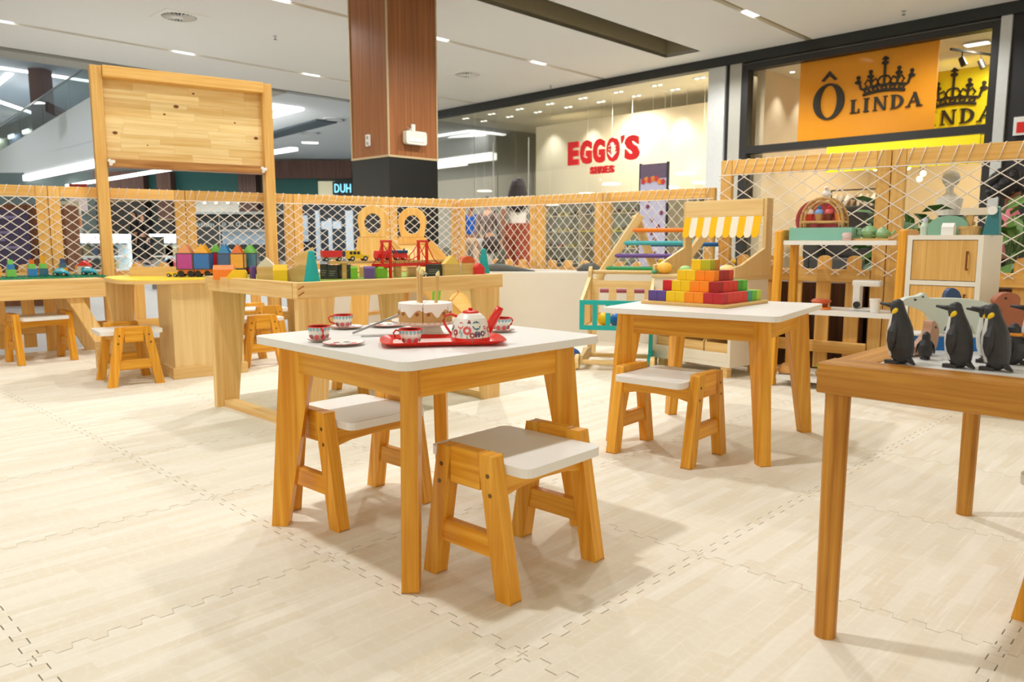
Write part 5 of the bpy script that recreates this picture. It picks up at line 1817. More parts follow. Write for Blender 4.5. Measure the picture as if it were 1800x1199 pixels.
# mint tray with wicker arch basket and cupcakes
MINT = plain('mint_paint', rgb(134, 190, 170), 0.6, 0.03)
q = thing('tray_box', 'mint green wooden tray box on top of the shelf rack', 'tray', onshelf(0.04, 0.05, 0.743), rz)
MB().box(0, 0.30, 0, 0.010, 0, 0.062).build('side', MINT, q)
MB().box(0, 0.30, 0.17, 0.18, 0, 0.062).build('side', MINT, q)
MB().box(0, 0.010, 0.01, 0.17, 0, 0.062).build('side', MINT, q)
MB().box(0.29, 0.30, 0.01, 0.17, 0, 0.062).build('side', MINT, q)
MB().box(0.01, 0.29, 0.01, 0.17, 0, 0.008).build('bottom', MINT, q)
WICK = wood('wicker', rgb(176, 130, 70), rgb(222, 180, 116), su=20, sv=90)
q = thing('wicker_stand', 'arched wicker cake stand holding toy cupcakes', 'cake stand', onshelf(0.19, 0.12, 0.751), rz)
for y in (-0.05, 0.04):
    pts = [(0.1 * cos(a), y, 0.085 + 0.115 * sin(a)) for a in [pi * i / 12 for i in range(13)]]
    MB().tube([(0.1, y, 0.0)] + pts + [(-0.1, y, 0.0)], 0.007, 6).build('arch', WICK, q)
    pts = [(0.085 * cos(a), y, 0.085 + 0.098 * sin(a)) for a in [pi * i / 12 for i in range(13)]]
    MB().tube([(0.085, y, 0.0)] + pts + [(-0.085, y, 0.0)], 0.005, 6).build('arch', WICK, q)
MB().box(-0.105, 0.105, -0.055, 0.045, 0.075, 0.088).build('tier', WICK, q, 0.004)
MB().box(-0.105, 0.105, -0.055, 0.045, 0.0, 0.012).build('tier', WICK, q, 0.004)
for k, (x, c1, c2, l) in enumerate(((-0.072, (214, 70, 50), (240, 226, 210), 'red cased toy cupcake with cream top on the wicker stand'), (-0.024, (196, 150, 90), (120, 160, 214), 'tan cased toy cupcake with blue topping on the wicker stand'), (0.024, (120, 60, 40), (214, 90, 90), 'brown cased toy cupcake with pink top on the wicker stand'), (0.072, (232, 140, 40), (140, 110, 90), 'orange cased toy cupcake with mocha top on the wicker stand'))):
    p = onshelf(0.19 + x, 0.11, 0.84)
    c = thing('toy_cupcake', l, 'toy food', p, rz)
    MB().lathe([(0.001, 0), (0.016, 0.0), (0.022, 0.034), (0.001, 0.034)], 12).build('case', plain('cc_%d' % k, rgb(*c1), 0.6), c)
    MB().lathe([(0.024, 0.034), (0.022, 0.045), (0.014, 0.055), (0.001, 0.06)], 12).build('icing', plain('ci_%d' % k, rgb(*c2), 0.6), c)
    MB().ball((0, 0, 0.065), 0.008, 8, 6).build('cherry', [WHITE, BLU, RED, WHITE][k], c)
c = thing('toy_red_plate', 'round dark red toy plate standing behind the wicker stand', 'toy plate', onshelf(0.115, 0.245, 0.742), rz)
MB().prism(circ(0, 0.105, 0.105, n=28), -0.006, 0.006, 'xz').build('disc', plain('plate_maroon', rgb(170, 60, 60), 0.5), c, 0.002)
MB().ring(circ(0, 0.105, 0.105, n=28), circ(0, 0.105, 0.092, n=28), -0.009, -0.006, 'xz').build('rim', plain('plate_maroon', (1, 1, 1)), c)
MB().box(-0.04, 0.04, -0.02, 0.02, 0, 0.008).build('stand', BEECH, c)
c = thing('toy_bird', 'small white toy bird with orange beak above the cupcakes', 'toy', onshelf(0.195, 0.12, 0.957), rz)
MB().ball((0, 0, 0.018), (0.022, 0.015, 0.018), 10, 7).ball((0.0, -0.004, 0.042), 0.013, 10, 7).build('body', WHITE, c)
MB().cyl((0, -0.015, 0.042), (0, -0.03, 0.04), 0.005, 0.001, n=6).build('beak', ORA, c)
for x, y, s, l in ((0.40, 0.14, 1.0, 'larger green toy teapot on the shelf rack top'), (0.47, 0.10, 0.8, 'smaller green toy teapot near the shelf post')):
    c = thing('toy_teapot', l, 'toy teapot', onshelf(x, y, 0.752), rz)
    GT = plain('pot_green', rgb(140, 180, 130), 0.4)
    MB().lathe([(0.001, 0), (0.028 * s, 0.0), (0.04 * s, 0.02 * s), (0.04 * s, 0.035 * s), (0.028 * s, 0.052 * s), (0.001, 0.054 * s)], 16).build('body', GT, c)
    MB().lathe([(0.022 * s, 0.053 * s), (0.015 * s, 0.06 * s), (0.001, 0.062 * s)], 12).ball((0, 0, 0.066 * s), 0.007 * s, 8, 6).build('lid', GT, c)
    MB().tube([(0.035 * s, 0, 0.02 * s), (0.055 * s, 0, 0.03 * s), (0.065 * s, 0, 0.048 * s)], [0.009 * s, 0.007 * s, 0.005 * s], 8).build('spout', GT, c)
    MB().tube([(-0.035 * s, 0, 0.045 * s), (-0.058 * s, 0, 0.045 * s), (-0.06 * s, 0, 0.02 * s), (-0.038 * s, 0, 0.012 * s)], 0.004 * s, 6).build('handle', GT, c)
MB_ = MB().box(0, 0.16, 0, 0.16, 0, 0.01).build('wooden_tray', BEECH, None, loc=onshelf(0.345, 0.05, 0.742), rz=rz)
tag(MB_, 'thin wooden tray under the green toy teapots', 'tray')
c = thing('toy_macaron', 'small pink toy macaron beside the mint tray', 'toy food', onshelf(0.325, 0.03, 0.742), rz)
MB().lathe([(0.001, 0), (0.02, 0.0), (0.024, 0.012), (0.001, 0.014)], 14).build('shell', plain('mac_pink', rgb(226, 190, 184)), c)
MB().lathe([(0.001, 0.02), (0.024, 0.022), (0.02, 0.036), (0.001, 0.038)], 14).build('shell', MATS['mac_pink'], c)
MB().lathe([(0.001, 0.013), (0.02, 0.014), (0.02, 0.021), (0.001, 0.022)], 14).build('filling', WHITE, c)
c = thing('toy_burger', 'orange toy burger on the middle white shelf', 'toy food', onshelf(0.20, 0.10, 0.398), rz)
MB().lathe([(0.001, 0), (0.05, 0.0), (0.05, 0.010), (0.001, 0.012)], 16).build('lower_bun', ORA, c)
MB().lathe([(0.03, 0.012), (0.035, 0.03), (0.03, 0.03)], 16).build('patty', plain('patty', rgb(150, 60, 24)), c)
MB().lathe([(0.042, 0.03), (0.05, 0.04), (0.04, 0.05), (0.001, 0.052)], 16).build('upper_bun', plain('bun_red', rgb(206, 90, 40)), c)
c = thing('toy_mixer', 'white toy kitchen mixer on the middle white shelf', 'toy appliance', onshelf(0.40, 0.14, 0.398), rz)
MB().box(-0.06, 0.05, -0.04, 0.04, 0, 0.012).build('base', WHITE, c, 0.003)
MB().box(-0.055, -0.02, -0.03, 0.03, 0.012, 0.13).build('column', WHITE, c, 0.006)
MB().box(-0.06, 0.07, -0.032, 0.032, 0.12, 0.15).build('head', WHITE, c, 0.008)
MB().cyl((-0.03, -0.034, 0.03), (-0.03, -0.05, 0.03), 0.016, n=14).build('dial', DARK, c)
c = thing('toy_cup', 'white toy tumbler on the middle white shelf near the post', 'toy cup', onshelf(0.465, 0.05, 0.398), rz)
MB().lathe([(0.001, 0), (0.02, 0.0), (0.026, 0.065), (0.023, 0.065), (0.018, 0.006), (0.001, 0.005)], 16).build('body', WHITE, c)
MB().lathe([(0.0265, 0.06), (0.0275, 0.064), (0.0265, 0.067)], 16).build('rim', WHITE, c)
for k, (x, l) in enumerate(((0.06, 'left toy bread roll on the lowest shelf'), (0.14, 'middle toy bread roll on the lowest shelf'), (0.24, 'right toy bread loaf with lettuce on the lowest shelf'), (0.33, 'pale toy bread slice at the end of the lowest shelf'))):
    c = thing('toy_bread', l, 'toy food', onshelf(x, 0.06, 0.058), rz)
    r = (0.05, 0.036, 0.04, 0.035)[k]
    MB().lathe([(0.001, 0), (r * 0.9, 0.004), (r, 0.02), (r * 0.7, 0.045), (0.001, 0.052)], 16, None, 0, 1.0, 0.8).build('crust', plain('bread_%d' % k, rgb(*[(214, 160, 90), (206, 150, 84), (180, 140, 80), (226, 190, 140)][k]), 0.7, 0.12), c)
    if k == 2:
        MB().lathe([(0.03, 0.05), (0.045, 0.056), (0.02, 0.066), (0.001, 0.068)], 9, None, 0, 1.0, 0.7).build('lettuce', GRN, c)
    else:
        MB().beam((-r * 0.5, 0, 0.05), (r * 0.5, 0.004, 0.05), 0.006, 0.004).build('score', plain('bread_score', rgb(236, 206, 150)), c)

# ------------------------------------------------------------------ white cabinet with wood doors
cx0_, cy0_ = 1.74, 3.43
rz = radians(-45)
CWd, CDp, CHh = 0.295, 0.30, 0.765
t = thing('cabinet', 'white cabinet with two wood grain doors', 'cabinet', (cx0_, cy0_, 0), rz)
CBW = plain('cabinet_white', rgb(232, 226, 212), 0.5, 0.02)
MB().box(0, 0.02, 0, CDp, 0, CHh).build('side_panel', CBW, t)
MB().box(CWd - 0.02, CWd, 0, CDp, 0, CHh).build('side_panel', CBW, t)
for z0, z1 in ((0.0, 0.03), (0.275, 0.295), (0.55, 0.57), (CHh - 0.02, CHh)):
    MB().box(0.02, CWd - 0.02, 0, CDp, z0, z1).build('shelf_panel', CBW, t)
MB().box(0.02, CWd - 0.02, CDp - 0.01, CDp, 0.03, CHh - 0.02).build('back_panel', CBW, t)
for z0, z1 in ((0.572, 0.743), (0.297, 0.548), (0.032, 0.273)):
    d = MB().box(0.022, CWd - 0.022, 0.004, 0.02, z0, z1, g='z').build('door', DOORW, t, 0.001)
    hz = (z0 + z1) / 2 if z0 > 0.5 else z1 - 0.07
    m = MB()
    m.beam((CWd - 0.055, -0.012, hz - 0.04), (CWd - 0.055, -0.012, hz + 0.04), 0.006, 0.006)
    m.beam((CWd - 0.055, 0.004, hz - 0.036), (CWd - 0.055, -0.012, hz - 0.036), 0.005, 0.005)
    m.beam((CWd - 0.055, 0.004, hz + 0.036), (CWd - 0.055, -0.012, hz + 0.036), 0.005, 0.005)
    m.build('handle', plain('bronze', rgb(120, 70, 30), 0.4, metal=0.6), d)


def oncab(x, y, z):
    return (cx0_ + x * cos(rz) - y * sin(rz), cy0_ + x * sin(rz) + y * cos(rz), z)


c = thing('toy_toaster', 'sage green wooden toy toaster on the cabinet', 'toy appliance', oncab(0.13, 0.13, CHh), rz)
SG = plain('sage', rgb(128, 172, 148), 0.55, 0.04)
p = [(-0.08, 0), (0.08, 0)] + [(0.08 * cos(pi * i / 10), 0.035 + 0.05 * sin(pi * i / 10)) for i in range(11)]
MB().prism(p[::-1], -0.035, 0.035, 'xz').build('body', SG, c, 0.004)
MB().box(-0.05, 0.05, -0.008, 0.008, 0.080, 0.087).build('slot', DARK, c)
MB().cyl((0.082, 0, 0.05), (0.095, 0, 0.05), 0.008, n=8).build('lever', BEECH, c)
c = thing('toy_carton', 'small white toy milk carton in front of the toaster', 'toy food', oncab(0.145, 0.055, CHh), rz)
MB().box(-0.024, 0.024, -0.02, 0.02, 0, 0.034).build('body', WHITE, c)
MB().prism([(-0.022, 0.034), (0.022, 0.034), (0.004, 0.052), (-0.004, 0.052)], -0.024, 0.024, 'yz').build('gable', WHITE, c)
c = thing('toy_stand_mixer', 'teal and white toy stand mixer on the cabinet', 'toy appliance', oncab(0.262, 0.12, CHh), rz)
TM = plain('mixer_teal', rgb(44, 116, 122), 0.5)
MB().prism([(0.0, 0.0), (0.062, 0.0), (0.055, 0.115), (0.02, 0.115)], -0.02, 0.02, 'xz').build('stand', TM, c, 0.003)
MB().prism(rrect(-0.09, 0.05, 0.085, 0.115, 0.014), -0.022, 0.022, 'xz').build('head', plain('mixer_cream', rgb(220, 208, 184), 0.5), c, 0.003)
MB().cyl((0.035, -0.036, 0.102), (0.035, -0.022, 0.102), 0.018, n=14).build('knob', WHITE, c)
MB().lathe([(0.001, 0), (0.042, 0.0), (0.044, 0.026), (0.046, 0.026), (0.046, 0.038), (0.001, 0.038)], 18, T(-0.055)).build('bowl', BEECH, c)
MB().cyl((-0.055, 0, 0.038), (-0.055, 0, 0.09), 0.012, 0.018, n=10).build('whisk', BEECH, c)
c = thing('toy_bottle', 'pale grey green toy bottle left of the toaster', 'toy bottle', oncab(0.03, 0.12, CHh), rz)
MB().lathe([(0.001, 0), (0.018, 0.0), (0.02, 0.04), (0.012, 0.055), (0.01, 0.065)], 14).build('body', plain('bottle_sage', rgb(190, 204, 186), 0.5), c)
MB().lathe([(0.012, 0.062), (0.012, 0.075), (0.001, 0.076)], 12).build('cap', plain('cap_lilac', rgb(206, 206, 222)), c)

# counter at the far right behind the bear
t = thing('play_counter', 'white play counter with wooden top at the right edge', 'counter', (2.06, 3.02, 0), radians(-45))
MB().box(0, 0.7, 0, 0.35, 0, 0.535).build('body', WP, t)
MB().box(-0.02, 0.72, -0.02, 0.37, 0.535, 0.56).build('worktop', PLY, t, 0.003)
MB().box(-0.003, 0.0, 0.05, 0.1, 0.05, 0.5).build('edge_strip', PALE, t)
p = (2.13, 3.02, 0.56)
q = thing('paper_bag', 'brown kraft paper bag on the right counter', 'bag', p, 0.4)
MB().loft([[(-0.04, -0.03, 0), (0.04, -0.03, 0), (0.04, 0.03, 0), (-0.04, 0.03, 0)], [(-0.042, -0.03, 0.06), (0.045, -0.03, 0.06), (0.042, 0.03, 0.06), (-0.045, 0.03, 0.06)], [(-0.05, -0.022, 0.10), (0.03, -0.026, 0.105), (0.04, 0.03, 0.1), (-0.035, 0.026, 0.11)]], smooth=False).build('bag_body', plain('kraft', rgb(196, 152, 98), 0.9, 0.12), q)
MB().tube([(-0.02, -0.02, 0.1), (-0.01, -0.02, 0.14), (0.012, -0.02, 0.1)], 0.003, 5).build('handle', plain('kraft', (1, 1, 1)), q)
q = thing('wooden_disc', 'round yellow wooden toy disc at the right edge', 'toy', (2.33, 2.90, 0.56), -0.78)
MB().prism(circ(0, 0.10, 0.10, n=28), -0.012, 0.012, 'xz').build('disc', PLY, q)
MB().box(-0.05, 0.05, -0.03, 0.03, 0, 0.012).build('base', PLY, q)

# ------------------------------------------------------------------ toy penguins
PBLK = plain('penguin_black', rgb(44, 43, 44), 0.55, 0.25, 120, bump=0.3)
PWHT = plain('penguin_white', rgb(214, 214, 206), 0.6)
PYEL = plain('penguin_yellow', rgb(244, 202, 10), 0.5)
PBRN = plain('penguin_foot', rgb(48, 42, 40), 0.6, 0.2)


def penguin(label, loc, rz, h=0.116, adult=True, belly=True):
    t = thing('toy_penguin', label, 'toy penguin', loc, rz, 'toy penguins on the oak table')
    s = h / 0.116
    if adult:
        R_ = [(0.004, -0.004, 0.010, 0.012), (0.014, -0.003, 0.019, 0.019), (0.03, -0.001, 0.0225, 0.022), (0.05, 0.001, 0.0228, 0.022), (0.066, 0.002, 0.0205, 0.02), (0.08, 0.004, 0.0165, 0.0165), (0.09, 0.006, 0.0135, 0.0135), (0.098, 0.009, 0.0130, 0.012), (0.106, 0.011, 0.0120, 0.011), (0.112, 0.010, 0.009, 0.008), (0.1155, 0.009, 0.003, 0.003)]
    else:
        R_ = [(0.004, 0, 0.014, 0.014), (0.02, 0, 0.026, 0.025), (0.04, 0.0, 0.030, 0.029), (0.06, 0.0, 0.027, 0.026), (0.074, 0.001, 0.020, 0.020), (0.082, 0.002, 0.0165, 0.0165), (0.092, 0.004, 0.0175, 0.0165), (0.104, 0.004, 0.016, 0.015), (0.113, 0.004, 0.009, 0.008), (0.116, 0.004, 0.003, 0.003)]
    n = 20
    rings = [[(s * (cx + rx * cos(2 * pi * i / n)), s * ry * sin(2 * pi * i / n), s * z) for i in range(n)] for z, cx, rx, ry in R_]
    top = len(R_)

    def mf(j, i):
        a = (2 * pi * (i + .5) / n + pi) % (2 * pi) - pi
        return 1 if belly and abs(a) < 1.25 and 0 < j < (6 if adult else 5) else 0
    MB().loft(rings, None, 0, True, True, mf).build('body', [PBLK, PWHT], t)
    bz, bx = (0.103, 0.021) if adult else (0.094, 0.018)
    if adult:
        MB().tube([(s * (bx - 0.006), 0, s * bz), (s * (bx + 0.010), 0, s * (bz + 0.0015)), (s * (bx + 0.024), 0, s * (bz + 0.003))], [s * 0.0058, s * 0.0038, s * 0.0022], 8).build('beak', PBLK, t)
    else:
        MB().tube([(s * (bx - 0.006), 0, s * bz), (s * (bx + 0.012), 0, s * (bz + 0.006)), (s * (bx + 0.026), 0, s * (bz + 0.014))], [s * 0.006, s * 0.004, s * 0.002], 8).build('beak', PBLK, t)
    for sy in (-1, 1):
        m = MB()
        w_ = 0.0225 if adult else 0.028
        fl_ = [(0.078, 0.6, 0.005, 0.004), (0.06, 1.0, 0.009, 0.004), (0.042, 1.06, 0.0085, 0.0035), (0.03, 1.05, 0.005, 0.003), (0.024, 1.0, 0.002, 0.002)]
        off = 0.0 if adult else 0.006
        rg = [[(s * (0.002 + rx * cos(2 * pi * i / 10)), sy * s * (w_ * k + off * (1 - z / 0.08) + ry * sin(2 * pi * i / 10)), s * z) for i in range(10)] for z, k, rx, ry in fl_]
        m.loft(rg).build('flipper', PBLK, t)
        m = MB()
        m.prism([(s * -0.006, s * (sy * 0.011 - 0.004)), (s * 0.016, s * (sy * 0.012 - 0.008)), (s * 0.019, s * sy * 0.012), (s * 0.016, s * (sy * 0.012 + 0.008)), (s * -0.006, s * (sy * 0.011 + 0.004))], 0, s * 0.006)
        m.build('foot', PBRN, t, 0.0012)
        if adult:
            M_ = T(s * 0.007, sy * s * 0.0105, s * 0.0935)
            MB().ball((0, 0, 0), (s * 0.0052, s * 0.0036, s * 0.0078), 10, 7, M_ @ R(-0.5, 'Y')).build('ear_patch', PYEL, t)
    m = MB()
    m.loft([[(s * x, s * w_ * cos(a), s * (z + h_ * sin(a))) for a in [2 * pi * i / 8 for i in range(8)]] for x, w_, z, h_ in ((-0.012, 0.010, 0.016, 0.008), (-0.022, 0.008, 0.007, 0.005), (-0.030, 0.003, 0.002, 0.002))])
    m.build('tail', PBLK, t)
    return t


PZ = 0.5235
penguin('large black toy penguin nearest the oak table corner', (0.700, 1.382, PZ), radians(118))
penguin('large black toy penguin second from the table corner', (0.780, 1.338, PZ), radians(121), 0.1145)
penguin('large black toy penguin third from the table corner', (0.826, 1.308, PZ), radians(123), 0.1145)
penguin('small grey toy penguin chick between the two left penguins', (0.772, 1.430, PZ), radians(60), 0.052, False, False)
q = penguin('medium toy penguin with orange throat at the right edge', (0.900, 1.372, PZ), radians(125), 0.074, False, False)
MB().lathe([(0.0118, 0.0515), (0.0122, 0.054), (0.0112, 0.057)], 16).build('throat_patch', plain('throat_orange', rgb(236, 150, 40), 0.5), q)
penguin('toy penguin hiding behind the third large penguin', (0.868, 1.395, PZ), radians(135), 0.105)
penguin('toy penguin cut off by the right picture edge', (0.936, 1.372, PZ), radians(130), 0.112)


# ------------------------------------------------------------------ wooden animals on the oak table
def spline(pts, n=4):
    out = []
    k = len(pts)
    for i in range(k):
        p0, p1, p2, p3 = [Vector(pts[(i + d) % k]) for d in (-1, 0, 1, 2)]
        for j in range(n):
            u = j / n
            out.append(tuple(0.5 * ((2 * p1) + (-p0 + p2) * u + (2 * p0 - 5 * p1 + 4 * p2 - p3) * u * u + (-p0 + 3 * p1 - 3 * p2 + p3) * u ** 3)))
    return out


t = thing('toy_polar_bear', 'pale wooden toy polar bear on a blue ice block', 'toy animal', (0.890, 1.575, PZ), radians(-12))
t.scale = (1, 1, 0.76)
BW = plain('bear_white', rgb(206, 214, 202), 0.55, 0.03)
pts = [(-0.088, 0.120), (-0.084, 0.135), (-0.06, 0.142), (-0.048, 0.150), (-0.042, 0.139), (-0.03, 0.136), (0.02, 0.136), (0.06, 0.130), (0.082, 0.112), (0.088, 0.085), (0.080, 0.062), (0.060, 0.042), (0.050, 0.042), (0.042, 0.066), (0.012, 0.068), (-0.006, 0.062), (-0.012, 0.042), (-0.034, 0.042), (-0.032, 0.070), (-0.042, 0.095), (-0.062, 0.108)]
MB().prism(spline(pts, 3)[::-1], -0.014, 0.014, 'xz').build('body', BW, t, 0.003)
MB().prism([(-0.024, 0.042), (-0.008, 0.042), (-0.01, 0.075), (-0.02, 0.08)][::-1], 0.015, 0.024, 'xz').build('far_leg', OAK, t, 0.002)
MB().ball((-0.066, -0.0145, 0.132), 0.0028, 8, 6).ball((-0.052, -0.0145, 0.140), 0.0022, 8, 6).build('eye', DARK, t)
MB().prism(spline([(-0.065, 0.0), (0.08, 0.0), (0.086, 0.020), (0.078, 0.036), (-0.06, 0.036), (-0.07, 0.018)], 3)[::-1], -0.03, 0.035, 'xz').build('ice_block', BLU, t, 0.002)
MB().prism(spline([(-0.06, 0.036), (0.078, 0.036), (0.076, 0.042), (-0.058, 0.042)], 2)[::-1], -0.03, 0.035, 'xz').build('snow_cap', WHITE, t)
t = thing('toy_whale_fin', 'dark blue wooden toy whale behind the polar bear', 'toy animal', (0.965, 1.69, PZ), radians(-12))
t.scale = (0.9, 1, 0.70)
MB().prism(spline([(-0.05, 0.0), (0.07, 0.0), (0.075, 0.05), (0.045, 0.085), (0.018, 0.130), (0.008, 0.158), (-0.008, 0.168), (-0.02, 0.150), (-0.022, 0.11), (-0.03, 0.06)], 3)[::-1], -0.012, 0.012, 'xz').build('body', NAVY, t, 0.003)
MB().ball((-0.02, -0.0125, 0.03), 0.003, 8, 6).build('eye', WHITE, t)
t = thing('toy_seal', 'brown wooden toy sea lion at the right of the oak table', 'toy animal', (1.075, 1.61, PZ), radians(-15))
t.scale = (1, 1, 0.86)
SB = plain('seal_brown', rgb(168, 96, 60), 0.6, 0.06, 60)
pts = [(-0.065, 0.108), (-0.052, 0.128), (-0.030, 0.130), (-0.018, 0.118), (-0.016, 0.098), (0.01, 0.085), (0.06, 0.082), (0.11, 0.07), (0.13, 0.03), (0.13, 0.0), (-0.03, 0.0), (-0.042, 0.045), (-0.052, 0.09)]
MB().prism(spline(pts, 3)[::-1], -0.015, 0.015, 'xz').build('body', SB, t, 0.003)
MB().prism(spline([(0.0, 0.085), (0.04, 0.10), (0.09, 0.098), (0.10, 0.088), (0.05, 0.082)], 3)[::-1], -0.022, -0.015, 'xz').build('flipper', DARK, t)
MB().ball((-0.045, -0.0155, 0.117), 0.0026, 8, 6).build('eye', DARK, t)
t = thing('toy_walrus', 'pinkish brown wooden toy animal behind the nearest penguin', 'toy animal', (0.775, 1.475, PZ), radians(20))
MB().prism(spline([(-0.06, 0.0), (-0.02, 0.006), (0.02, 0.0), (0.05, 0.01), (0.058, 0.05), (0.05, 0.072), (0.036, 0.078), (0.03, 0.05), (0.0, 0.024), (-0.05, 0.016)], 3)[::-1], -0.01, 0.01, 'xz').build('body', plain('walrus_brown', rgb(190, 146, 116), 0.6, 0.06), t, 0.002)
t.scale = (0.85, 1, 0.85)
MB().ball((0.046, -0.0105, 0.064), 0.0022, 8, 6).build('eye', DARK, t)

# ------------------------------------------------------------------ block pyramid
PZ2 = 0.5025
prz = radians(-45.5 + 3)
pcx, pcy = 0.745, 2.985
bd = MB().prism(rrect(-0.178, 0.178, -0.178, 0.178, 0.008), 0, 0.012).build('block_tray', BEECH, None, 0.002, loc=(pcx, pcy, PZ2), rz=prz)
tag(bd, 'flat wooden tray under the coloured block pyramid', 'tray')
CUB = 0.0385
BC = {'p': ('purple', rgb(88, 66, 140)), 'y': ('yellow', rgb(240, 200, 6)), 'o': ('orange', rgb(248, 142, 8)), 'r': ('crimson', rgb(186, 30, 38)), 'R': ('red', rgb(216, 50, 34)), 'd': ('dark red', rgb(166, 22, 20)), 's': ('scarlet', rgb(214, 22, 20)), 't': ('blue green', rgb(60, 150, 120)), 'g': ('green', rgb(96, 186, 50)), 'l': ('lime', rgb(182, 204, 60)), 'G': ('leaf green', rgb(70, 160, 40)), 'L': ('olive green', rgb(180, 184, 20)), 'k': ('olive', rgb(140, 140, 20)), 'n': ('amber', rgb(206, 140, 20))}
layers = [('ppyyoorr', 'rRRRRtgl', 'bottom'), ('syyood', 'dRRRGg', 'second'), ('yyoo', 'oddR', 'third'), ('yL', 'kn', 'top')]
cm = {}
cmesh = None
for lv, (fr_, rt_, nm) in enumerate(layers):
    n = len(fr_)
    for i in range(n):
        for j in range(n):
            if 0 < i < n - 1 and 0 < j < n - 1:
                continue
            ORD = ['first', 'second', 'third', 'fourth', 'fifth', 'sixth', 'seventh', 'eighth']
            if j == 0:
                c, where = fr_[i], '%s from left in the front' % ORD[i]
            elif i == n - 1:
                c, where = rt_[j], '%s from the front on the right side' % ORD[j]
            elif j == n - 1:
                c, where = 'yogtlpr'[(i * 3 + j) % 7], '%s from left in the back' % ORD[i]
            else:
                c, where = 'yogtlpr'[(i * 3 + j) % 7], '%s from the front on the left side' % ORD[j]
            # right-hand faces of the corner cubes keep the front colour
            if c not in cm:
                cm[c] = plain('cube_' + BC[c][0].replace(' ', '_'), BC[c][1], 0.5, 0.08, 40)
            x = (i - (n - 1) / 2) * (CUB + 0.0006)
            y = (j - (n - 1) / 2) * (CUB + 0.0006)
            X_ = pcx + x * cos(prz) - y * sin(prz)
            Y_ = pcy + x * sin(prz) + y * cos(prz)
            o = MB().cbox((0, 0, CUB / 2), (CUB, CUB, CUB)).build('toy_cube', cm[c], None, 0.0012, loc=(X_, Y_, PZ2 + 0.0122 + lv * (CUB + 0.0002)), rz=prz + random.uniform(-0.01, 0.01))
            tag(o, '%s cube, %s of the %s pyramid layer' % (BC[c][0], where, nm), 'toy block', 'cubes of the stepped block pyramid')
        pass

# ------------------------------------------------------------------ toy tea set
TZ = 0.5025
CUPW = plain('tin_white', rgb(240, 234, 224), 0.28, 0.02)
CUPB = plain('tin_blue', rgb(140, 182, 194), 0.3)
CUPR = plain('tin_red', rgb(226, 44, 30), 0.25)
PRT = [plain('print_pink', rgb(226, 90, 96), 0.4), plain('print_slate', rgb(86, 122, 140), 0.4), plain('print_brown', rgb(160, 66, 50), 0.4), plain('print_mauve', rgb(104, 66, 96), 0.4), plain('print_sky', rgb(150, 190, 200), 0.4)]


def cup(label, loc, rz, saucer=True):
    t = thing('toy_teacup', label, 'toy cup', loc, rz, 'toy teacups')
    t.scale = (0.95, 0.95, 0.95)
    z = 0.0
    MB().lathe([(0.001, z + 0.001), (0.016, z + 0.001), (0.019, z + 0.006), (0.0255, z + 0.020), (0.028, z + 0.034)], 24).build('bowl', CUPW, t)
    MB().lathe([(0.028, z + 0.034), (0.0292, z + 0.0355), (0.028, z + 0.037), (0.0265, z + 0.035), (0.024, z + 0.020), (0.018, z + 0.007), (0.001, z + 0.005)], 24).build('red_lining', CUPR, t)
    for k in range(18):
        a = 2 * pi * k / 18
        m = MB()
        p = [(-0.0036, 0.0335), (0.0036, 0.0335), (0.0034, 0.028), (0.0, 0.0235), (-0.0034, 0.028)]
        rr = lambda zz: 0.0256 + (zz - 0.020) / 0.014 * 0.0025 + 0.0004
        v = [(rr(q[1]), q[0], z + q[1]) for q in p]
        m.add(v, [list(range(5))], R(a))
        m.build('blue_scallop', CUPB, t)
    for k in range(9):
        a = 2 * pi * k / 9 + 0.2
        m = MB()
        v = [(0.0198 + (0.006 + 0.005 * sin(b)) * 0.36 + 0.0016, 0.0062 * cos(b), z + 0.0098 + 0.0062 * sin(b)) for b in [2 * pi * i / 8 for i in range(8)]]
        m.add(v, [list(range(8))], R(a))
        m.build('printed_bloom', PRT[(0, 2, 0)[k % 3]], t)
    pts = [(0.026, 0, 0.031), (0.036, 0, 0.033), (0.042, 0, 0.026), (0.038, 0, 0.016), (0.024, 0, 0.010)]
    MB().tube(pts, 0.0026, 6).build('handle', CUPR, t)
    return t


def plate(label, loc, r=0.042, dec=True, name='toy_plate'):
    t = thing(name, label, 'toy plate', loc)
    MB().lathe([(0.001, 0.0015), (r * 0.6, 0.0015), (r * 0.98, 0.0055), (r, 0.0065), (r * 0.97, 0.0072), (r * 0.6, 0.0032), (0.001, 0.003)], 28, ms=[0, 0, 1, 1, 0, 0, 0]).build('dish', [CUPW, plain('rim_brick', rgb(176, 70, 60), 0.4)], t)
    if dec:
        for k in range(6):
            a = k * 1.05 + 0.4
            MB().prism(circ(r * 0.5 * cos(a), r * 0.5 * sin(a), r * 0.16, n=8), 0.0031, 0.0036).build('printed_bloom', PRT[k % 3], t)
    return t


plate('saucer under the left toy teacup', (-0.464, 1.846, TZ), 0.028, False, 'toy_saucer')
cup('left toy teacup with red rim on the tea table', (-0.464, 1.846, TZ + 0.0032), radians(-62))
plate('saucer under the back left toy teacup', (-0.457, 2.123, TZ), 0.045, False, 'toy_saucer')
cup('back left toy teacup with its handle pointing left', (-0.467, 2.127, TZ + 0.0032), radians(185))
plate('small flowered toy plate at the front left of the tea table', (-0.393, 1.787, TZ), 0.049)
plate('flowered toy plate left of the cake stand', (-0.353, 2.173, TZ), 0.052)
plate('saucer under the teacup behind the teapot', (-0.029, 2.044, TZ), 0.036, False, 'toy_saucer')
cup('toy teacup on a saucer behind the red spout', (-0.029, 2.044, TZ + 0.0032), radians(40))
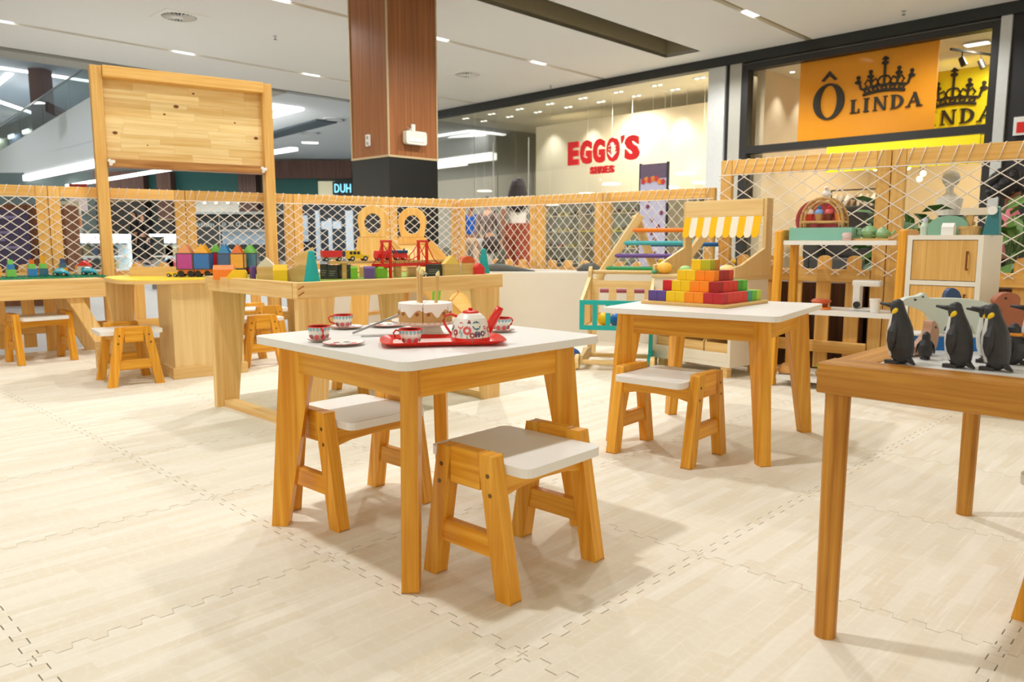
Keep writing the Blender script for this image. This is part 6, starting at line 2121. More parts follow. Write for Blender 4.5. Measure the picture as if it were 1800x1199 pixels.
# tray
t = thing('toy_tray', 'red tin toy tray with white doily print', 'tray', (-0.164, 1.818, TZ), radians(10))
t.scale = (0.91, 0.91, 0.91)
o_ = spline([(-0.155, -0.075), (-0.12, -0.088), (0, -0.08), (0.12, -0.088), (0.155, -0.075), (0.162, 0), (0.155, 0.075), (0.12, 0.088), (0, 0.08), (-0.12, 0.088), (-0.155, 0.075), (-0.162, 0)], 4)
i_ = [(x * 0.86, y * 0.80) for x, y in o_]
m = MB()
m.loft([[(x, y, 0.002) for x, y in i_], [(x, y, 0.012) for x, y in o_], [(x * 0.985, y * 0.985, 0.0135) for x, y in o_], [(x * 0.985, y * 0.985, 0.0045) for x, y in i_]])
m.build('tray_body', CUPR, t)
MB().prism([(x * 0.92, y * 0.88) for x, y in i_], 0.0046, 0.0052).build('doily_print', plain('doily', rgb(244, 214, 206), 0.4, 0.08, 90), t)
cup('toy teacup standing on the red tray', (-0.233, 1.765, TZ + 0.0054), radians(178))
# teapot
t = thing('toy_teapot', 'white tin toy teapot with flower print and red spout', 'toy teapot', (-0.097, 1.80, TZ + 0.005), radians(8))
t.scale = (0.92, 0.92, 0.92)
MB().lathe([(0.001, 0.0), (0.047, 0.0), (0.0505, 0.006), (0.0505, 0.014), (0.047, 0.0145)], 32).build('red_base', CUPR, t)
MB().lathe([(0.0495, 0.0142), (0.0480, 0.030), (0.0445, 0.048), (0.038, 0.062), (0.028, 0.072), (0.020, 0.075)], 32).build('body', CUPW, t)
l_ = MB().lathe([(0.022, 0.0748), (0.019, 0.079), (0.010, 0.0815), (0.001, 0.082)], 24).build('lid', CUPR, t)
MB().ball((0, 0, 0.0845), (0.006, 0.006, 0.004), 10, 6).build('lid_knob', CUPR, l_)
MB().tube([(0.040, 0, 0.030), (0.052, 0, 0.045), (0.068, 0, 0.072), (0.076, 0, 0.088)], [0.014, 0.0125, 0.0105, 0.0095], 14).build('spout', CUPR, t)
MB().tube([(-0.034, 0, 0.066), (-0.050, 0, 0.072), (-0.064, 0, 0.068), (-0.069, 0, 0.055), (-0.062, 0, 0.040), (-0.050, 0, 0.022), (-0.047, 0, 0.016)], 0.0032, 8).build('handle', CUPR, t)


def potprint(name, a, z, r, mt, shape='disc', n=12, ry=None):
    m = MB()
    ry = ry or r
    for k in range(1):
        v = []
        for b in [2 * pi * i / n for i in range(n)]:
            q = r * (1 if shape == 'disc' else (1.0 if int(b / (2 * pi) * n) % 2 else 0.6))
            zz = z + (ry if shape == 'disc' else q) * sin(b)
            rad = 0.0496 - max(0, (zz - 0.0142)) * 0.10 - max(0, zz - 0.034) * 0.22 + 0.0009
            aa = a + q * cos(b) / rad
            v.append((rad * cos(aa), rad * sin(aa), zz))
        m.add(v, [list(range(n))])
    return m.build(name, mt, t)


F0 = -pi / 2 - 0.05
for a, z, r, mt in ((-0.62, 0.046, 0.0085, 0), (-0.22, 0.034, 0.011, 0), (0.30, 0.046, 0.011, 1), (0.05, 0.022, 0.007, 2), (0.62, 0.026, 0.007, 3), (0.82, 0.040, 0.005, 0), (-0.92, 0.028, 0.008, 2), (1.15, 0.034, 0.008, 0), (-1.3, 0.04, 0.009, 1), (1.6, 0.03, 0.01, 0)):
    potprint('printed_flower', F0 + a, z, r, PRT[mt])
    potprint('flower_centre', F0 + a, z, r * 0.4, CUPW).scale = (1.004, 1.004, 1)
    potprint('printed_stem', F0 + a, z - r - 0.006, 0.0011, PRT[1], 'disc', 8, 0.006)
potprint('printed_leaf', F0 - 0.52, 0.024, 0.003, PRT[4], 'disc', 8, 0.008)
potprint('printed_leaf', F0 + 0.24, 0.024, 0.004, PRT[3], 'disc', 8, 0.008)
potprint('printed_leaf', F0 + 0.40, 0.024, 0.004, PRT[3], 'disc', 8, 0.008)
potprint('printed_bird', F0 - 0.12, 0.052, 0.0045, PRT[3], 'disc', 8, 0.006)
potprint('printed_bird', F0 - 0.12, 0.058, 0.0026, PRT[0], 'disc', 8, 0.002)

# cake on its stand
CX, CY = -0.22, 1.958
t = thing('cake_stand', 'white metal toy cake stand on the tea table', 'cake stand', (CX, CY, TZ))
t.scale = (0.92, 0.92, 0.92)
SW_ = plain('enamel_white', rgb(232, 224, 208), 0.35, 0.03)
MB().lathe([(0.001, 0), (0.052, 0.0), (0.054, 0.002), (0.046, 0.014), (0.040, 0.030), (0.038, 0.036)], 30).build('foot', SW_, t)
MB().lathe([(0.001, 0.036), (0.088, 0.036), (0.093, 0.040), (0.0935, 0.045), (0.090, 0.043), (0.086, 0.041), (0.001, 0.041)], 36).build('plate', SW_, t)
m = MB()
for k in range(36):
    a = 2 * pi * k / 36 + random.uniform(-0.03, 0.03)
    m.cbox((0.0936, 0, 0.0425), (0.0008, random.uniform(0.002, 0.006), 0.0016), R(a))
m.build('rim_chips', plain('chip_brown', rgb(150, 96, 70), 0.6), t)
CKB = plain('cake_sponge', rgb(206, 158, 98), 0.7, 0.1, 160)
CKW = plain('cake_icing', rgb(244, 238, 230), 0.5, 0.02)
t = thing('toy_cake', 'wooden toy cake with white icing cut in slices', 'toy cake', (CX, CY, TZ + 0.0381))
t.scale = (0.92, 0.92, 0.92)
NS = 6
rc = 0.0735
hc = 0.051
for k in range(NS):
    a0 = 2 * pi * k / NS + 0.012 - pi / 2 + 0.02
    a1 = 2 * pi * (k + 1) / NS - 0.012 - pi / 2 + 0.02
    n = 14
    arc = [(rc * cos(a0 + (a1 - a0) * i / n), rc * sin(a0 + (a1 - a0) * i / n)) for i in range(n + 1)]
    c0 = (0.0012 * cos((a0 + a1) / 2), 0.0012 * sin((a0 + a1) / 2))
    sl = MB().prism([c0] + arc, 0.0, hc - 0.008).build('cake_slice', CKB, t)
    MB().prism([c0] + arc, hc - 0.008, hc).build('icing_top', CKW, sl)
    # icing curtain with drips
    m = MB()
    N2 = 28
    ri = rc + 0.0008
    prof = []
    for i in range(N2 + 1):
        f = i / N2
        dz = 0.020 + 0.017 * max(0, sin(f * 2 * pi * 1.0 - 1.4)) ** 2 + 0.004 * sin(f * 4 * pi)
        a = a0 + (a1 - a0) * f
        prof.append((a, hc - dz))
    v = [(ri * cos(a), ri * sin(a), z) for a, z in prof] + [(ri * cos(a), ri * sin(a), hc) for a, z in prof]
    m.add(v, [(i, i + 1, N2 + 2 + i, N2 + 1 + i) for i in range(N2)], None, 'x', True)
    m.build('icing_drip', CKW, sl)
    for f in (0.18, 0.80):
        a = a0 + (a1 - a0) * f
        m = MB()
        m.cyl(((rc - 0.001) * cos(a), (rc - 0.001) * sin(a), 0.024), ((rc + 0.0012) * cos(a), (rc + 0.0012) * sin(a), 0.024), 0.0052, n=12)
        m.build('dot', plain('dot_brown', rgb(150, 92, 40), 0.7), sl)
for k, (x, y, hh, l) in enumerate(((-0.020, 0.012, 0.078, 'left wooden toy candle on the cake'), (-0.010, -0.010, 0.072, 'middle wooden toy candle on the cake'), (0.030, -0.004, 0.066, 'right wooden toy candle on the cake'))):
    c = thing('toy_candle', l, 'toy candle', (CX + x * 0.92, CY + y * 0.92, TZ + 0.0381 + hc * 0.92))
    ln = 0.004 if k == 2 else 0.0
    MB().cyl((0, 0, 0), (ln, 0, hh), 0.0044, n=12).build('stick', BEECH, c)
    MB().loft([[(ln + r_ * cos(a) + dx, r_ * sin(a), hh + z) for a in [2 * pi * i / 8 for i in range(8)]] for z, r_, dx in ((0, 0.004, 0), (0.005, 0.0058, 0.001), (0.010, 0.004, 0.002), (0.015, 0.0008, 0.004))]).build('flame', plain('flame_cream', rgb(236, 224, 160), 0.5), c)
# cake server and cake slice lifter (silver cutlery)
t = thing('cake_server', 'silver toy cake server leaning beside the stand', 'cutlery', (-0.410, 1.973, TZ))
MB().beam((0.0, 0.0, 0.004), (0.085, 0.05, 0.036), 0.003, 0.006, w1=0.003).build('blade', STEEL, t, 0.001)
MB().beam((0.085, 0.05, 0.036), (0.112, 0.066, 0.046), 0.006, 0.006).build('handle', STEEL, t, 0.001)
t = thing('toy_knife', 'silver toy cake knife lying flat in front of the stand', 'cutlery', (-0.381, 1.939, TZ), radians(14))
MB().prism([(0.0, -0.008), (0.09, -0.010), (0.10, 0.0), (0.09, 0.008), (0.0, 0.006)], 0.0005, 0.003).build('blade', STEEL, t)
MB().box(0.095, 0.17, -0.006, 0.006, 0.0005, 0.008).build('handle', STEEL, t, 0.002)

# ------------------------------------------------------------------ toys on the train table
GZ = 0.5755
TRZ = radians(40)


def at(name, label, cat, x, y, z=GZ, rz=TRZ, group=None):
    return thing(name, label, cat, (x, y, z), rz, group)


def house(label, x, y, w, d, h, body, roof, rz=TRZ, rh=0.4, z=GZ):
    q = at('toy_house', label, 'toy house', x, y, z, rz, 'wooden toy houses on the train table')
    hb = h * (1 - rh)
    MB().box(-w / 2, w / 2, -d / 2, d / 2, 0, hb).build('walls', body, q, 0.001)
    MB().prism([(-w / 2, hb), (w / 2, hb), (0, h)][::-1], -d / 2, d / 2, 'xz').build('roof', roof, q, 0.001)
    return q


def long_house(label, x, y, w, d, h, c, rz):
    q = at('toy_house', label, 'toy house', x, y, GZ, rz, 'wooden toy houses on the train table')
    MB().box(-w / 2, w / 2, -d / 2, d / 2, 0, h * 0.68).build('walls', c, q, 0.001)
    MB().prism([(-d / 2, h * 0.68), (d / 2, h * 0.68), (d * 0.2, h), (-d * 0.2, h)], -w / 2, w / 2, 'yz').build('roof', c, q, 0.001)
    return q


NAT = wood('toy_natural', rgb(206, 164, 98), rgb(228, 190, 128), sv=40)
NAT2 = wood('toy_natural_pale', rgb(220, 180, 110), rgb(236, 204, 140), sv=40)
WROOF = plain('roof_pale', rgb(226, 216, 196), 0.6)
rows_ = []
long_house('orange toy house with a ridge roof at the table corner', -1.235, 3.33, 0.085, 0.045, 0.062, ORA, radians(8))
q = at('toy_block', 'yellow arrow shaped toy block lying at the table edge', 'toy block', -1.158, 3.262, GZ, radians(10))
MB().prism([(-0.04, 0.014), (-0.02, 0.0), (0.04, 0.0), (0.04, 0.036), (-0.02, 0.036)][::-1], -0.02, 0.02, 'xz').build('arrow_body', YEL, q, 0.001)
MB().prism([(-0.02, 0.036), (0.04, 0.036), (0.035, 0.044), (-0.014, 0.044)][::-1], -0.014, 0.014, 'xz').build('bevel_top', YEL, q)
house('natural toy house with pale roof near the table corner', -1.035, 3.275, 0.075, 0.06, 0.096, NAT, WROOF, radians(12))
long_house('yellow toy house with a sloped roof at the table edge', -0.935, 3.13, 0.055, 0.042, 0.07, YEL, radians(14))
q = at('toy_block', 'small purple toy block beside the pale roofed house', 'toy block', -1.093, 3.27)
MB().box(-0.009, 0.009, -0.012, 0.012, 0, 0.05).build('body', PUR, q, 0.001)
MB().prism([(-0.009, 0.05), (0.009, 0.05), (0, 0.062)], -0.012, 0.012, 'xz').build('point', PUR, q)
q = at('toy_building', 'natural stepped toy building with a slanted tower', 'toy house', -0.873, 3.20, GZ, radians(16))
MB().prism([(-0.055, 0.0), (0.03, 0.0), (0.03, 0.066), (0.0, 0.07), (-0.055, 0.046)][::-1], -0.03, 0.02, 'xz').build('low_wing', NAT, q, 0.001)
MB().prism([(-0.02, 0.0), (0.055, 0.0), (0.055, 0.14), (-0.02, 0.10)][::-1], 0.022, 0.06, 'xz').build('tower', NAT2, q, 0.001)


def cone(label, x, y, h=0.128, r=0.033):
    q = at('toy_tree', label, 'toy tree', x, y)
    MB().lathe([(0.001, 0), (r, 0.0), (r * 0.36, h * 0.96), (r * 0.25, h * 0.99), (0.001, h)], 20).build('felt_cone', plain('felt_teal', rgb(40, 168, 166), 0.9, 0.1, 120), q)
    MB().lathe([(0.001, -0.0005), (r * 1.03, -0.0005), (r * 1.03, 0.004), (r, 0.006)], 20).build('hem', plain('felt_teal', (1, 1, 1)), q)


cone('near teal cone tree at the corner of the train table', -0.787, 3.05)
cone('far teal cone tree at the right end of the train table', -0.135, 3.72, 0.128, 0.030)
DKB = plain('block_charcoal', rgb(52, 52, 48), 0.6, 0.25, 60)
TXT = plain('block_print', rgb(150, 150, 140), 0.6)
for k, (x, y, w, h, l) in enumerate(((-0.822, 3.40, 0.034, 0.064, 'dark glass toy block right of the near cone tree'), (-0.785, 3.40, 0.042, 0.060, 'charcoal toy block second right of the near cone tree'), (-0.740, 3.43, 0.056, 0.060, 'charcoal printed toy block left of the green block'), (-0.365, 3.60, 0.070, 0.058, 'charcoal toy block right of the red bridge'))):
    q = at('toy_block', l, 'toy block', x, y, GZ, radians(10))
    MB().box(-w / 2, w / 2, -0.02, 0.02, 0, h).build('body', DKB, q, 0.001)
    m = MB()
    for j in range(3):
        m.box(-w * 0.35, w * (0.1 + 0.1 * j), -0.0206, -0.02, h * (0.25 + 0.15 * j), h * (0.25 + 0.15 * j) + 0.002)
    m.build('print', TXT, q)
for x, y, w, h, c, l in ((-0.700, 3.43, 0.030, 0.054, GRN, 'narrow green toy block under the raised track'), (-0.632, 3.43, 0.044, 0.053, PUR, 'purple toy block under the raised track'), (-0.588, 3.48, 0.052, 0.051, GRN, 'wide green toy block left of the red bridge'), (-0.690, 3.60, 0.034, 0.052, NAT2, 'natural toy block behind the green blocks'), (-0.47, 3.66, 0.05, 0.052, NAT2, 'natural toy block behind the red bridge')):
    q = at('toy_block', l, 'toy block', x, y, GZ, radians(18))
    MB().box(-w / 2, w / 2, -0.02, 0.02, 0, h - 0.008).build('body', c, q, 0.001)
    MB().prism([(-0.02, h - 0.008), (0.02, h - 0.008), (0.012, h), (-0.012, h)], -w / 2, w / 2, 'yz').build('sloped_top', c, q)
# raised track plank on its supports
A_, B_ = Vector((-0.80, 3.385, 0)), Vector((-0.30, 3.69, 0))
ta = atan2(B_.y - A_.y, B_.x - A_.x)
TLen = (B_ - A_).length
q = thing('toy_track', 'raised beech toy railway track across the table', 'toy track', (A_.x, A_.y, GZ + 0.066), ta)
MB().box(0, TLen, -0.02, 0.02, 0, 0.010).build('plank', BEECH, q, 0.001)
MB().box(0, TLen, -0.013, -0.009, 0.0100, 0.0106).build('groove', plain('groove', rgb(150, 110, 60)), q)
MB().box(0, TLen, 0.009, 0.013, 0.0100, 0.0106).build('groove', MATS['groove'], q)
for f in (0.12, 0.55, 0.95):
    MB().box(TLen * f - 0.014, TLen * f + 0.014, -0.015, 0.015, -0.066, 0.0).build('pier', BEECH, q)


def ontrack(f):
    p = A_ + (B_ - A_) * f
    return (p.x, p.y, GZ + 0.0767)


def wheels(q, xs, r=0.009, w=0.030):
    for x in xs:
        for sy in (-1, 1):
            wq = MB().cyl((x, sy * w / 2 - sy * 0.004, r), (x, sy * w / 2 + sy * 0.001, r), r, n=14).build('wheel', BLACK, q)
            MB().cyl((x, sy * w / 2 + sy * 0.001, r), (x, sy * w / 2 + sy * 0.0022, r), r * 0.5, n=10).build('hubcap', plain('hub_silver', rgb(200, 196, 188), 0.4), wq)


q = thing('toy_trailer', 'red toy dump trailer at the left end of the track', 'toy vehicle', ontrack(0.03), ta)
MB().prism([(-0.045, 0.018), (0.04, 0.018), (0.042, 0.046), (-0.048, 0.046)][::-1], -0.017, 0.017, 'xz').build('bucket', RED, q, 0.001)
MB().box(-0.043, 0.045, -0.012, 0.012, 0.010, 0.018).build('chassis', plain('toy_grey', rgb(190, 184, 170)), q)
wheels(q, (-0.03, 0.028))
q = thing('toy_jeep', 'yellow toy off-road car on the track', 'toy vehicle', ontrack(0.225), ta)
MB().prism([(-0.048, 0.010), (0.05, 0.010), (0.05, 0.024), (0.016, 0.028), (0.008, 0.046), (-0.046, 0.046)][::-1], -0.018, 0.018, 'xz').build('body', YEL, q, 0.002)
m = MB()
for x0, x1 in ((-0.040, -0.028), (-0.024, -0.010), (-0.006, 0.006)):
    for y0 in (-0.0187, 0.018):
        m.box(x0, x1, y0, y0 + 0.0007, 0.029, 0.042)
m.build('window', DARK, q)
wheels(q, (-0.028, 0.032), 0.011, 0.036)
q = thing('toy_wagon', 'red toy barn wagon on the track', 'toy vehicle', ontrack(0.44), ta)
MB().prism([(-0.020, 0.012), (0.020, 0.012), (0.020, 0.028), (0.010, 0.044), (-0.010, 0.044), (-0.020, 0.028)], -0.042, 0.030, 'yz').build('body', RED, q, 0.001)
MB().box(-0.04, 0.03, -0.014, 0.014, 0.008, 0.012).build('chassis', DARK, q)
wheels(q, (-0.03, 0.02), 0.008)
q = thing('toy_engine', 'red toy train engine with a blue roof on the track', 'toy vehicle', ontrack(0.575), ta)
MB().box(-0.03, 0.028, -0.017, 0.017, 0.010, 0.032).build('body', RED, q, 0.001)
MB().box(-0.034, 0.032, -0.019, 0.019, 0.032, 0.046).build('roof', NAVY, q, 0.003)
MB().cyl((0.02, 0, 0.046), (0.02, 0, 0.053), 0.005, n=10).build('funnel', DARK, q)
MB().prism([(0.028, 0.008), (0.045, 0.008), (0.028, 0.03)][::-1], -0.014, 0.014, 'xz').build('nose', ORA, q)
wheels(q, (-0.018, 0.018), 0.009)
# red suspension bridge
bA, bB = Vector((-0.545, 3.475)), Vector((-0.400, 3.625))
ba = atan2(bB.y - bA.y, bB.x - bA.x)
q = thing('toy_bridge', 'red toy suspension bridge over the railway track', 'toy bridge', (bA.x - 0.015, bA.y - 0.012, GZ), ba)
BL = (bB - bA).length
BRD = plain('bridge_red', rgb(222, 28, 20), 0.35)
for x in (0.0, BL):
    for y in (-0.030, 0.030):
        MB().beam((x, y, 0), (x, y, 0.165), 0.010, 0.014, up=(0, 1, 0), w1=0.008).build('tower_leg', BRD, q, 0.001)
    MB().box(x - 0.006, x + 0.006, -0.036, 0.036, 0.158, 0.168).build('tower_bar', BRD, q)
    MB().box(x - 0.005, x + 0.005, -0.030, 0.030, 0.046, 0.054).build('tower_bar', BRD, q)
for y in (-0.030, 0.030):
    MB().box(-0.055, BL + 0.075, y - 0.005, y + 0.005, 0.052, 0.064).build('deck_girder', BRD, q)
    pts = [(-0.05, y, 0.064)] + [(-0.05 + 0.05 * f, y, 0.064 + 0.094 * f ** 1.6) for f in (0.35, 0.7, 1.0)]
    pts += [(BL * f, y, 0.158 - 0.078 * (1 - (2 * f - 1) ** 2)) for f in [i / 10 for i in range(1, 11)]]
    pts += [(BL + 0.065 * f, y, 0.158 - 0.094 * (1 - (1 - f) ** 1.6)) for f in (0.3, 0.65, 1.0)]
    MB().tube(pts, 0.0022, 6).build('cable', BRD, q)
    for f in [i / 8 for i in range(1, 8)]:
        zt = 0.158 - 0.078 * (1 - (2 * f - 1) ** 2)
        MB().cyl((BL * f, y, 0.062), (BL * f, y, zt), 0.0014, n=5, caps=False).build('hanger', BRD, q)
house('natural toy house with pale yellow roof at the right end', -0.285, 3.60, 0.075, 0.05, 0.098, NAT, plain('roof_yellow', rgb(236, 202, 96), 0.5), radians(25))
q = at('toy_house', 'natural toy house with an orange arched roof', 'toy house', -0.215, 3.68, GZ, radians(25), 'wooden toy houses on the train table')
MB().box(-0.032, 0.032, -0.025, 0.025, 0, 0.062).build('walls', NAT2, q, 0.001)
MB().prism([(0.034 * cos(pi * i / 10), 0.062 + 0.032 * sin(pi * i / 10)) for i in range(11)][::-1], -0.026, 0.026, 'xz').build('roof', plain('roof_terracotta', rgb(214, 92, 30), 0.5), q)
house('small red toy house near the far cone tree', -0.157, 3.66, 0.045, 0.045, 0.062, RED, plain('roof_red', rgb(226, 50, 50), 0.5), radians(20), 0.35)
q = at('toy_sign', 'thin white toy post between the two right houses', 'toy', -0.238, 3.60, GZ, 0.3)
MB().cyl((0, 0, 0), (0, 0, 0.062), 0.002, n=6).build('post', WHITE, q)
MB().cyl((0, 0, 0.045), (-0.006, 0, 0.08), 0.0016, n=6).cyl((0, 0, 0.045), (0.004, 0, 0.08), 0.0016, n=6).build('fork', WHITE, q)
q = thing('toy_wheel_car', 'small grey toy car under the red bridge', 'toy vehicle', (-0.405, 3.50, GZ), radians(20))
MB().box(-0.02, 0.02, -0.012, 0.012, 0.008, 0.022).build('body', plain('toy_grey', (1, 1, 1)), q, 0.002)
MB().prism([(-0.012, 0.022), (0.008, 0.022), (0.004, 0.034), (-0.008, 0.034)][::-1], -0.01, 0.01, 'xz').build('cabin', ORA, q)
wheels(q, (-0.012, 0.012), 0.008, 0.026)

# ------------------------------------------------------------------ magnetic tile houses on the yellow table
MZ = 0.537


def tint(name, r, g, b):
    return plain('tile_' + name, rgb(r, g, b), 0.15, 0.12, 60, spec=0.6)


MT = {'magenta': tint('magenta', 176, 44, 140), 'blue': tint('blue', 20, 100, 180), 'peach': tint('peach', 222, 150, 96), 'gold': tint('gold', 236, 170, 30), 'red': tint('red', 214, 40, 30), 'navy': tint('navy', 50, 84, 130), 'amber': tint('amber', 226, 160, 20), 'lime': tint('lime', 120, 200, 90), 'sky': tint('sky', 40, 130, 190), 'rust': tint('rust', 220, 110, 30), 'steel': tint('steel', 60, 110, 130)}


def tile_house(label, x, y, w, h, rh, c, rc_, wag=None, rz=radians(8)):
    q = thing('magnet_tile_house', label, 'toy building', (x, y, MZ), rz, 'magnetic tile houses on the yellow table')
    z0 = 0.0
    if wag:
        z0 = 0.044
        wm = plain('wagon_' + wag, {'orange': rgb(240, 130, 30), 'red': rgb(196, 40, 30), 'dark': rgb(70, 50, 70)}[wag], 0.4)
        MB().box(-w / 2, w / 2, -w * 0.35, w * 0.35, 0.018, z0).build('wagon_deck', wm, q, 0.002)
        for xx in (-w * 0.3, w * 0.3):
            for sy in (-1, 1):
                MB().cyl((xx, sy * w * 0.30, 0.018), (xx, sy * w * 0.37, 0.018), 0.018, n=16).build('wheel', BLACK, q)
    fr = plain('tile_frame', rgb(70, 60, 60), 0.4)
    for sy in (-1, 1):
        MB().box(-w / 2 + 0.003, w / 2 - 0.003, sy * w / 2 - 0.002, sy * w / 2 + 0.002, z0 + 0.003, z0 + h - 0.003).build('tile_pane', MT[c], q)
        MB().prism([(-w / 2 + 0.003, z0 + h), (w / 2 - 0.003, z0 + h), (0, z0 + h + rh)][::-1], sy * w / 2 - 0.002, sy * w / 2 + 0.002, 'xz').build('roof_pane', MT[rc_], q)
        MB().box(sy * w / 2 - 0.002, sy * w / 2 + 0.002, -w / 2 + 0.003, w / 2 - 0.003, z0 + 0.003, z0 + h - 0.003).build('tile_pane', MT[c], q)
    m = MB()
    for sx in (-1, 1):
        for sy in (-1, 1):
            m.cbox((sx * w / 2, sy * w / 2, z0 + h / 2), (0.005, 0.005, h))
    m.build('corner_frame', fr, q)
    m = MB()
    for zz in (z0, z0 + h):
        m.ring(rrect(-w / 2 - 0.003, w / 2 + 0.003, -w / 2 - 0.003, w / 2 + 0.003, 0.002, 1), rrect(-w / 2 + 0.002, w / 2 - 0.002, -w / 2 + 0.002, w / 2 - 0.002, 0.001, 1), zz - 0.0025, zz + 0.0025)
    m.build('edge_frame', fr, q)


tile_house('magenta magnetic tile house with peach roof on an orange wagon', -1.842, 4.40, 0.086, 0.088, 0.056, 'magenta', 'peach', 'orange')
tile_house('blue magnetic tile house with gold roof on an orange wagon', -1.751, 4.41, 0.086, 0.088, 0.056, 'blue', 'gold', 'orange')
tile_house('red magnetic tile house with green roof', -1.735, 4.56, 0.06, 0.090, 0.05, 'red', 'lime', 'dark')
tile_house('navy magnetic tile house with blue roof', -1.66, 4.50, 0.072, 0.085, 0.06, 'navy', 'sky', 'dark')
tile_house('amber magnetic tile house with rust orange roof', -1.585, 4.50, 0.074, 0.085, 0.052, 'amber', 'rust', 'dark')
tile_house('steel blue magnetic tile house with green roof', -1.555, 4.62, 0.085, 0.085, 0.052, 'steel', 'lime', 'red')
q = thing('toy_digger', 'small yellow toy vehicle left of the magenta tile house', 'toy vehicle', (-1.925, 4.40, MZ), 0.1)
MB().box(-0.03, 0.03, -0.015, 0.015, 0.010, 0.026).build('body', YEL, q, 0.002)
wheels(q, (-0.018, 0.018), 0.010, 0.034)
q = thing('wooden_tray_box', 'shallow wooden tray box behind the yellow table edge', 'tray', (-2.02, 4.55, MZ), radians(8))
MB().box(-0.19, 0.19, -0.06, -0.05, 0, 0.05).build('side', PALE, q)
MB().box(-0.19, 0.19, 0.05, 0.06, 0, 0.05).build('side', PALE, q)
MB().box(-0.19, -0.18, -0.05, 0.05, 0, 0.05).build('side', PALE, q)
MB().box(0.18, 0.19, -0.05, 0.05, 0, 0.05).build('side', PALE, q)

# ------------------------------------------------------------------ building brick toys on the left table
BZ = 0.5055
BRZ = radians(42)
q = thing('brick_baseplate', 'green building brick baseplate on the left play table', 'toy baseplate', (-2.97, 5.02, BZ), BRZ)
BGR = colr('brick_green', 10, 130, 90)
MB().box(-0.44, 0.27, -0.2, 0.16, 0, 0.008).build('plate', BGR, q)
m = MB()
for i in range(22):
    for j in range(11):
        m.cyl((-0.42 + i * 0.032, -0.185 + j * 0.032, 0.008), (-0.42 + i * 0.032, -0.185 + j * 0.032, 0.012), 0.009, n=6)
o = m.build('studs', BGR, q)
tag(o, None, None, None, 'stuff')


def onbase(x, y):
    return (-2.97 + x * cos(BRZ) - y * sin(BRZ), 5.02 + x * sin(BRZ) + y * cos(BRZ), BZ + 0.0125)


CAR = colr('car_cyan', 40, 170, 196, 0.3)
for x, y, l in ((0.02, -0.12, 'left cyan toy car on the green baseplate'), (0.19, -0.09, 'right cyan toy car in front of the red roofed house')):
    q = thing('toy_car', l, 'toy vehicle', onbase(x, y), BRZ - 0.6)
    MB().loft([[(xx, w * cos(a), 0.008 + h / 2 + h / 2 * sin(a)) for a in [2 * pi * i / 10 + pi / 10 for i in range(10)]] for xx, w, h in ((-0.046, 0.014, 0.016), (-0.04, 0.022, 0.026), (-0.02, 0.024, 0.042), (0.008, 0.024, 0.042), (0.026, 0.023, 0.026), (0.042, 0.020, 0.02), (0.047, 0.012, 0.012))]).build('body', CAR, q)
    wheels(q, (-0.026, 0.026), 0.011, 0.046)
    MB().box(-0.022, 0.01, -0.0245, 0.0245, 0.030, 0.042).build('window', plain('car_glass', rgb(150, 200, 216), 0.2), q)
q = thing('toy_brick_house', 'white toy brick house with a red roof', 'toy building', onbase(0.19, 0.02), BRZ - 0.6)
MB().box(-0.036, 0.036, -0.025, 0.025, 0, 0.055).build('walls', plain('brick_cream', rgb(230, 216, 190)), q)
MB().prism([(-0.042, 0.055), (0.042, 0.055), (0, 0.09)][::-1], -0.027, 0.027, 'xz').build('roof', RED, q)
MB().prism([(-0.012, 0.0), (0.016, 0.0), (0.016, 0.035)] + [(0.002 + 0.014 * cos(a), 0.035 + 0.014 * sin(a)) for a in [pi * i / 6 for i in range(1, 6)]] + [(-0.012, 0.035)], -0.027, -0.025, 'xz').build('door', plain('door_teal', rgb(50, 150, 170)), q)
for k, (x, y, cols, l) in enumerate(((-0.05, 0.03, ('steel', 'lime', 'amber'), 'tall toy brick tower with an orange chimney'), (-0.12, -0.02, ('sky', 'lime', 'rust'), 'toy brick tower with an orange cap at left'), (0.07, 0.06, ('amber', 'steel', 'navy'), 'toy brick tower with a grey clock top'), (-0.24, -0.05, ('lime', 'sky', 'lime'), 'green and blue toy brick stack at the left edge'), (-0.33, -0.1, ('gold', 'lime', 'sky'), 'green and yellow toy brick stack cut by the left edge'))):
    q = thing('toy_brick_tower', l, 'toy building', onbase(x, y), BRZ)
    z = 0
    for j, c in enumerate(cols):
        w_ = 0.05 - 0.012 * j
        h = (0.045, 0.03, 0.05 if k == 0 else 0.025)[j]
        MB().box(-w_ / 2, w_ / 2, -w_ / 2, w_ / 2, z, z + h).cyl((-w_ / 4, 0, z + h), (-w_ / 4, 0, z + h + 0.004), 0.007, n=8).cyl((w_ / 4, 0, z + h), (w_ / 4, 0, z + h + 0.004), 0.007, n=8).build('brick', MT[c], q)
        z += h + 0.0002

# ------------------------------------------------------------------ people
SKIN = [plain('skin_a', rgb(190, 132, 96), 0.6, 0.04), plain('skin_b', rgb(150, 98, 66), 0.6, 0.04), plain('skin_c', rgb(206, 154, 120), 0.6, 0.04)]


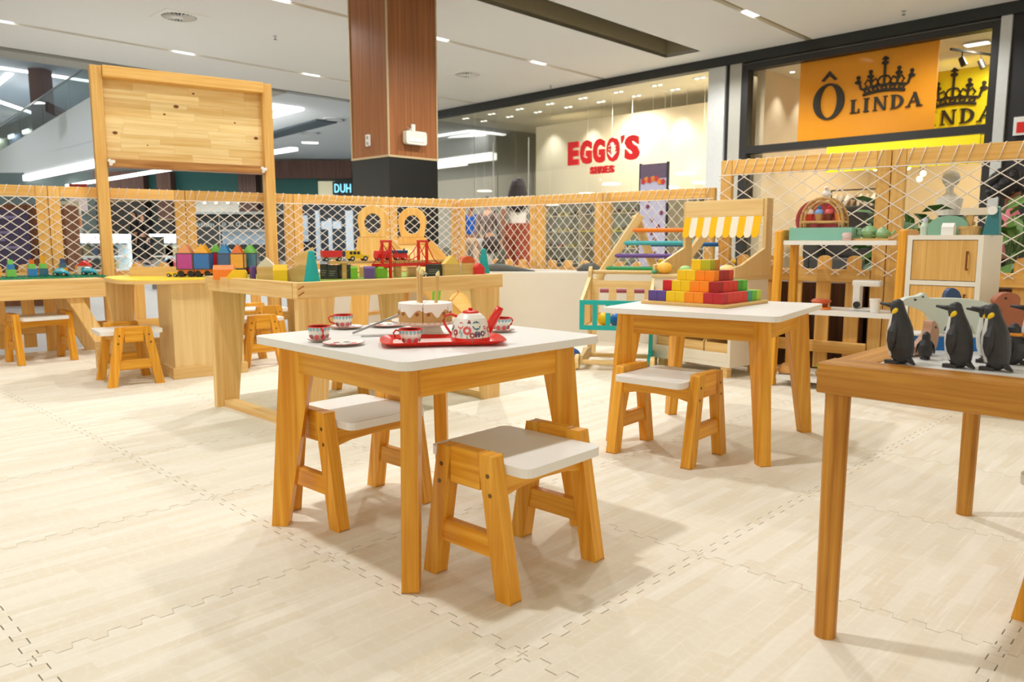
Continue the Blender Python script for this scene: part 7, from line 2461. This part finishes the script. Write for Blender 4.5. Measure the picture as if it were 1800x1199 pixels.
def skin_mesh(name, joints, edges_, mat, parent, root=0, lv=2):
    names = list(joints)
    me = bpy.data.meshes.new(name)
    me.from_pydata([joints[k][:3] for k in names], [(names.index(a), names.index(b)) for a, b in edges_], [])
    me.materials.append(mat)
    o = bpy.data.objects.new(name, me)
    COL.objects.link(o)
    o.parent = parent
    sk = o.modifiers.new('skin', 'SKIN')
    sk.use_smooth_shade = True
    sl = me.skin_vertices[0].data if me.skin_vertices else None
    if sl is None:
        return o
    for i, k in enumerate(names):
        r = joints[k][3]
        sl[i].radius = r if isinstance(r, tuple) else (r, r)
        sl[i].use_root = (i == root)
    sd = o.modifiers.new('sub', 'SUBSURF')
    sd.levels = lv
    sd.render_levels = lv
    return o


def ensure_skin(me):
    pass


def person(label, loc, rz, h=1.66, top='white', bottom='rust', hair='long', haircol=(36, 24, 18), skin=0, topc=(232, 224, 208), botc=(150, 66, 36), stride=0.22, sit=False, arms='down', shoe=(60, 50, 46)):
    t = thing('person', label, 'person', loc, rz)
    s = h / 1.66
    S_ = SKIN[skin]
    st = stride

    def J(x, y, z, r):
        return (x * s, y * s, z * s, tuple(q * s for q in r) if isinstance(r, tuple) else r * s)
    hipz = 0.86 if not sit else 0.50
    dz = hipz - 0.86
    j = {'pelvis': J(0, 0, hipz, (0.13, 0.10)), 'waist': J(0, 0, 1.03 + dz, (0.105, 0.08)), 'chest': J(0, 0, 1.22 + dz, (0.135, 0.095)), 'neckb': J(0, -0.01, 1.38 + dz, (0.055, 0.05)), 'neck': J(0, -0.012, 1.43 + dz, 0.045), 'head': J(0, -0.02, 1.52 + dz, (0.068, 0.08)), 'crown': J(0, -0.005, 1.60 + dz, (0.055, 0.062))}
    E_ = [('pelvis', 'waist'), ('waist', 'chest'), ('chest', 'neckb'), ('neckb', 'neck'), ('neck', 'head'), ('head', 'crown')]
    for n, sx in (('l', -1), ('r', 1)):
        f = sx * st
        if sit:
            j['hip' + n] = J(sx * 0.09, -0.02, hipz, 0.085)
            j['knee' + n] = J(sx * 0.11, -0.42, hipz, 0.062)
            j['ank' + n] = J(sx * 0.11, -0.42, 0.08, 0.042)
            j['toe' + n] = J(sx * 0.11, -0.55, 0.045, 0.034)
        else:
            j['hip' + n] = J(sx * 0.085, -f * 0.1, 0.80, 0.082)
            j['knee' + n] = J(sx * 0.085, -f * 0.55 - 0.02, 0.46, 0.056)
            j['ank' + n] = J(sx * 0.085, -f * 0.9 + 0.03, 0.085, 0.038)
            j['toe' + n] = J(sx * 0.09, -f * 0.9 - 0.12, 0.045, 0.034)
        E_ += [('pelvis', 'hip' + n), ('hip' + n, 'knee' + n), ('knee' + n, 'ank' + n), ('ank' + n, 'toe' + n)]
        ay = (sx * st * 0.5 if arms == 'down' else -0.16)
        j['sh' + n] = J(sx * 0.175, 0, 1.34 + dz, 0.05)
        j['el' + n] = J(sx * 0.215, ay * 0.4 + 0.02, 1.07 + dz, 0.04)
        j['wr' + n] = J(sx * 0.205 if arms == 'down' else sx * 0.1, ay - 0.04, 0.83 + dz if arms == 'down' else 1.1 + dz, 0.028)
        E_ += [('chest', 'sh' + n), ('sh' + n, 'el' + n), ('el' + n, 'wr' + n)]
        # hand: palm then five finger tips
        w_ = j['wr' + n][:3]
        j['palm' + n] = (w_[0], w_[1] - 0.012 * s, w_[2] - 0.07 * s, (0.034 * s, 0.018 * s))
        E_.append(('wr' + n, 'palm' + n))
        for k, (dx, ln) in enumerate(((-0.024, 0.06), (-0.009, 0.07), (0.007, 0.068), (0.022, 0.055))):
            j['f%d%s' % (k, n)] = (w_[0] + dx * 0.5 * s, w_[1] + dx * s - 0.02 * s, w_[2] - (0.09 + ln) * s, 0.0085 * s)
            E_.append(('palm' + n, 'f%d%s' % (k, n)))
        j['thumb' + n] = (w_[0] - sx * 0.03 * s, w_[1] - 0.035 * s, w_[2] - 0.095 * s, 0.0095 * s)
        E_.append(('palm' + n, 'thumb' + n))
    skin_mesh('body', j, E_, S_, t)
    # face: nose and ears
    hz = (1.525 + dz) * s
    m = MB()
    m.ball((0, -0.104 * s, hz), (0.012 * s, 0.018 * s, 0.022 * s), 8, 6)
    m.ball((0.072 * s, -0.01 * s, hz), (0.01 * s, 0.018 * s, 0.03 * s), 8, 6).ball((-0.072 * s, -0.01 * s, hz), (0.01 * s, 0.018 * s, 0.03 * s), 8, 6)
    m.build('face_features', S_, t)
    m = MB()
    for sx in (-1, 1):
        m.ball((sx * 0.028 * s, -0.089 * s, hz + 0.018 * s), (0.011 * s, 0.008 * s, 0.007 * s), 8, 6)
    m.build('eyes', DARK, t)
    MB().ball((0, -0.09 * s, hz - 0.042 * s), (0.022 * s, 0.01 * s, 0.007 * s), 8, 6).build('mouth', plain('lips', rgb(150, 70, 66), 0.5), t)
    hm = plain('hair_%d_%d_%d' % haircol, rgb(*haircol), 0.6, 0.25, 60)
    m = MB()
    hc_ = (1.555 + dz) * s
    if hair == 'long':
        rg = []
        for z, rx, y0, ry in ((1.655, 0.02, 0.0, 0.02), (1.64, 0.065, 0.005, 0.07), (1.60, 0.092, 0.012, 0.098), (1.54, 0.112, 0.03, 0.092), (1.47, 0.128, 0.045, 0.078), (1.38, 0.150, 0.06, 0.068), (1.30, 0.162, 0.085, 0.06), (1.22, 0.14, 0.10, 0.045), (1.16, 0.06, 0.10, 0.025)):
            rg.append([(rx * s * cos(a), (y0 + ry * sin(a)) * s, (z + dz) * s) for a in [2 * pi * i / 16 for i in range(16)]])
        m.loft(rg)
    elif hair == 'curly':
        rnd = random.Random(4)
        for k in range(42):
            a, b = rnd.uniform(0, 2 * pi), rnd.uniform(-0.5, 1.3)
            m.ball((0.115 * s * cos(a) * cos(b), (0.035 + 0.10 * sin(a) * cos(b)) * s, hc_ + 0.12 * s * sin(b)), 0.05 * s, 8, 6)
        m.ball((0, 0.03 * s, hc_ + 0.02 * s), (0.11 * s, 0.11 * s, 0.12 * s), 12, 8)
    else:
        m.ball((0, 0.018 * s, hc_ + 0.03 * s), (0.084 * s, 0.092 * s, 0.085 * s), 14, 9)
    m.build('hair', hm, t)
    tm = plain('top_%d_%d_%d' % topc, rgb(*topc), 0.85, 0.06, 60)
    bm = plain('bot_%d_%d_%d' % botc, rgb(*botc), 0.85, 0.06, 60)
    g = 0.016
    tj = {k: (j[k][0], j[k][1], j[k][2], tuple((q + g * s) for q in j[k][3]) if isinstance(j[k][3], tuple) else j[k][3] + g * s) for k in ('pelvis', 'waist', 'chest')}
    tj['nk'] = (0, -0.008 * s, (1.365 + dz) * s, (0.075 * s, 0.06 * s))
    te = [('pelvis', 'waist'), ('waist', 'chest'), ('chest', 'nk')]
    for n in 'lr':
        a, b = Vector(j['sh' + n][:3]), Vector(j['el' + n][:3])
        tj['sh' + n] = tuple(a) + (0.066 * s,)
        tj['sl' + n] = tuple(a + (b - a) * (0.6 if top == 'short' else 0.98)) + (0.062 * s if top == 'short' else 0.054 * s,)
        te += [('chest', 'sh' + n), ('sh' + n, 'sl' + n)]
        if top == 'long':
            w_ = Vector(j['wr' + n][:3])
            tj['cf' + n] = tuple(b + (w_ - b) * 0.92) + (0.044 * s,)
            te.append(('sl' + n, 'cf' + n))
    skin_mesh('top', tj, te, tm, t)
    if bottom == 'wide':
        m = MB()
        for n, sx in (('l', -1), ('r', 1)):
            h_, k_, a_ = [Vector(j[q + n][:3]) for q in ('hip', 'knee', 'ank')]
            m.loft([[(p.x + r * s * cos(a), p.y + r * s * sin(a), p.z) for a in [2 * pi * i / 14 for i in range(14)]] for p, r in ((Vector((h_.x * 0.6, h_.y, (1.0 + dz) * s)), 0.125), (h_, 0.135), (k_, 0.11), (a_ + Vector((0, 0, 0.02)), 0.115))])
        m.build('trousers', bm, t)
    else:
        bj = {'pelvis': (j['pelvis'][0], j['pelvis'][1], j['pelvis'][2] + 0.02, (0.15 * s, 0.118 * s))}
        be = []
        for n in 'lr':
            for q, ex in (('hip', 0.02), ('knee', 0.018), ('ank', 0.02)):
                v = j[q + n]
                bj[q + n] = (v[0], v[1], v[2] + (0.03 if q == 'ank' else 0), v[3] + ex * s)
            be += [('pelvis', 'hip' + n), ('hip' + n, 'knee' + n), ('knee' + n, 'ank' + n)]
        skin_mesh('trousers', bj, be, bm, t)
    sm_ = plain('shoe_%d_%d_%d' % shoe, rgb(*shoe), 0.6)
    for n in 'lr':
        p = j['toe' + n]
        MB().ball((p[0], p[1] + 0.05 * s, 0.045 * s), (0.045 * s, 0.13 * s, 0.045 * s), 12, 7).build('shoe', sm_, t)
    return t


person('woman with long dark hair, white top and rust trousers walking away', (0.09, 11.45, -0.016), radians(172), 1.66, 'short', 'wide', 'long', (38, 26, 20), 1)
person('person in a bright blue shirt beyond the fence corner post', (-0.86, 16.2, -0.016), radians(20), 1.55, 'short', 'slim', 'short', (30, 24, 20), 1, (24, 84, 170), (190, 160, 130))
person('person in grey carrying a dark round bag beside the walking woman', (-0.42, 13.6, -0.016), radians(150), 1.50, 'long', 'slim', 'short', (50, 36, 26), 2, (132, 112, 104), (176, 170, 160))
person('taller person of the couple in black at the dark pillar', (-11.55, 24.0, -0.016), radians(-35), 1.68, 'long', 'slim', 'long', (24, 18, 16), 0, (26, 24, 26), (30, 30, 34))
person('person in black in front of the couple at the dark pillar', (-11.15, 23.6, -0.016), radians(-50), 1.60, 'long', 'slim', 'short', (24, 18, 16), 2, (20, 20, 22), (26, 28, 34))
person('seated woman with dark curly hair and pink top at the right edge', (4.12, 6.5, -0.016), radians(62), 1.66, 'short', 'slim', 'curly', (26, 20, 18), 1, (214, 120, 130), (30, 28, 30), 0.1, True, 'fwd')
q = thing('chair', 'dark cafe chair under the seated woman at right edge', 'chair', (4.12, 6.5, -0.016), radians(62))
MB().box(-0.2, 0.2, -0.22, 0.2, 0.36, 0.40).build('seat', DARK, q, 0.01)
MB().box(-0.2, 0.2, 0.2, 0.24, 0.5, 0.85).build('backrest', DARK, q, 0.01)
for x in (-0.18, 0.18):
    for y in (-0.2, 0.21):
        MB().cyl((x, y, 0), (x, y, 0.36 if y < 0 else 0.8), 0.014, n=8).build('leg', DARK, q)
q = thing('shoulder_bag', 'dark round bag carried by the person in grey', 'bag', (-0.36, 13.40, 0.52))
MB().ball((0, 0, 0.14), (0.16, 0.08, 0.15)).build('bag_body', plain('bag_dark', rgb(52, 34, 26), 0.7), q)
MB().tube([(-0.12, 0, 0.22), (-0.08, 0.08, 0.55), (0.06, 0.10, 0.72), (0.12, 0.02, 0.24)], 0.012, 6).build('strap', MATS['bag_dark'], q)

# ------------------------------------------------------------------ plants behind the tall fence
LEAF = plain('leaf_green', rgb(70, 112, 44), 0.5, 0.3, 12)
LEAF2 = plain('leaf_pale', rgb(104, 142, 66), 0.5, 0.3, 12)


def plant(label, x, y, h, spread, n, mt, seed):
    rnd = random.Random(seed)
    t = thing('potted_plant', label, 'plant', (x, y, -0.016))
    MB().lathe([(0.001, 0), (0.12, 0.0), (0.16, 0.34), (0.145, 0.34), (0.13, 0.30), (0.001, 0.30)], 18).build('pot', plain('pot_grey', rgb(120, 112, 100), 0.7), t)
    for k in range(6):
        a = rnd.uniform(0, 2 * pi)
        MB().tube([(0, 0, 0.28), (spread * 0.3 * cos(a), spread * 0.3 * sin(a), h * 0.6), (spread * 0.6 * cos(a), spread * 0.6 * sin(a), h * 0.9)], [0.008, 0.006, 0.003], 5).build('stem', plain('stem_green', rgb(80, 96, 40)), t)
    lf = MB()
    L_ = 0.17
    pts = [(0, 0, 0), (L_ * 0.3, 0.035, 0.012), (L_ * 0.7, 0.032, 0.008), (L_, 0, -0.02), (L_ * 0.7, -0.032, 0.008), (L_ * 0.3, -0.035, 0.012), (L_ * 0.35, 0, 0.0), (L_ * 0.7, 0, -0.004)]
    lf.add(pts, [(0, 6, 1), (1, 6, 7, 2), (2, 7, 3), (0, 5, 6), (5, 4, 7, 6), (4, 3, 7)])
    l0 = None
    for k in range(n):
        a, f = rnd.uniform(0, 2 * pi), rnd.random()
        r = spread * sqrt(rnd.random())
        z = h * (0.45 + 0.55 * f) - r * 0.2
        if l0 is None:
            l0 = lf.build('leaf', mt, t)
            o = l0
        else:
            o = dup(l0, t)
        o.location = (r * 0.8 * cos(a), r * 0.8 * sin(a), z)
        o.rotation_euler = (rnd.uniform(-0.6, 0.6), rnd.uniform(-0.5, 0.9), a + rnd.uniform(-0.5, 0.5))
        sc_ = rnd.uniform(0.8, 1.4)
        o.scale = (sc_, sc_, sc_)
    return t


plant('leafy green potted plant behind the toy bottle', 2.40, 4.85, 0.98, 0.20, 60, LEAF, 1)
plant('leafy green potted plant right of the stand mixer', 3.05, 4.85, 0.98, 0.22, 70, LEAF2, 2)
plant('leafy green potted plant at the right edge below the pink top', 3.45, 4.25, 0.88, 0.28, 80, LEAF, 3)
